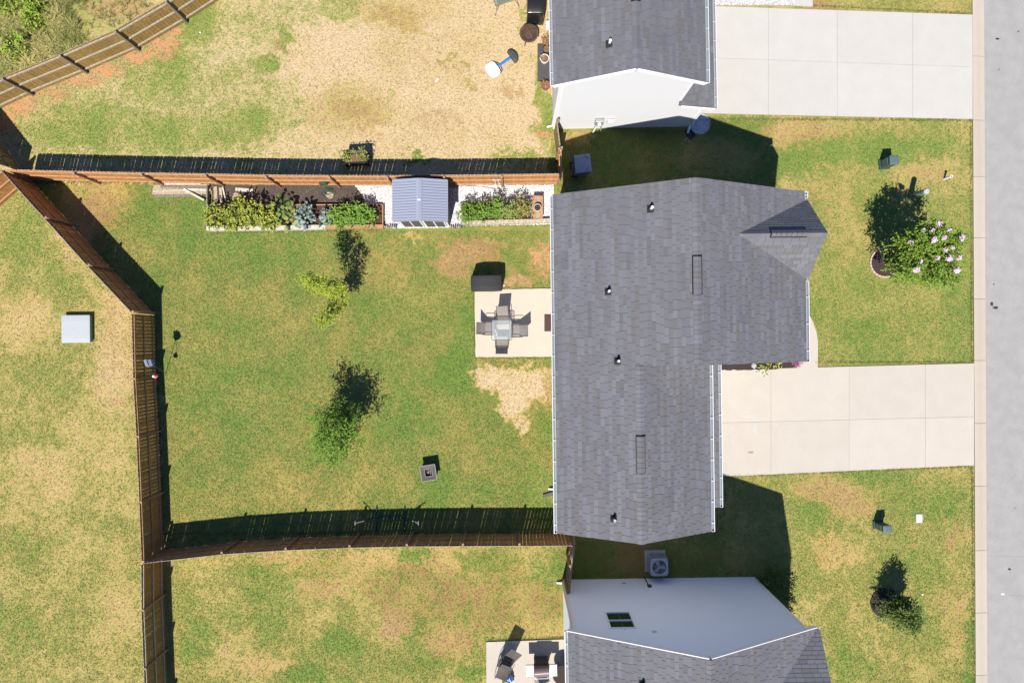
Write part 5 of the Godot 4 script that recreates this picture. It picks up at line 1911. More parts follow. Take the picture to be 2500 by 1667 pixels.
	for i in 16:
		var u := i / 15.0
		pts.append(Vector3(lerpf(0, 2.6, u), 0.03, -0.06 * sin(u * 5.0) + 0.05 * u))
	tube(hs, pts, 0.011, -1, 6)
	ho = thing("garden_hose", "thin dark hose lying along the foot of the fence", "hose", at(1098, 456) + Vector3(0, 0.012, 0))
	obj("run", hs, "hose_dark", ho)
	hs = begin()
	pts = []
	for i in 16:
		var u := i / 15.0
		pts.append(Vector3(lerpf(0, 1.9, u), 0.02, 0.12 * sin(u * 4.0)))
	tube(hs, pts, 0.011, -1, 6)
	ho = thing("garden_hose", "dark hose run out along the soil path towards the gravel", "hose", at(828, 460))
	obj("run", hs, "hose_dark", ho)

func hose_reel(p: Vector3, label: String, up: Vector3, dark := false):
	var t := thing("hose_reel", label, "hose reel", p)
	var st := begin()
	# bracket that reaches back to the fence and to the ground
	box(st, Vector3(0, up.y * 0.5, up.z - 0.02), Vector3(0.06, up.y, 0.03))
	box(st, up + Vector3(0, 0.0, -0.10), Vector3(0.10, 0.10, 0.18))
	obj("bracket", st, "metal_grey", t)
	st = begin()
	for k in 5:
		var pts := []
		for i in 21:
			var a := TAU * i / 20.0
			pts.append(up + Vector3(cos(a) * (0.17 + 0.012 * (k % 2)), sin(a) * 0.17, 0.0 + 0.026 * k))
		tube(st, pts, 0.013, -1, 6, false)
	obj("coil", st, "hose_dark" if dark else "hose", t)
	if dark:
		st = begin()
		for k in 6:
			bar(st, up + Vector3(0, 0, 0.15), up + Vector3(cos(k * 1.05) * 0.19, sin(k * 1.05) * 0.19, 0.15), 0.02, 0.015)
		tube(st, [up + Vector3(-0.05, -0.12, 0.1), up + Vector3(-0.03, -0.5, 0.25), up + Vector3(0.05, -up.y + 0.02, 0.45)], 0.012, -1, 6)
		tube(st, [up + Vector3(0.05, -0.12, 0.1), up + Vector3(0.22, -0.5, 0.4), up + Vector3(0.5, -up.y + 0.05, 0.75)], 0.012, -1, 6)
		obj("spokes", st, "steel", t)

# ---------------------------------------------------------------- patio
# a sling chair facing -z, its feet on y = 0
func sling_chair(label: String, p: Vector3, turn: float, group := "", dark := false, lean := 0.36) -> Node3D:
	var t := thing("patio_chair", label, "chair", p, turn, group)
	var fm := "frame_grey"
	for s in [-1.0, 1.0]:
		var x: float = 0.275 * s
		var st := begin()
		tube(st, [Vector3(x, 0.012, -0.26), Vector3(x, 0.40, -0.26), Vector3(x, 0.60, -0.22), Vector3(x * 1.03, 0.635, -0.10), Vector3(x * 1.03, 0.635, 0.16), Vector3(x, 0.62, 0.27)], 0.013, -1, 7)
		obj("armrest", st, fm, t)
		st = begin()
		tube(st, [Vector3(x, 0.012, 0.30), Vector3(x * 0.95, 0.42, 0.12), Vector3(x * 0.95, 0.43, -0.24)], 0.013, -1, 7)
		obj("leg", st, fm, t)
		st = begin()
		tube(st, [Vector3(x * 0.9, 0.42, 0.16), Vector3(x * 0.9, 0.66, 0.16 + lean * 0.5), Vector3(x * 0.9, 0.93, 0.16 + lean)], 0.013, -1, 7)
		obj("back_frame", st, fm, t)
	var st2 := begin()
	tube(st2, [Vector3(-0.25, 0.93, 0.16 + lean), Vector3(0.25, 0.93, 0.16 + lean)], 0.012, -1, 7)
	tube(st2, [Vector3(-0.26, 0.43, -0.24), Vector3(0.26, 0.43, -0.24)], 0.012, -1, 7)
	obj("cross_bar", st2, fm, t)
	var m := "sling_dark" if dark else "sling"
	var rows := []
	for i in 8:
		var u := i / 7.0
		rows.append(Vector2(lerpf(-0.245, 0.17, u), 0.435 - 0.035 * sin(u * PI)))
	obj("seat", cloth(rows, 0.245), m, t)
	rows = []
	for i in 8:
		var u := i / 7.0
		rows.append(Vector2(lerpf(0.17, 0.16 + lean, u) + 0.03 * sin(u * PI), lerpf(0.44, 0.925, u)))
	obj("backrest", cloth(rows, 0.240), m, t)
	return t

# a thin fabric: rows of [z, y], half width
func cloth(rows: Array, hw: float) -> SurfaceTool:
	var st := begin()
	st.set_smooth_group(0)
	for i in rows.size() - 1:
		var a: Vector2 = rows[i]
		var b: Vector2 = rows[i + 1]
		var d := (b - a).normalized()
		var n := Vector3(0, d.x, -d.y) * 0.004
		for k in 4:
			var x0 := lerpf(-hw, hw, k / 4.0)
			var x1 := lerpf(-hw, hw, (k + 1) / 4.0)
			var p := [Vector3(x0, a.y, a.x), Vector3(x1, a.y, a.x), Vector3(x1, b.y, b.x), Vector3(x0, b.y, b.x)]
			quad(st, p[3] + n, p[2] + n, p[1] + n, p[0] + n)
			quad(st, p[0] - n, p[1] - n, p[2] - n, p[3] - n)
	return st

func glass_table(label: String, p: Vector3, turn: float, w: float, d: float, splay: float, gm: String, h := 0.72):
	var t := thing("glass_table", label, "table", p, turn)
	var st := begin()
	rbox(st, Vector3(0, h, 0), Vector3(w - 0.03, 0.008, d - 0.03), 0.003)
	obj("glass_top", st, gm, t)
	st = begin()
	var r := 0.06
	var ring := []
	for c in [[1, 1, 0], [-1, 1, 1], [-1, -1, 2], [1, -1, 3]]:
		for k in 4:
			var a: float = (c[2] + k / 3.0) * PI / 2
			ring.append(Vector3(c[0] * (w / 2 - r) + cos(a) * r, h - 0.012, c[1] * (d / 2 - r) + sin(a) * r))
	ring.append(ring[0])
	tube(st, ring, 0.014, -1, 7, false)
	obj("rim", st, "frame_grey", t)
	for sx in [-1.0, 1.0]:
		for sz in [-1.0, 1.0]:
			st = begin()
			tube(st, [Vector3(sx * (w / 2 - 0.10), h - 0.02, sz * (d / 2 - 0.10)), Vector3(sx * (w / 2 - 0.08 + splay * 0.3), h * 0.5, sz * (d / 2 - 0.08 + splay * 0.3)), Vector3(sx * (w / 2 - 0.08 + splay), 0.012, sz * (d / 2 - 0.08 + splay))], 0.014, -1, 7)
			obj("leg", st, "frame_grey", t)
	return t

# a barbecue under a fitted cover: flat top, flaring wavy skirt
func covered_grill(label: String, p: Vector3, turn: float, w: float, d: float, h: float, m: String) -> Node3D:
	var t := thing("covered_grill", label, "grill", p, turn)
	var st := begin()
	var bend := func(q: Vector3) -> Vector3:
		var low := clampf(0.5 - q.y / h, 0.0, 1.0)
		var a := atan2(q.z, q.x)
		var fl := 1.0 + 0.05 * low * low + 0.028 * low * sin(a * 9.0 + 1.0)
		var dip := 0.10 * smoothstep(0.30, 0.5, absf(q.x) / w) * clampf(0.5 + q.y / h, 0, 1)
		return Vector3(q.x * fl, q.y - dip + 0.015 * sin(q.x * 11.0) * (1.0 - low), q.z * fl)
	rbox(st, Vector3(0, h / 2 + 0.01, 0), Vector3(w, h, d), 0.05, Basis(), bend)
	obj("cover", st, m, t)
	return t

func make_patio_things():
	var y := 0.06
	glass_table("square glass topped patio table between four sling chairs", at(1225.5, 806.5) + Vector3(0, y, 0), 0.01, 0.86, 0.86, 0.0, "glass")
	var up := Vector3(0, y, 0)
	sling_chair("beige sling chair on the grill side of the square glass table", at(1228, 778.5) + up, PI + 0.06, "chairs round the square glass table")
	sling_chair("beige sling chair on the lawn side of the square glass table", at(1195, 802.5) + up, -PI / 2 - 0.02, "chairs round the square glass table")
	sling_chair("beige sling chair on the house side of the square glass table", at(1258.5, 808) + up, PI / 2 + 0.03, "chairs round the square glass table")
	sling_chair("beige sling chair with its dark back to the bare lawn patch", at(1225.5, 834) + up, 0.0, "chairs round the square glass table")
	# turn the side chairs to the table
	covered_grill("barbecue under a plain black cover beside the patio", at(1189, 694), 0.02, 1.32, 0.62, 1.12, "black_soft")
	var st := begin()
	rbox(st, Vector3(0, 0.008, 0), Vector3(0.44, 0.016, 0.76), 0.006)
	var m := thing("doormat", "brown doormat on the cream patio by the house wall", "mat", at(1341, 788) + up)
	obj("mat", st, "mat_brown", m)
	for k in 3:
		st = begin()
		prism(st, ragged(ellipse(Vector3.ZERO, 0.09, 0.06, 10), 0.04, 0.012), 0.0, 0.05)
		var s := thing("flat_stone", ["pale flat stone at the skirt of the black grill cover", "grey flat stone wedged by the patio edge and grill", "small pale stone beside the black grill cover"][k], "stone", at([1229.0, 1162.0, 1176.0][k], [697.0, 704.5, 705.5][k]))
		obj("stone", st, ["concrete_pale", "concrete_warm", "concrete_pale_b"][k], s)

func make_lawn_things():
	# square fire pit table
	var t := thing("fire_pit", "square fire pit table with a sunken dark bowl on the main lawn", "fire pit", at(1049, 1149), 0.16)
	var st := begin()
	var w := 0.66
	var h := 0.5
	for q in [[1, 0], [-1, 0], [0, 1], [0, -1]]:
		var along := Vector3(absf(q[1]), 0, absf(q[0]))
		var c := Vector3(q[0], 0, q[1]) * (w / 2 - 0.07)
		box(st, c + Vector3(0, h / 2 - 0.02, 0), Vector3(0.05, h - 0.04, 0.05) + along * (w - 0.16 - (0.11 if q[0] == 0 else 0.0)))
	obj("body", st, "charcoal", t)
	for q in [[1, 0], [-1, 0], [0, 1], [0, -1]]:
		st = begin()
		var f := Vector3(q[0], 0, q[1])
		var s := Vector3(-q[1], 0, q[0])
		var o := w / 2
		var i := w / 2 - 0.17
		var a := f * o + s * o
		var b := f * o - s * o
		var c := f * i - s * i
		var d := f * i + s * i
		var u := Vector3(0, h, 0)
		var l := Vector3(0, h - 0.03, 0)
		quad(st, a + u, d + l, c + l, b + u)
		quad(st, b + u, b + l - Vector3(0, 0.02, 0), a + l - Vector3(0, 0.02, 0), a + u)
		quad(st, d + l, d + l - Vector3(0, 0.16, 0), c + l - Vector3(0, 0.16, 0), c + l)
		var rimp := obj("ledge", st, "slate", t)
		st = begin()
		bar(st, a + u, b + u, 0.03, 0.03)
		bar(st, d + l, c + l, 0.02, 0.02)
		obj("rim", st, "rim_grey", rimp)
	st = begin()
	box(st, Vector3(0, h - 0.18, 0), Vector3(w - 0.34, 0.02, w - 0.34))
	obj("bowl", st, "mulch", t)
	st = begin()
	for k in 7:
		bar(st, Vector3(rng.randf_range(-0.12, 0.12), h - 0.15 + 0.01 * k, rng.randf_range(-0.12, 0.12)), Vector3(rng.randf_range(-0.12, 0.12), h - 0.14 + 0.01 * k, rng.randf_range(-0.12, 0.12)), 0.03, 0.03)
	obj("charred_wood", st, "lumber_grey", t)
	# hammock stand in the fence shade
	t = thing("hammock_stand", "empty dark blue hammock stand with grey hooks in the fence shade", "hammock stand", at(954, 1262))
	st = begin()
	tube(st, [Vector3(-0.62, 0.10, -0.02), Vector3(0.62, 0.10, -0.02)], 0.03, -1, 10)
	obj("base_tube", st, "navy", t)
	for s in [-1.0, 1.0]:
		st = begin()
		tube(st, [Vector3(s * 0.62, 0.03, -0.50), Vector3(s * 0.62, 0.08, -0.3), Vector3(s * 0.62, 0.10, 0.0), Vector3(s * 0.62, 0.08, 0.4), Vector3(s * 0.62, 0.03, 0.62)], 0.028, -1, 10)
		obj("foot", st, "navy", t)
		st = begin()
		var pts := [Vector3(s * 0.62, 0.10, -0.02), Vector3(s * 0.80, 0.22, -0.01), Vector3(s * 0.98, 0.50, 0.0), Vector3(s * 1.06, 0.66, 0.0)]
		tube(st, pts, 0.028, -1, 10)
		var arm := obj("arm", st, "navy", t)
		st = begin()
		tube(st, [Vector3(s * 1.06, 0.66, 0.0), Vector3(s * 1.36, 1.02, 0.0)], 0.024, -1, 10)
		tube(st, [Vector3(s * 1.36, 1.0, -0.09), Vector3(s * 1.36, 1.03, 0.0), Vector3(s * 1.36, 1.0, 0.09)], 0.014, -1, 8)
		obj("hook", st, "metal_grey", arm)
	# bird feeders on a shepherd's hook
	t = thing("bird_feeder_pole", "leaning metal pole carrying a blue bird house by the back fence", "bird feeder", at(404, 911))
	st = begin()
	tube(st, [Vector3(0, 0, 0), Vector3(0.11, 0.9, -0.26), Vector3(0.20, 1.62, -0.48)], 0.012, 0.010, 8)
	obj("pole", st, "charcoal", t)
	st = begin()
	tube(st, [Vector3(0.17, 1.40, -0.42), Vector3(0.2, 1.72, -0.25), Vector3(0.21, 1.75, 0.0), Vector3(0.22, 1.62, 0.06)], 0.009, -1, 8)
	obj("arm", st, "charcoal", t)
	var b := Basis.from_euler(Vector3(0.0, 0.35, 0.1))
	st = begin()
	box(st, Vector3(0.21, 1.74, -0.52), Vector3(0.24, 0.26, 0.20), b)
	var hs := obj("bird_house", st, "blue", t)
	st = begin()
	box(st, Vector3(0.15, 1.91, -0.52), Vector3(0.20, 0.02, 0.27), b * Basis(Vector3.BACK, 0.5))
	box(st, Vector3(0.27, 1.90, -0.51), Vector3(0.20, 0.02, 0.27), b * Basis(Vector3.BACK, -0.6))
	obj("roof", st, "cart_lid", hs)
	st = begin()
	lathe(st, Vector3(0.30, 1.74, -0.42) , [[0.0, -0.03], [0.03, 0.0], [0.0, 0.03]], 10)
	obj("perch_knob", st, "white", hs)
	t = thing("nectar_feeder", "red nectar feeder hanging from the leaning metal pole", "bird feeder", at(404, 911) + Vector3(0.22, 1.28, 0.06))
	st = begin()
	lathe(st, Vector3.ZERO, [[0.0, 0.0], [0.095, 0.01], [0.11, 0.03], [0.09, 0.05], [0.03, 0.06]], 16)
	obj("dish", st, "red", t)
	st = begin()
	lathe(st, Vector3.ZERO, [[0.05, 0.055], [0.062, 0.12], [0.05, 0.20], [0.02, 0.22], [0.0, 0.225]], 14)
	obj("bottle", st, "toy_white", t)
	st = begin()
	tube(st, [Vector3(0, 0.22, 0), Vector3(0, 0.345, 0)], 0.006, -1, 6)
	obj("hanger", st, "charcoal", t)
	# downspout extension at the rear of the house
	t = thing("drain_pipe", "black flexible drain pipe running out from the house wall", "pipe", at(1326, 1210))
	st = begin()
	bar(st, Vector3(0, 0.05, 0), Vector3(0.95, 0.06, -0.28), 0.13, 0.09)
	for k in 12:
		var q := Vector3(0.03, 0.05, -0.01).lerp(Vector3(0.93, 0.06, -0.275), k / 11.0)
		box(st, q, Vector3(0.03, 0.105, 0.145), Basis(Vector3.UP, 0.287))
	obj("tube", st, "charcoal", t)
	# low utility vault outside the back fence
	t = thing("utility_vault", "low square utility vault with a pale grey lid outside the back fence", "utility box", at(193, 803), 0.01)
	st = begin()
	rbox(st, Vector3(0, 0.12, 0), Vector3(1.20, 0.24, 1.16), 0.03)
	obj("box", st, "vault_side", t)
	st = begin()
	rbox(st, Vector3(0, 0.255, 0), Vector3(1.26, 0.05, 1.22), 0.02)
	var lid := obj("lid", st, "vault_top", t)
	st = begin()
	lathe(st, Vector3(-0.08, 0.281, 0.0), [[0.012, 0.0], [0.012, 0.012], [0.0, 0.014]], 8)
	obj("bolt", st, "metal_grey", lid)
	t = thing("plastic_scrap", "white plastic scrap lying outside the rear corner of the fence", "litter", at(8, 446.5))
	st = begin()
	prism(st, PackedVector2Array([Vector2(-0.06, -0.03), Vector2(0.05, -0.02), Vector2(0.06, 0.02), Vector2(0.01, 0.03), Vector2(-0.05, 0.01)]), 0.005, 0.03)
	obj("scrap", st, "white", t)

# ---------------------------------------------------------------- northern neighbour's things
func pot(label: String, p: Vector3, r: float, h: float, m: String, leaves: Array, c0: Color, c1: Color):
	var t := thing("flower_pot", label, "plant pot", p)
	var st := begin()
	lathe(st, Vector3.ZERO, [[0.0, 0.0], [r * 0.72, 0.0], [r * 0.95, h * 0.9], [r, h * 0.9], [r, h], [r * 0.88, h], [r * 0.85, h * 0.84]], 20)
	obj("pot", st, m, t)
	st = begin()
	lathe(st, Vector3.ZERO, [[r * 0.86, h * 0.84], [0.0, h * 0.86]], 18)
	obj("soil", st, "soil_pot", t)
	st = begin()
	for lo in leaves:
		foliage(st, [[Vector3(lo[0], h + lo[1], lo[2]), Vector3(lo[3], lo[3], lo[3]), lo[4]]], 0.07, 0.028, c0, c1, 0.0, 4)
	obj("plant", st, "leaf", t)
	return t

func make_north_yard_things():
	# raised planter on legs with wire hoops
	var t := thing("raised_planter", "black metal planter on legs with young plants by the fence shade", "planter", at(876, 392), 0.05)
	var w := 1.0
	var d := 0.56
	var h := 0.72
	for q in [[0, 1], [0, -1], [1, 0], [-1, 0]]:
		var st0 := begin()
		if q[0] == 0:
			box(st0, Vector3(0, h - 0.11, q[1] * d / 2), Vector3(w, 0.22, 0.03))
		else:
			box(st0, Vector3(q[0] * (w / 2 - 0.016), h - 0.112, 0), Vector3(0.03, 0.216, d - 0.031))
		obj("side", st0, "black", t)
	var st := begin()
	box(st, Vector3(0, h - 0.16, 0), Vector3(w - 0.06, 0.2, d - 0.04))
	obj("soil", st, "soil_pot", t)
	for sx in [-1.0, 1.0]:
		for sz in [-1.0, 1.0]:
			st = begin()
			box(st, Vector3(sx * (w / 2 - 0.02), (h - 0.22) / 2, sz * (d / 2 - 0.01)), Vector3(0.04, h - 0.22, 0.04))
			obj("leg", st, "black", t)
		st = begin()
		tube(st, [Vector3(sx * (w / 2 + 0.02), 0.5, d / 2), Vector3(sx * (w / 2 + 0.05), 1.0, d / 2 - 0.1), Vector3(sx * (w / 2 + 0.05), 1.28, 0.0), Vector3(sx * (w / 2 + 0.05), 1.0, -d / 2 + 0.1), Vector3(sx * (w / 2 + 0.02), 0.5, -d / 2)], 0.008, -1, 6)
		obj("hoop", st, "black", t)
	st = begin()
	tube(st, [Vector3(-w / 2 - 0.05, 1.0, -d / 2 + 0.1), Vector3(w / 2 + 0.05, 1.0, -d / 2 + 0.1)], 0.007, -1, 6)
	obj("hoop_bar", st, "black", t)
	st = begin()
	box(st, Vector3(0, 0.12, 0), Vector3(w - 0.05, 0.02, d - 0.05))
	obj("shelf", st, "black", t)
	for q in [[-0.38, -0.12, 0.09], [-0.36, 0.13, 0.11], [0.0, -0.08, 0.11], [0.34, -0.14, 0.15], [0.36, 0.14, 0.10]]:
		st = begin()
		foliage(st, [[Vector3(q[0], h + 0.0, q[1]), Vector3(q[2], 0.08, q[2]), 60]], 0.10, 0.05, Color(0.18, 0.24, 0.035), Color(0.26, 0.30, 0.05), 0.0, 4)
		obj("seedling", st, "leaf", t)
	# toy basketball hoop lying on the grass
	t = thing("toy_hoop", "toddler basketball hoop with blue pole lying on the dry lawn", "toy", at(1227, 157), 0.62)
	st = begin()
	tube(st, [Vector3(-0.34, 0.14, 0), Vector3(0.42, 0.12, 0)], 0.05, -1, 14)
	tube(st, [Vector3(0.0, 0.13, 0), Vector3(0.42, 0.12, 0)], 0.056, -1, 14)
	obj("pole", st, "toy_blue", t)
	st = begin()
	var half := func(q: Vector3) -> Vector3:
		return Vector3(q.x + (0.16 if q.x > 0 else 0.0) * (1.0 - pow(absf(q.z) / 0.33, 2.0)), q.y, q.z)
	rbox(st, Vector3(0.52, 0.12, 0), Vector3(0.16, 0.22, 0.64), 0.07, Basis(), half)
	obj("base", st, "charcoal", t)
	st = begin()
	var outline := PackedVector2Array()
	for cq in [[1, 1, 0], [-1, 1, 1], [-1, -1, 2], [1, -1, 3]]:
		for k in 6:
			var a: float = (cq[2] + k / 5.0) * PI / 2
			outline.append(Vector2(-0.54 + cq[0] * 0.11 + cos(a) * 0.15, cq[1] * 0.16 + sin(a) * 0.17))
	prism(st, outline, 0.14, 0.20)
	var bb := obj("backboard", st, "toy_white", t)
	for z in [-0.14, 0.14]:
		st = begin()
		lathe(st, Vector3(-0.33, 0.222, z), [[0.02, 0.0], [0.02, 0.006], [0.0, 0.008]], 8)
		obj("bolt", st, "red", bb)
	st = begin()
	var ring := []
	for i in 17:
		ring.append(Vector3(-0.30 + cos(TAU * i / 16) * 0.17, 0.07, sin(TAU * i / 16) * 0.28))
	tube(st, ring, 0.018, -1, 8, false)
	obj("hoop", st, "charcoal", t)
	# white dog toy
	t = thing("plastic_bottle", "small white bottle lying on the dry northern lawn", "bottle", at(1067, 196), 0.9)
	st = begin()
	tube(st, [Vector3(-0.12, 0.05, 0), Vector3(-0.10, 0.05, 0), Vector3(0.06, 0.05, 0), Vector3(0.10, 0.045, 0)], 0.05, 0.035, 10)
	obj("bottle", st, "toy_white", t)
	st = begin()
	tube(st, [Vector3(0.10, 0.045, 0), Vector3(0.14, 0.045, 0)], 0.02, -1, 8)
	obj("cap", st, "squash3", t)
	glass_table("smoked glass table with splayed legs on the dry northern lawn", at(1228, 0), 0.36, 0.98, 0.92, 0.16, "glass_smoke", 0.66)
	covered_grill("barbecue under a shiny black cover against the white sided house", at(1306, 17), PI / 2, 1.55, 0.72, 1.15, "black_gloss")
	var em := get_node("covered_grill_001")
	st = begin()
	prism(st, ellipse(Vector3.ZERO, 0.075, 0.05, 20), 0.0, 0.006)
	var e := obj("emblem", st, "toy_white", em)
	e.position = Vector3(0.0, 1.182, -0.2)
	st = begin()
	prism(st, ellipse(Vector3.ZERO, 0.045, 0.016, 16), 0.007, 0.010)
	obj("emblem_mark", st, "red", e)
	# round fire pit with spark screen
	t = thing("fire_pit", "round fire pit with a rusty bowl under a wire spark screen", "fire pit", at(1291, 91))
	st = begin()
	lathe(st, Vector3.ZERO, [[0.0, 0.20], [0.20, 0.22], [0.33, 0.36], [0.385, 0.40], [0.40, 0.405], [0.385, 0.415], [0.32, 0.385], [0.18, 0.27], [0.0, 0.25]], 28)
	obj("bowl", st, "rust", t)
	st = begin()
	lathe(st, Vector3.ZERO, [[0.385, 0.40], [0.415, 0.40], [0.415, 0.42], [0.385, 0.425]], 28)
	obj("rim", st, "charcoal", t)
	for k in 3:
		st = begin()
		var a := k * TAU / 3 + 2.0
		tube(st, [Vector3(cos(a) * 0.28, 0.36, sin(a) * 0.28), Vector3(cos(a) * 0.40, 0.2, sin(a) * 0.40), Vector3(cos(a) * 0.44, 0.0, sin(a) * 0.44)], 0.018, -1, 7)
		obj("leg", st, "charcoal", t)
	st = begin()
	var prof := []
	for k in 7:
		var a := k / 6.0 * PI / 2
		prof.append([0.36 * cos(a), 0.43 + 0.17 * sin(a)])
	lathe(st, Vector3.ZERO, prof, 28)
	var scr := obj("spark_screen", st, "screen_mesh", t)
	st = begin()
	for a in [0.5, 0.5 + PI / 2]:
		var arc := []
		for k in 13:
			var u := -PI / 2 + PI * k / 12.0
			arc.append(Vector3(sin(u) * 0.365 * sin(a), 0.43 + 0.178 * cos(u), sin(u) * 0.365 * cos(a)))
		tube(st, arc, 0.009, -1, 6)
	obj("ribs", st, "frame_grey", scr)
	# rubber mat with pots along the wall
	t = thing("rubber_mat", "long dark grey rubber mat under the flower pots by the wall", "mat", at(1332, 153))
	st = begin()
	rbox(st, Vector3(0, 0.012, 0), Vector3(0.72, 0.024, 1.70), 0.01)
	obj("mat", st, "mat_grey", t)
	var k2 := Vector3(0, 0.024, 0)
	pot("red pot of thin orange plants on the end of the rubber mat", at(1333.5, 106) + k2, 0.19, 0.26, "red", [[0, 0.05, 0, 0.14, 60], [-0.1, 0.12, -0.1, 0.12, 40]], Color(0.22, 0.12, 0.04), Color(0.45, 0.32, 0.10))
	pot("black pot with a small green plant on the rubber mat", at(1334, 126) + k2, 0.18, 0.24, "black", [[0.02, 0.0, 0, 0.10, 40]], Color(0.12, 0.16, 0.05), Color(0.35, 0.36, 0.12))
	pot("white pot with a wilted yellow plant on the rubber mat", at(1329, 149) + k2, 0.20, 0.28, "pot_white", [[-0.10, 0.02, 0, 0.10, 50]], Color(0.26, 0.19, 0.06), Color(0.5, 0.4, 0.14))
	pot("terracotta pot with dead orange stems past the end of the mat", at(1332, 213), 0.21, 0.26, "terracotta", [[-0.06, 0.05, -0.06, 0.14, 70], [-0.14, 0.06, 0.0, 0.1, 30]], Color(0.26, 0.12, 0.03), Color(0.5, 0.28, 0.08))
	t = thing("bag", "white plastic bag by the wall behind the black covered grill", "bag", at(1336, 66))
	st = begin()
	rbox(st, Vector3(0, 0.16, 0), Vector3(0.15, 0.32, 0.30), 0.05, Basis(Vector3.UP, 0.1), func(q: Vector3) -> Vector3: return q + Vector3(0.012 * sin(q.z * 40.0), 0.01 * sin(q.x * 50.0), 0.01 * sin(q.y * 33.0)))
	obj("bag", st, "toy_white", t)
	# wheeled bin in the shade
	t = thing("trash_cart", "blue grey wheeled trash cart standing in the shade between houses", "trash can", at(1416, 414), 0.12)
	st = begin()
	rbox(st, Vector3(0, 0.52, 0), Vector3(0.70, 0.92, 0.70), 0.04, Basis(), func(q: Vector3) -> Vector3: return Vector3(q.x * (0.90 + 0.10 * (q.y + 0.46) / 0.92), q.y, q.z * (0.88 + 0.12 * (q.y + 0.46) / 0.92)))
	obj("body", st, "cart_body", t)
	st = begin()
	rbox(st, Vector3(0.02, 1.015, 0), Vector3(0.72, 0.07, 0.78), 0.03)
	var lid := obj("lid", st, "cart_lid", t)
	for q in [[0.17, 0.26, 0.7], [0.20, -0.26, -0.7]]:
		st = begin()
		rbox(st, Vector3(q[0], 1.052, q[1]), Vector3(0.22, 0.02, 0.035), 0.008, Basis(Vector3.UP, q[2]))
		obj("rib", st, "cart_body", lid)
	st = begin()
	tube(st, [Vector3(-0.34, 0.97, -0.34), Vector3(-0.43, 0.985, -0.32), Vector3(-0.43, 0.985, 0.32), Vector3(-0.34, 0.97, 0.34)], 0.018, -1, 8)
	tube(st, [Vector3(-0.34, 0.97, 0.0), Vector3(-0.43, 0.985, 0.0)], 0.018, -1, 8)
	obj("handle", st, "cart_body", t)
	for s in [-1.0, 1.0]:
		st = begin()
		tube(st, [Vector3(-0.30, 0.13, s * 0.26), Vector3(-0.30, 0.13, s * 0.33)], 0.13, -1, 16)
		obj("wheel", st, "black", t)
	# meter and its pipes on the white wall
	var zw := -9.42 - 0.018 * 3.9 + 0.02
	t = thing("electric_meter", "white electric meter boxes with two pipes on the white sided wall", "meter", Vector3(3.78, 0, zw + 0.05))
	st = begin()
	rbox(st, Vector3(-0.05, 1.15, 0.05), Vector3(0.36, 0.50, 0.16), 0.02)
	obj("meter_box", st, "metal_grey", t)
	st = begin()
	tube(st, [Vector3(-0.05, 1.2, 0.13), Vector3(-0.05, 1.2, 0.24)], 0.085, -1, 16)
	obj("meter_dial", st, "steel", t)
	st = begin()
	rbox(st, Vector3(0.42, 1.12, 0.03), Vector3(0.26, 0.36, 0.11), 0.02)
	obj("breaker_box", st, "white", t)
	for q in [-0.12, 0.10]:
		st = begin()
		tube(st, [Vector3(q, 0.95, 0.05), Vector3(q, 0.5, 0.06), Vector3(q * 1.6, 0.0, 0.16)], 0.03, -1, 10)
		obj("pipe", st, "white" if q < 0 else "metal_grey", t)
	# round bed of white stones and a splash block below the downspout
	var c := at(1709, 303)
	t = thing("stone_circle", "round bed of white stones ringed with edging by the downspout", "gravel bed", c)
	st = begin()
	var poly := ellipse(Vector3.ZERO, 0.40, 0.42, 26)
	prism(st, poly, 0.001, 0.04)
	obj("base", st, "gravel_base", t)
	chips(t, poly, 0.045, 900, Vector3(0.05, 0.03, 0.045), Color(0.40, 0.41, 0.43), Color(0.80, 0.80, 0.80), "stones")
	for i in 20:
		st = begin()
		var a := TAU * i / 20
		rbox(st, Vector3(cos(a) * 0.43, 0.03, sin(a) * 0.45), Vector3(0.05, 0.09, 0.138), 0.012, Basis(Vector3.UP, -a))
		obj("edging_block", st, "concrete_pale_b", t)
	t = thing("splash_block", "black splash block on the grass below the white downspout", "splash block", at(1684, 327), -0.9)
	st = begin()
	box(st, Vector3(0, 0.02, 0), Vector3(0.46, 0.04, 0.26))
	box(st, Vector3(0, 0.06, 0.115), Vector3(0.46, 0.04, 0.03))
	box(st, Vector3(0, 0.06, -0.115), Vector3(0.46, 0.04, 0.03))
	obj("tray", st, "black", t)
	for q in [[1676, 338, "pale pebble by the black splash block"], [1673, 342, "second pale pebble by the black splash block"], [1683, 345, "largest pale pebble by the black splash block"]]:
		t = thing("pebble", q[2], "stone", at(q[0], q[1]))
		st = begin()
		rbox(st, Vector3(0, 0.02, 0), Vector3(0.07, 0.045, 0.055), 0.02)
		obj("stone", st, "lumber_white", t)
	# white stones at the top of the pale drive
	var gp := ground_poly([1735, -140, 1938, -140, 1938, 13.5, 1735, 12.5])
	var g := sheet("gravel", "strip of white stones beside the pale driveway", "gravel", gp, 0.05, "gravel_base")
	chips(g, gp, 0.055, 5200, Vector3(0.055, 0.03, 0.045), Color(0.42, 0.42, 0.43), Color(0.82, 0.81, 0.80), "stones")

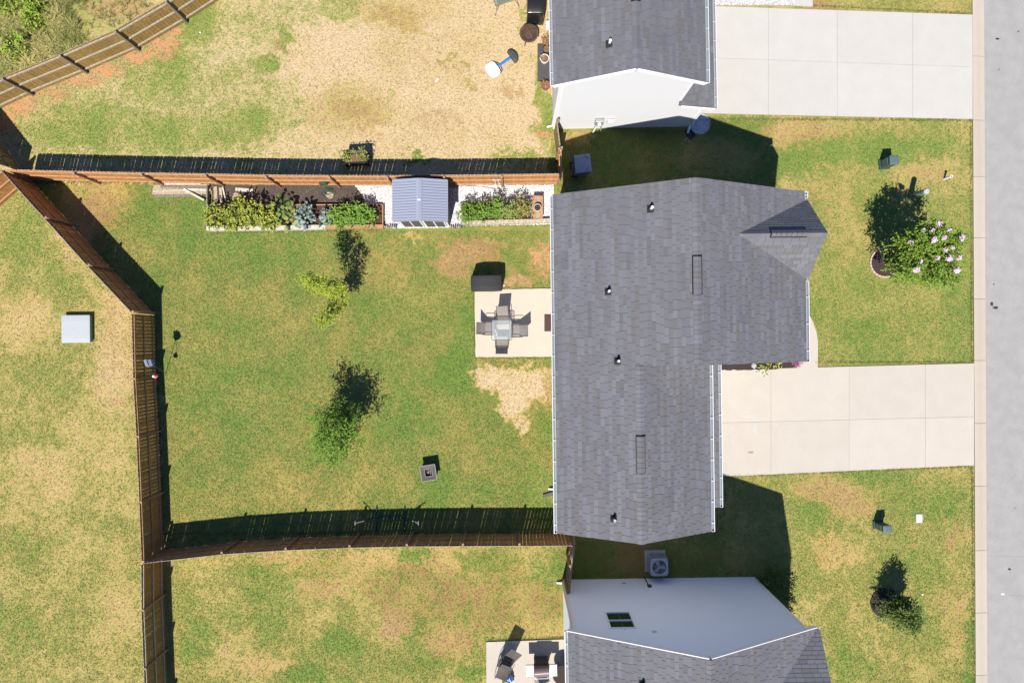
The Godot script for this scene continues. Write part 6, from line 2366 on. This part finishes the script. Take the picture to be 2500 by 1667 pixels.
# ---------------------------------------------------------------- southern neighbour's patio
func make_south_patio_things():
	var y := Vector3(0, 0.07, 0)
	var c := sling_chair("reclining grey sling chair at the edge of the grey patio", at(1236, 1608) + y, -0.55 + PI, "", true, 0.72)
	sling_chair("folded grey sling chair pushed against the reclining one", at(1228, 1632) + y, -0.35 + PI + 0.0, "", true, 0.45)
	# gas grill with side shelves
	var t := thing("gas_grill", "gas grill with a plum coloured lid and two steel side shelves", "grill", at(1320, 1611) + y, 0.03)
	var st := begin()
	box(st, Vector3(0, 0.42, 0.0), Vector3(0.60, 0.72, 0.46))
	obj("cabinet", st, "charcoal", t)
	st = begin()
	rbox(st, Vector3(0, 0.85, -0.02), Vector3(0.66, 0.16, 0.52), 0.03)
	obj("firebox", st, "black", t)
	st = begin()
	var prof := []
	var n := 9
	for k in n:
		var a := PI * 0.04 + PI * 0.92 * k / (n - 1)
		prof.append(Vector2(cos(a) * 0.25, 0.93 + sin(a) * 0.24))
	st.set_smooth_group(0)
	for k in n - 1:
		var p: Vector2 = prof[k]
		var q: Vector2 = prof[k + 1]
		quad(st, Vector3(-0.31, p.y, p.x), Vector3(0.31, p.y, p.x), Vector3(0.31, q.y, q.x), Vector3(-0.31, q.y, q.x))
	st.set_smooth_group(-1)
	for k in n - 1:
		var p: Vector2 = prof[k]
		var q: Vector2 = prof[k + 1]
		tri(st, Vector3(0.31, 0.93, 0), Vector3(0.31, q.y, q.x), Vector3(0.31, p.y, p.x))
		tri(st, Vector3(-0.31, 0.93, 0), Vector3(-0.31, p.y, p.x), Vector3(-0.31, q.y, q.x))
	var lid := obj("lid", st, "grill_lid", t)
	st = begin()
	tube(st, [Vector3(-0.26, 1.02, 0.285), Vector3(0.26, 1.02, 0.285)], 0.016, -1, 8)
	for x in [-0.26, 0.26]:
		tube(st, [Vector3(x, 1.02, 0.285), Vector3(x, 1.02, 0.21)], 0.012, -1, 7)
	obj("handle", st, "steel", lid)
	for s in [-1.0, 1.0]:
		st = begin()
		rbox(st, Vector3(s * 0.50, 0.90, 0.0), Vector3(0.33, 0.04, 0.50), 0.012)
		var sh := obj("side_shelf", st, "steel", t)
		st = begin()
		box(st, Vector3(s * 0.50, 0.885, -0.255), Vector3(0.32, 0.025, 0.012))
		obj("shelf_edge", st, "lumber_grey", sh)
	for k in 4:
		st = begin()
		tube(st, [Vector3(-0.22 + 0.147 * k, 0.86, 0.24), Vector3(-0.22 + 0.147 * k, 0.86, 0.29)], 0.03, -1, 12)
		obj("knob", st, "steel", t)
	for sx in [-1.0, 1.0]:
		for sz in [-1.0, 1.0]:
			st = begin()
			tube(st, [Vector3(sx * 0.24 - 0.02, 0.05, sz * 0.18), Vector3(sx * 0.24 + 0.02, 0.05, sz * 0.18)], 0.05, -1, 12)
			obj("wheel", st, "black", t)
	# round dark table against the wall
	t = thing("round_table", "round dark wire topped table against the wall of the pale sided house", "table", at(1371, 1629) + y)
	st = begin()
	lathe(st, Vector3.ZERO, [[0.0, 0.60], [0.42, 0.60], [0.43, 0.615], [0.42, 0.63], [0.0, 0.63]], 30)
	obj("top", st, "mulch", t)
	st = begin()
	lathe(st, Vector3.ZERO, [[0.42, 0.60], [0.44, 0.61], [0.44, 0.63], [0.42, 0.64]], 30)
	obj("rim", st, "black", t)
	for k in 3:
		st = begin()
		tube(st, [Vector3(cos(k * 2.1) * 0.1, 0.6, sin(k * 2.1) * 0.1), Vector3(cos(k * 2.1) * 0.3, 0.0, sin(k * 2.1) * 0.3)], 0.016, -1, 7)
		obj("leg", st, "black", t)
	# blue child's things
	t = thing("toy_car", "blue ride on toy between the chairs of the grey patio", "toy", at(1241, 1650) + y, 0.4)
	st = begin()
	rbox(st, Vector3(0, 0.22, 0), Vector3(0.42, 0.20, 0.26), 0.07, Basis(), func(q: Vector3) -> Vector3: return q + Vector3(0, 0.05 * cos(q.x * 9.0), 0))
	obj("body", st, "toy_blue", t)
	st = begin()
	rbox(st, Vector3(-0.10, 0.36, 0), Vector3(0.14, 0.06, 0.18), 0.025)
	obj("seat", st, "navy", t)
	st = begin()
	tube(st, [Vector3(0.12, 0.30, 0), Vector3(0.09, 0.44, 0)], 0.015, -1, 7)
	tube(st, [Vector3(0.09, 0.44, -0.13), Vector3(0.09, 0.44, 0.13)], 0.014, -1, 7)
	obj("handlebar", st, "steel", t)
	for q in [[0.13, 0.13], [0.13, -0.13], [-0.13, 0.13], [-0.13, -0.13]]:
		st = begin()
		tube(st, [Vector3(q[0], 0.10, q[1] - 0.02), Vector3(q[0], 0.10, q[1] + 0.02)], 0.10, -1, 14)
		obj("wheel", st, "black", t)
	t = thing("cooler", "round white lidded cooler by the blue ride on toy", "cooler", at(1236, 1664) + y)
	st = begin()
	lathe(st, Vector3.ZERO, [[0.0, 0.0], [0.19, 0.0], [0.22, 0.38], [0.20, 0.38]], 24)
	obj("tub", st, "metal_grey", t)
	st = begin()
	lathe(st, Vector3.ZERO, [[0.22, 0.385], [0.23, 0.40], [0.21, 0.43], [0.0, 0.44]], 24)
	obj("lid", st, "toy_white", t)
	t = thing("folding_chair", "blue fabric folding chair in front of the gas grill", "chair", at(1322, 1668) + y, 0.3)
	st = begin()
	rbox(st, Vector3(0, 0.42, 0), Vector3(0.48, 0.03, 0.44), 0.012)
	obj("seat", st, "blue", t)
	st = begin()
	rbox(st, Vector3(0, 0.66, -0.26), Vector3(0.48, 0.44, 0.03), 0.012, Basis(Vector3.RIGHT, -0.3))
	obj("backrest", st, "blue", t)
	for sx in [-1.0, 1.0]:
		st = begin()
		tube(st, [Vector3(sx * 0.24, 0.012, -0.24), Vector3(sx * 0.24, 0.45, 0.2)], 0.012, -1, 7)
		tube(st, [Vector3(sx * 0.24, 0.012, 0.24), Vector3(sx * 0.24, 0.45, -0.2), Vector3(sx * 0.24, 0.88, -0.32)], 0.012, -1, 7)
		obj("leg", st, "charcoal", t)
	t = thing("grill_brush", "brown handled grill brush lying before the gas grill", "brush", at(1296, 1648) + y, 0.2)
	st = begin()
	bar(st, Vector3(-0.16, 0.02, 0.0), Vector3(0.0, 0.02, 0.0), 0.07, 0.03)
	obj("handle", st, "lumber_grey", t)
	st = begin()
	rbox(st, Vector3(0.04, 0.03, 0.02), Vector3(0.08, 0.05, 0.12), 0.02)
	obj("head", st, "lumber_b", t)

# ---------------------------------------------------------------- front lawns
func make_front_things():
	# green utility pedestals
	for q in [[2158, 402, "dark green utility pedestal near the pale driveway", 0.46, 0.42, 0.78], [2143, 1280, "dark green utility pedestal beside the white water meter cover", 0.44, 0.34, 0.74]]:
		var t := thing("utility_pedestal", q[2], "utility box", at(q[0], q[1]), 0.06)
		var st := begin()
		box(st, Vector3(0, 0.05, 0), Vector3(q[3], 0.10, q[4]))
		obj("base", st, "utility_green", t)
		st = begin()
		rbox(st, Vector3(0.02, q[5] / 2 + 0.05, 0), Vector3(q[3] * 0.80, q[5] - 0.1, q[4] * 0.86), 0.03)
		var bd := obj("cabinet", st, "utility_green", t)
		st = begin()
		rbox(st, Vector3(0.02, q[5] + 0.02, 0), Vector3(q[3] * 0.86, 0.07, q[4] * 0.94), 0.03)
		obj("cap", st, "utility_top", t)
		st = begin()
		box(st, Vector3(-q[3] * 0.40 - 0.0, q[5] * 0.55, 0), Vector3(0.02, q[5] * 0.6, q[4] * 0.72))
		obj("door", st, "utility_top", bd)
	# tall round pedestal with streaked sides
	var t := thing("cable_pedestal", "tall round pale green cable pedestal near the flowering tree", "utility box", at(2222, 481.5))
	var mt := mat("marbled", lin(0.24, 0.40, 0.31), 0.5, grain(0.035, 0.45, 1.0, 77, 256, 4), 1.6)
	var st := begin()
	lathe(st, Vector3.ZERO, [[0.12, 0.0], [0.12, 1.20], [0.10, 1.25]], 20)
	obj("tube", st, mt, t)
	st = begin()
	lathe(st, Vector3.ZERO, [[0.124, 1.16], [0.124, 1.24], [0.09, 1.285], [0.045, 1.29], [0.04, 1.275], [0.0, 1.275]], 20)
	obj("cap", st, "vault_top", t)
	# white clean-out pipe
	t = thing("cleanout_pipe", "white clean out pipe with a dark mouth near the kerb", "pipe", at(2306, 437))
	st = begin()
	lathe(st, Vector3.ZERO, [[0.045, 0.0], [0.045, 0.46], [0.06, 0.47], [0.06, 0.53], [0.042, 0.53], [0.036, 0.48]], 16)
	obj("tube", st, "white", t)
	st = begin()
	lathe(st, Vector3.ZERO, [[0.04, 0.485], [0.0, 0.49]], 14)
	obj("plug", st, "charcoal", t)
	# water meter cover
	t = thing("meter_cover", "white water meter cover set in the southern front lawn", "cover", at(2244.5, 1265))
	st = begin()
	rbox(st, Vector3(0, 0.02, 0), Vector3(0.29, 0.04, 0.40), 0.018)
	obj("frame", st, "vault_top", t)
	st = begin()
	rbox(st, Vector3(0, 0.042, 0), Vector3(0.23, 0.012, 0.33), 0.005)
	obj("lid", st, "white", t)
	# marker discs
	for q in [[2252, 1450, "small white marker disc in the southern front lawn"], [489, 80, "small white ball on the northern lawn near the olive fence"]]:
		t = thing("marker", q[2], "marker", at(q[0], q[1]))
		st = begin()
		lathe(st, Vector3.ZERO, [[0.0, 0.0], [0.035, 0.01], [0.045, 0.035], [0.03, 0.06], [0.0, 0.068]], 12)
		obj("disc", st, "white", t)
	# air conditioner by the southern house
	t = thing("air_conditioner", "grey air conditioner with a round fan grille in the shade between houses", "air conditioner", at(1600, 1369), 0.02)
	st = begin()
	box(st, Vector3(-0.02, 0.04, -0.02), Vector3(0.92, 0.08, 0.92))
	obj("pad", st, "concrete_pale_b", t)
	st = begin()
	rbox(st, Vector3(0, 0.44, 0), Vector3(0.72, 0.72, 0.74), 0.06)
	var body := obj("body", st, "ac_dark", t)
	for k in 9:
		st = begin()
		box(st, Vector3(0, 0.16 + 0.07 * k, 0), Vector3(0.74, 0.016, 0.76))
		obj("louver", st, "ac_grey", body)
	# top plate with a round opening
	st = begin()
	var R := 0.30
	var hw := 0.38
	var ns := 32
	for k in ns:
		var a0 := TAU * k / ns
		var a1 := TAU * (k + 1) / ns
		var p0 := Vector3(cos(a0) * R, 0.86, sin(a0) * R)
		var p1 := Vector3(cos(a1) * R, 0.86, sin(a1) * R)
		var q0 := corner(a0, hw)
		var q1 := corner(a1, hw)
		quad(st, p0, p1, q1, q0)
		quad(st, q0, q1, q1 - Vector3(0, 0.07, 0), q0 - Vector3(0, 0.07, 0))
		quad(st, p1, p0, p0 - Vector3(0, 0.07, 0), p1 - Vector3(0, 0.07, 0))
	obj("top_plate", st, "ac_grey", t)
	for k in 3:
		st = begin()
		var a := k * TAU / 3
		var u := Vector3(cos(a), 0, sin(a))
		var v := Vector3(-sin(a), 0, cos(a))
		quad(st, u * 0.05 - v * 0.05 + Vector3(0, 0.80, 0), u * 0.05 + v * 0.05 + Vector3(0, 0.83, 0), u * 0.26 + v * 0.13 + Vector3(0, 0.83, 0), u * 0.26 - v * 0.10 + Vector3(0, 0.79, 0))
		obj("fan_blade", st, "metal_grey", t)
	st = begin()
	for k in 8:
		var a := k * TAU / 8 + 0.2
		tube(st, [Vector3(0, 0.868, 0), Vector3(cos(a) * R, 0.865, sin(a) * R)], 0.007, -1, 6)
	for rr in [0.08, 0.16, 0.23]:
		var ring := []
		for k in 25:
			ring.append(Vector3(cos(TAU * k / 24) * rr, 0.866, sin(TAU * k / 24) * rr))
		tube(st, ring, 0.003, -1, 4, false)
	lathe(st, Vector3(0, 0.855, 0), [[0.05, 0.0], [0.05, 0.02], [0.0, 0.025]], 12)
	obj("fan_guard", st, "ac_grey", t)
	# planting strip along the porch
	var mp := ragged(ground_poly([1742, 860, 1950, 860, 1948, 893, 1900, 900, 1850, 902, 1742, 903.5]), 0.15, 0.025)
	var mb := thing("mulch_bed", "dark mulch strip between the house wall and the beige driveway", "mulch bed", at(1850, 885))
	var lp := PackedVector2Array()
	for q in mp:
		lp.append(q - Vector2(mb.position.x, mb.position.z))
	st = begin()
	prism(st, lp, 0.002, 0.055)
	obj("mulch", st, "mulch", mb)
	chips(mb, lp, 0.06, 1500, Vector3(0.05, 0.012, 0.02), Color(0.018, 0.014, 0.012), Color(0.06, 0.045, 0.036), "mulch_chips")
	st = begin()
	plant("day_lily", "yellow green strap leaved plant in the dark mulch strip", "plant", at(1873, 891), [[Vector3(-0.1, 0.16, 0.0), Vector3(0.16, 0.08, 0.1), 40], [Vector3(0.14, 0.16, -0.03), Vector3(0.14, 0.08, 0.1), 40]], 0.22, 0.05, Color(0.18, 0.24, 0.03), Color(0.36, 0.40, 0.05), 0.15)
	t = thing("flowering_shrub", "magenta leaved little shrub at the end of the dark mulch strip", "shrub", at(1941, 885))
	obj("stem", wood([[limb(Vector3.ZERO, Vector3(0, 0.3, 0), 0.01), 0.012, 0.006]]), "bark", t)
	st = begin()
	foliage(st, [[Vector3(0, 0.3, 0), Vector3(0.18, 0.16, 0.14), 260]], 0.06, 0.03, Color(0.34, 0.07, 0.24), Color(0.50, 0.14, 0.38), 0.0, 4)
	obj("foliage", st, "petal", t)
	t = thing("stone_patch", "little patch of grey stones in the dark mulch strip", "gravel bed", at(1840, 893))
	st = begin()
	prism(st, ellipse(Vector3.ZERO, 0.10, 0.10, 12), 0.03, 0.06)
	obj("base", st, "gravel_base", t)
	chips(t, ellipse(Vector3.ZERO, 0.11, 0.11, 12), 0.07, 60, Vector3(0.045, 0.03, 0.04), Color(0.3, 0.3, 0.32), Color(0.7, 0.7, 0.7), "stones")

func corner(a: float, hw: float) -> Vector3:
	# a rounded square outline
	var c := cos(a)
	var s := sin(a)
	var k := pow(pow(absf(c), 7.0) + pow(absf(s), 7.0), -1.0 / 7.0)
	return Vector3(c * k * hw, 0.86, s * k * hw)

# ---------------------------------------------------------------- rough growth and weeds
func blades(called: String, label: String, spots: Array, c0: Color, c1: Color, per: int, L: float, W: float, lay := 0.7):
	# tufts: each a fan of bent blades; a few different tufts are copied about
	var mm := MultiMesh.new()
	mm.transform_format = MultiMesh.TRANSFORM_3D
	mm.use_colors = true
	var st := begin()
	for i in per:
		var a := rng.randf() * TAU
		var d := Vector3(cos(a), 0, sin(a))
		var s := Vector3(-d.z, 0, d.x) * W * 0.5
		var l := L * rng.randf_range(0.6, 1.2)
		var p := Vector3(rng.randf_range(-0.05, 0.05), 0, rng.randf_range(-0.05, 0.05)) * L * 2.0
		var m := p + d * l * lay * 0.45 + Vector3.UP * l * 0.62
		var e := p + d * l * lay + Vector3.UP * l * rng.randf_range(0.45, 0.85)
		var col := Color.WHITE * rng.randf_range(0.75, 1.2)
		st.set_color(Color(col.r, col.g, col.b))
		quad(st, p - s, p + s, m + s * 0.8, m - s * 0.8)
		tri(st, m - s * 0.8, m + s * 0.8, e)
	mm.mesh = mesh(st)
	mm.instance_count = spots.size()
	for i in spots.size():
		var q: Array = spots[i]
		var sc: float = q[1]
		mm.set_instance_transform(i, Transform3D(Basis(Vector3.UP, rng.randf() * TAU).scaled_local(Vector3(sc, sc, sc)), q[0]))
		mm.set_instance_color(i, c0.lerp(c1, rng.randf()) if q.size() < 3 else q[2])
	var o := MultiMeshInstance3D.new()
	o.multimesh = mm
	o.material_override = mats["grass"]
	o.name = numbered(called)
	o.set_meta("kind", "stuff")
	tag(o, label, "grass")
	add_child(o)
	return o

func turf_blades():
	# the mown turf itself: short blades everywhere on the lawns, each tuft the colour of the turf it grows from
	var no := [Rect2(1.85, -5.15, 8.5, 5.9), Rect2(1.85, 0.7, 6.2, 6.1), Rect2(2.0, -18, 6.0, 8.6), Rect2(2.15, 10.6, 8.5, 9), Rect2(20.5, -18, 6, 36), Rect2(-13.45, -7.0, 15.5, 2.1), Rect2(-1.66, -2.28, 3.6, 2.95), Rect2(-1.13, 13.35, 3.4, 5), Rect2(8.5, -18, 4.1, 3.2), Rect2(1.1, -13.3, 1.0, 1.85), Rect2(8.9, 0.4, 3.8, 0.9), Rect2(5.85, 9.2, 1.0, 1.0)]
	var polys := [ground_poly([1738, 901, 2380, 884, 2380, 1137, 1738, 1166]), ground_poly([1700, 12, 2380, 35, 2380, 293, 1700, 279]), ground_poly([1940, 780, 1997, 805, 1998, 900, 1940, 900]), ground_poly([-500, -300, 560, -300, 400, 30, 60, 190, -500, 440])]
	var rounds := [[at(2160, 641), 0.66], [at(2161, 1471), 0.68], [at(1709, 303), 0.5], [at(2244.5, 1265), 0.2], [at(1684, 327), 0.25]]
	var spots := []
	var W := turf.get_width()
	var D := turf.get_height()
	while spots.size() < 300000:
		var p := Vector3(rng.randf_range(-23.6, 21.4), 0, rng.randf_range(-15.8, 15.8))
		var v := Vector2(p.x, p.z)
		var skip := false
		for r in no:
			if r.has_point(v):
				skip = true
				break
		if not skip:
			for q in polys:
				if Geometry2D.is_point_in_polygon(v, q):
					skip = true
					break
		for q in rounds:
			if p.distance_to(q[0]) < q[1]:
				skip = true
		if skip:
			continue
		var c := turf.get_pixel(clampi(int((p.x / LAWN_W + 0.5) * W), 0, W - 1), clampi(int((p.z / LAWN_D + 0.5) * D), 0, D - 1)).srgb_to_linear()
		if c.r > c.g * 1.55 and rng.randf() < 0.8:
			continue
		if c.r > c.g * 1.12 and rng.randf() < 0.55:
			continue
		c *= rng.randf_range(1.0, 1.3)
		spots.append([p, rng.randf_range(0.6, 1.2), Color(c.r, c.g, c.b)])
	blades("grass", "short mown grass blades of the lawns", spots, Color.WHITE, Color.WHITE, 6, 0.042, 0.0075, 0.9)

func make_rough_growth():
	turf_blades()
	# long grass and weeds behind the olive fence
	var spots := []
	var poly := ground_poly([-500, -300, 560, -300, 330, 72, 200, 128, 60, 190, -500, 440])
	var nz := FastNoiseLite.new()
	nz.seed = 5
	nz.frequency = 0.45
	for i in 24000:
		var p := at(rng.randf_range(-420, 480), rng.randf_range(-240, 240))
		if not Geometry2D.is_point_in_polygon(Vector2(p.x, p.z), poly):
			continue
		var v := nz.get_noise_2d(p.x, p.z) + rng.randf_range(-0.25, 0.25)
		var thin := at(330, 20)
		var bare := smoothstep(3.6, 1.6, Vector2(p.x - thin.x, p.z - thin.z).length())
		if rng.randf() < bare * 0.85 or v < -0.42:
			continue
		var v2 := nz.get_noise_2d(p.x * 2.3 + 90.0, p.z * 2.3)
		if v2 < -0.22:
			continue
		var col := Color(0.14, 0.20, 0.03).lerp(Color(0.46, 0.40, 0.14), clampf(v2 * 1.1 + 0.45 + rng.randf_range(-0.15, 0.15), 0, 1)) * rng.randf_range(0.7, 1.2)
		spots.append([p, (0.75 + 0.9 * maxf(0.0, v2)) * rng.randf_range(0.7, 1.3) * (1.0 - 0.45 * bare), Color(col.r, col.g, col.b)])
	blades("tall_grass", "long unmown grass and weeds behind the olive fence", spots, Color.WHITE, Color.WHITE, 15, 0.42, 0.018, 0.9)
	for q in [[95, 55, "leafy bright green weed bush among the long grass"], [100, 20, "upper leafy weed bush among the long grass"], [60, 125, "low leafy weed by the olive fence"], [40, 20, "leafy weed at the corner of the long grass"]]:
		var t := thing("weed_bush", q[2], "bush", at(q[0], q[1]))
		var st := begin()
		foliage(st, [[Vector3(0, 0.4, 0), Vector3(0.55, 0.4, 0.45), 420]], 0.12, 0.07, Color(0.18, 0.27, 0.022), Color(0.25, 0.34, 0.028), 0.0, 5)
		obj("foliage", st, "leaf", t)
	# tufts along edges the mower misses, and scattered weeds
	spots = []
	var lines := [[60, 444, 1340, 447, 0.05], [380, 790, 398, 1300, 0.03], [398, 1302, 1390, 1300, 0.03], [1746, 291, 2373, 294, 0.03], [1980, 884, 2373, 885, 0.02], [1765, 1163, 2374, 1138, 0.03], [2371, 295, 2373, 884, 0.03], [2374, 1140, 2379, 1667, 0.03], [513, 569, 935, 562, 0.02], [1127, 552, 1345, 549, 0.02], [1157, 707, 1160, 872, 0.025], [1160, 874, 1350, 873, 0.025], [1186, 1564, 1380, 1556, 0.03], [1986, 14, 2372, 34, 0.03]]
	for l in lines:
		var n := int(Vector2(l[2] - l[0], l[3] - l[1]).length() / 1.3)
		for i in n:
			var u := rng.randf()
			var p := at(lerpf(l[0], l[2], u), lerpf(l[1], l[3], u)) + Vector3(rng.randfn() * l[4], 0, rng.randfn() * l[4])
			var col := Color(0.11, 0.165, 0.03).lerp(Color(0.26, 0.25, 0.07), rng.randf())
			spots.append([p, rng.randf_range(0.5, 1.1), col])
	blades("edge_grass", "fringe of uncut grass along the fences, drives and beds", spots, Color.WHITE, Color.WHITE, 8, 0.075, 0.010)
	spots = []
	for q in [[[420, 1390, 1380, 1660], 500], [[100, 120, 1320, 385], 420], [[0, 480, 300, 1660], 200], [[1930, 1180, 2370, 1660], 300], [[1800, 300, 2370, 420], 60]]:
		var a: Array = q[0]
		for i in q[1]:
			var p := at(rng.randf_range(a[0], a[2]), rng.randf_range(a[1], a[3]))
			if nz.get_noise_2d(p.x * 1.7 + 40.0, p.z * 1.7) < 0.05:
				continue
			var col := Color(0.11, 0.15, 0.03).lerp(Color(0.24, 0.19, 0.06), rng.randf())
			spots.append([p, rng.randf_range(0.4, 1.0), col])
	blades("lawn_weeds", "low weeds and coarse tufts scattered through the thin lawns", spots, Color.WHITE, Color.WHITE, 9, 0.05, 0.012, 1.2)
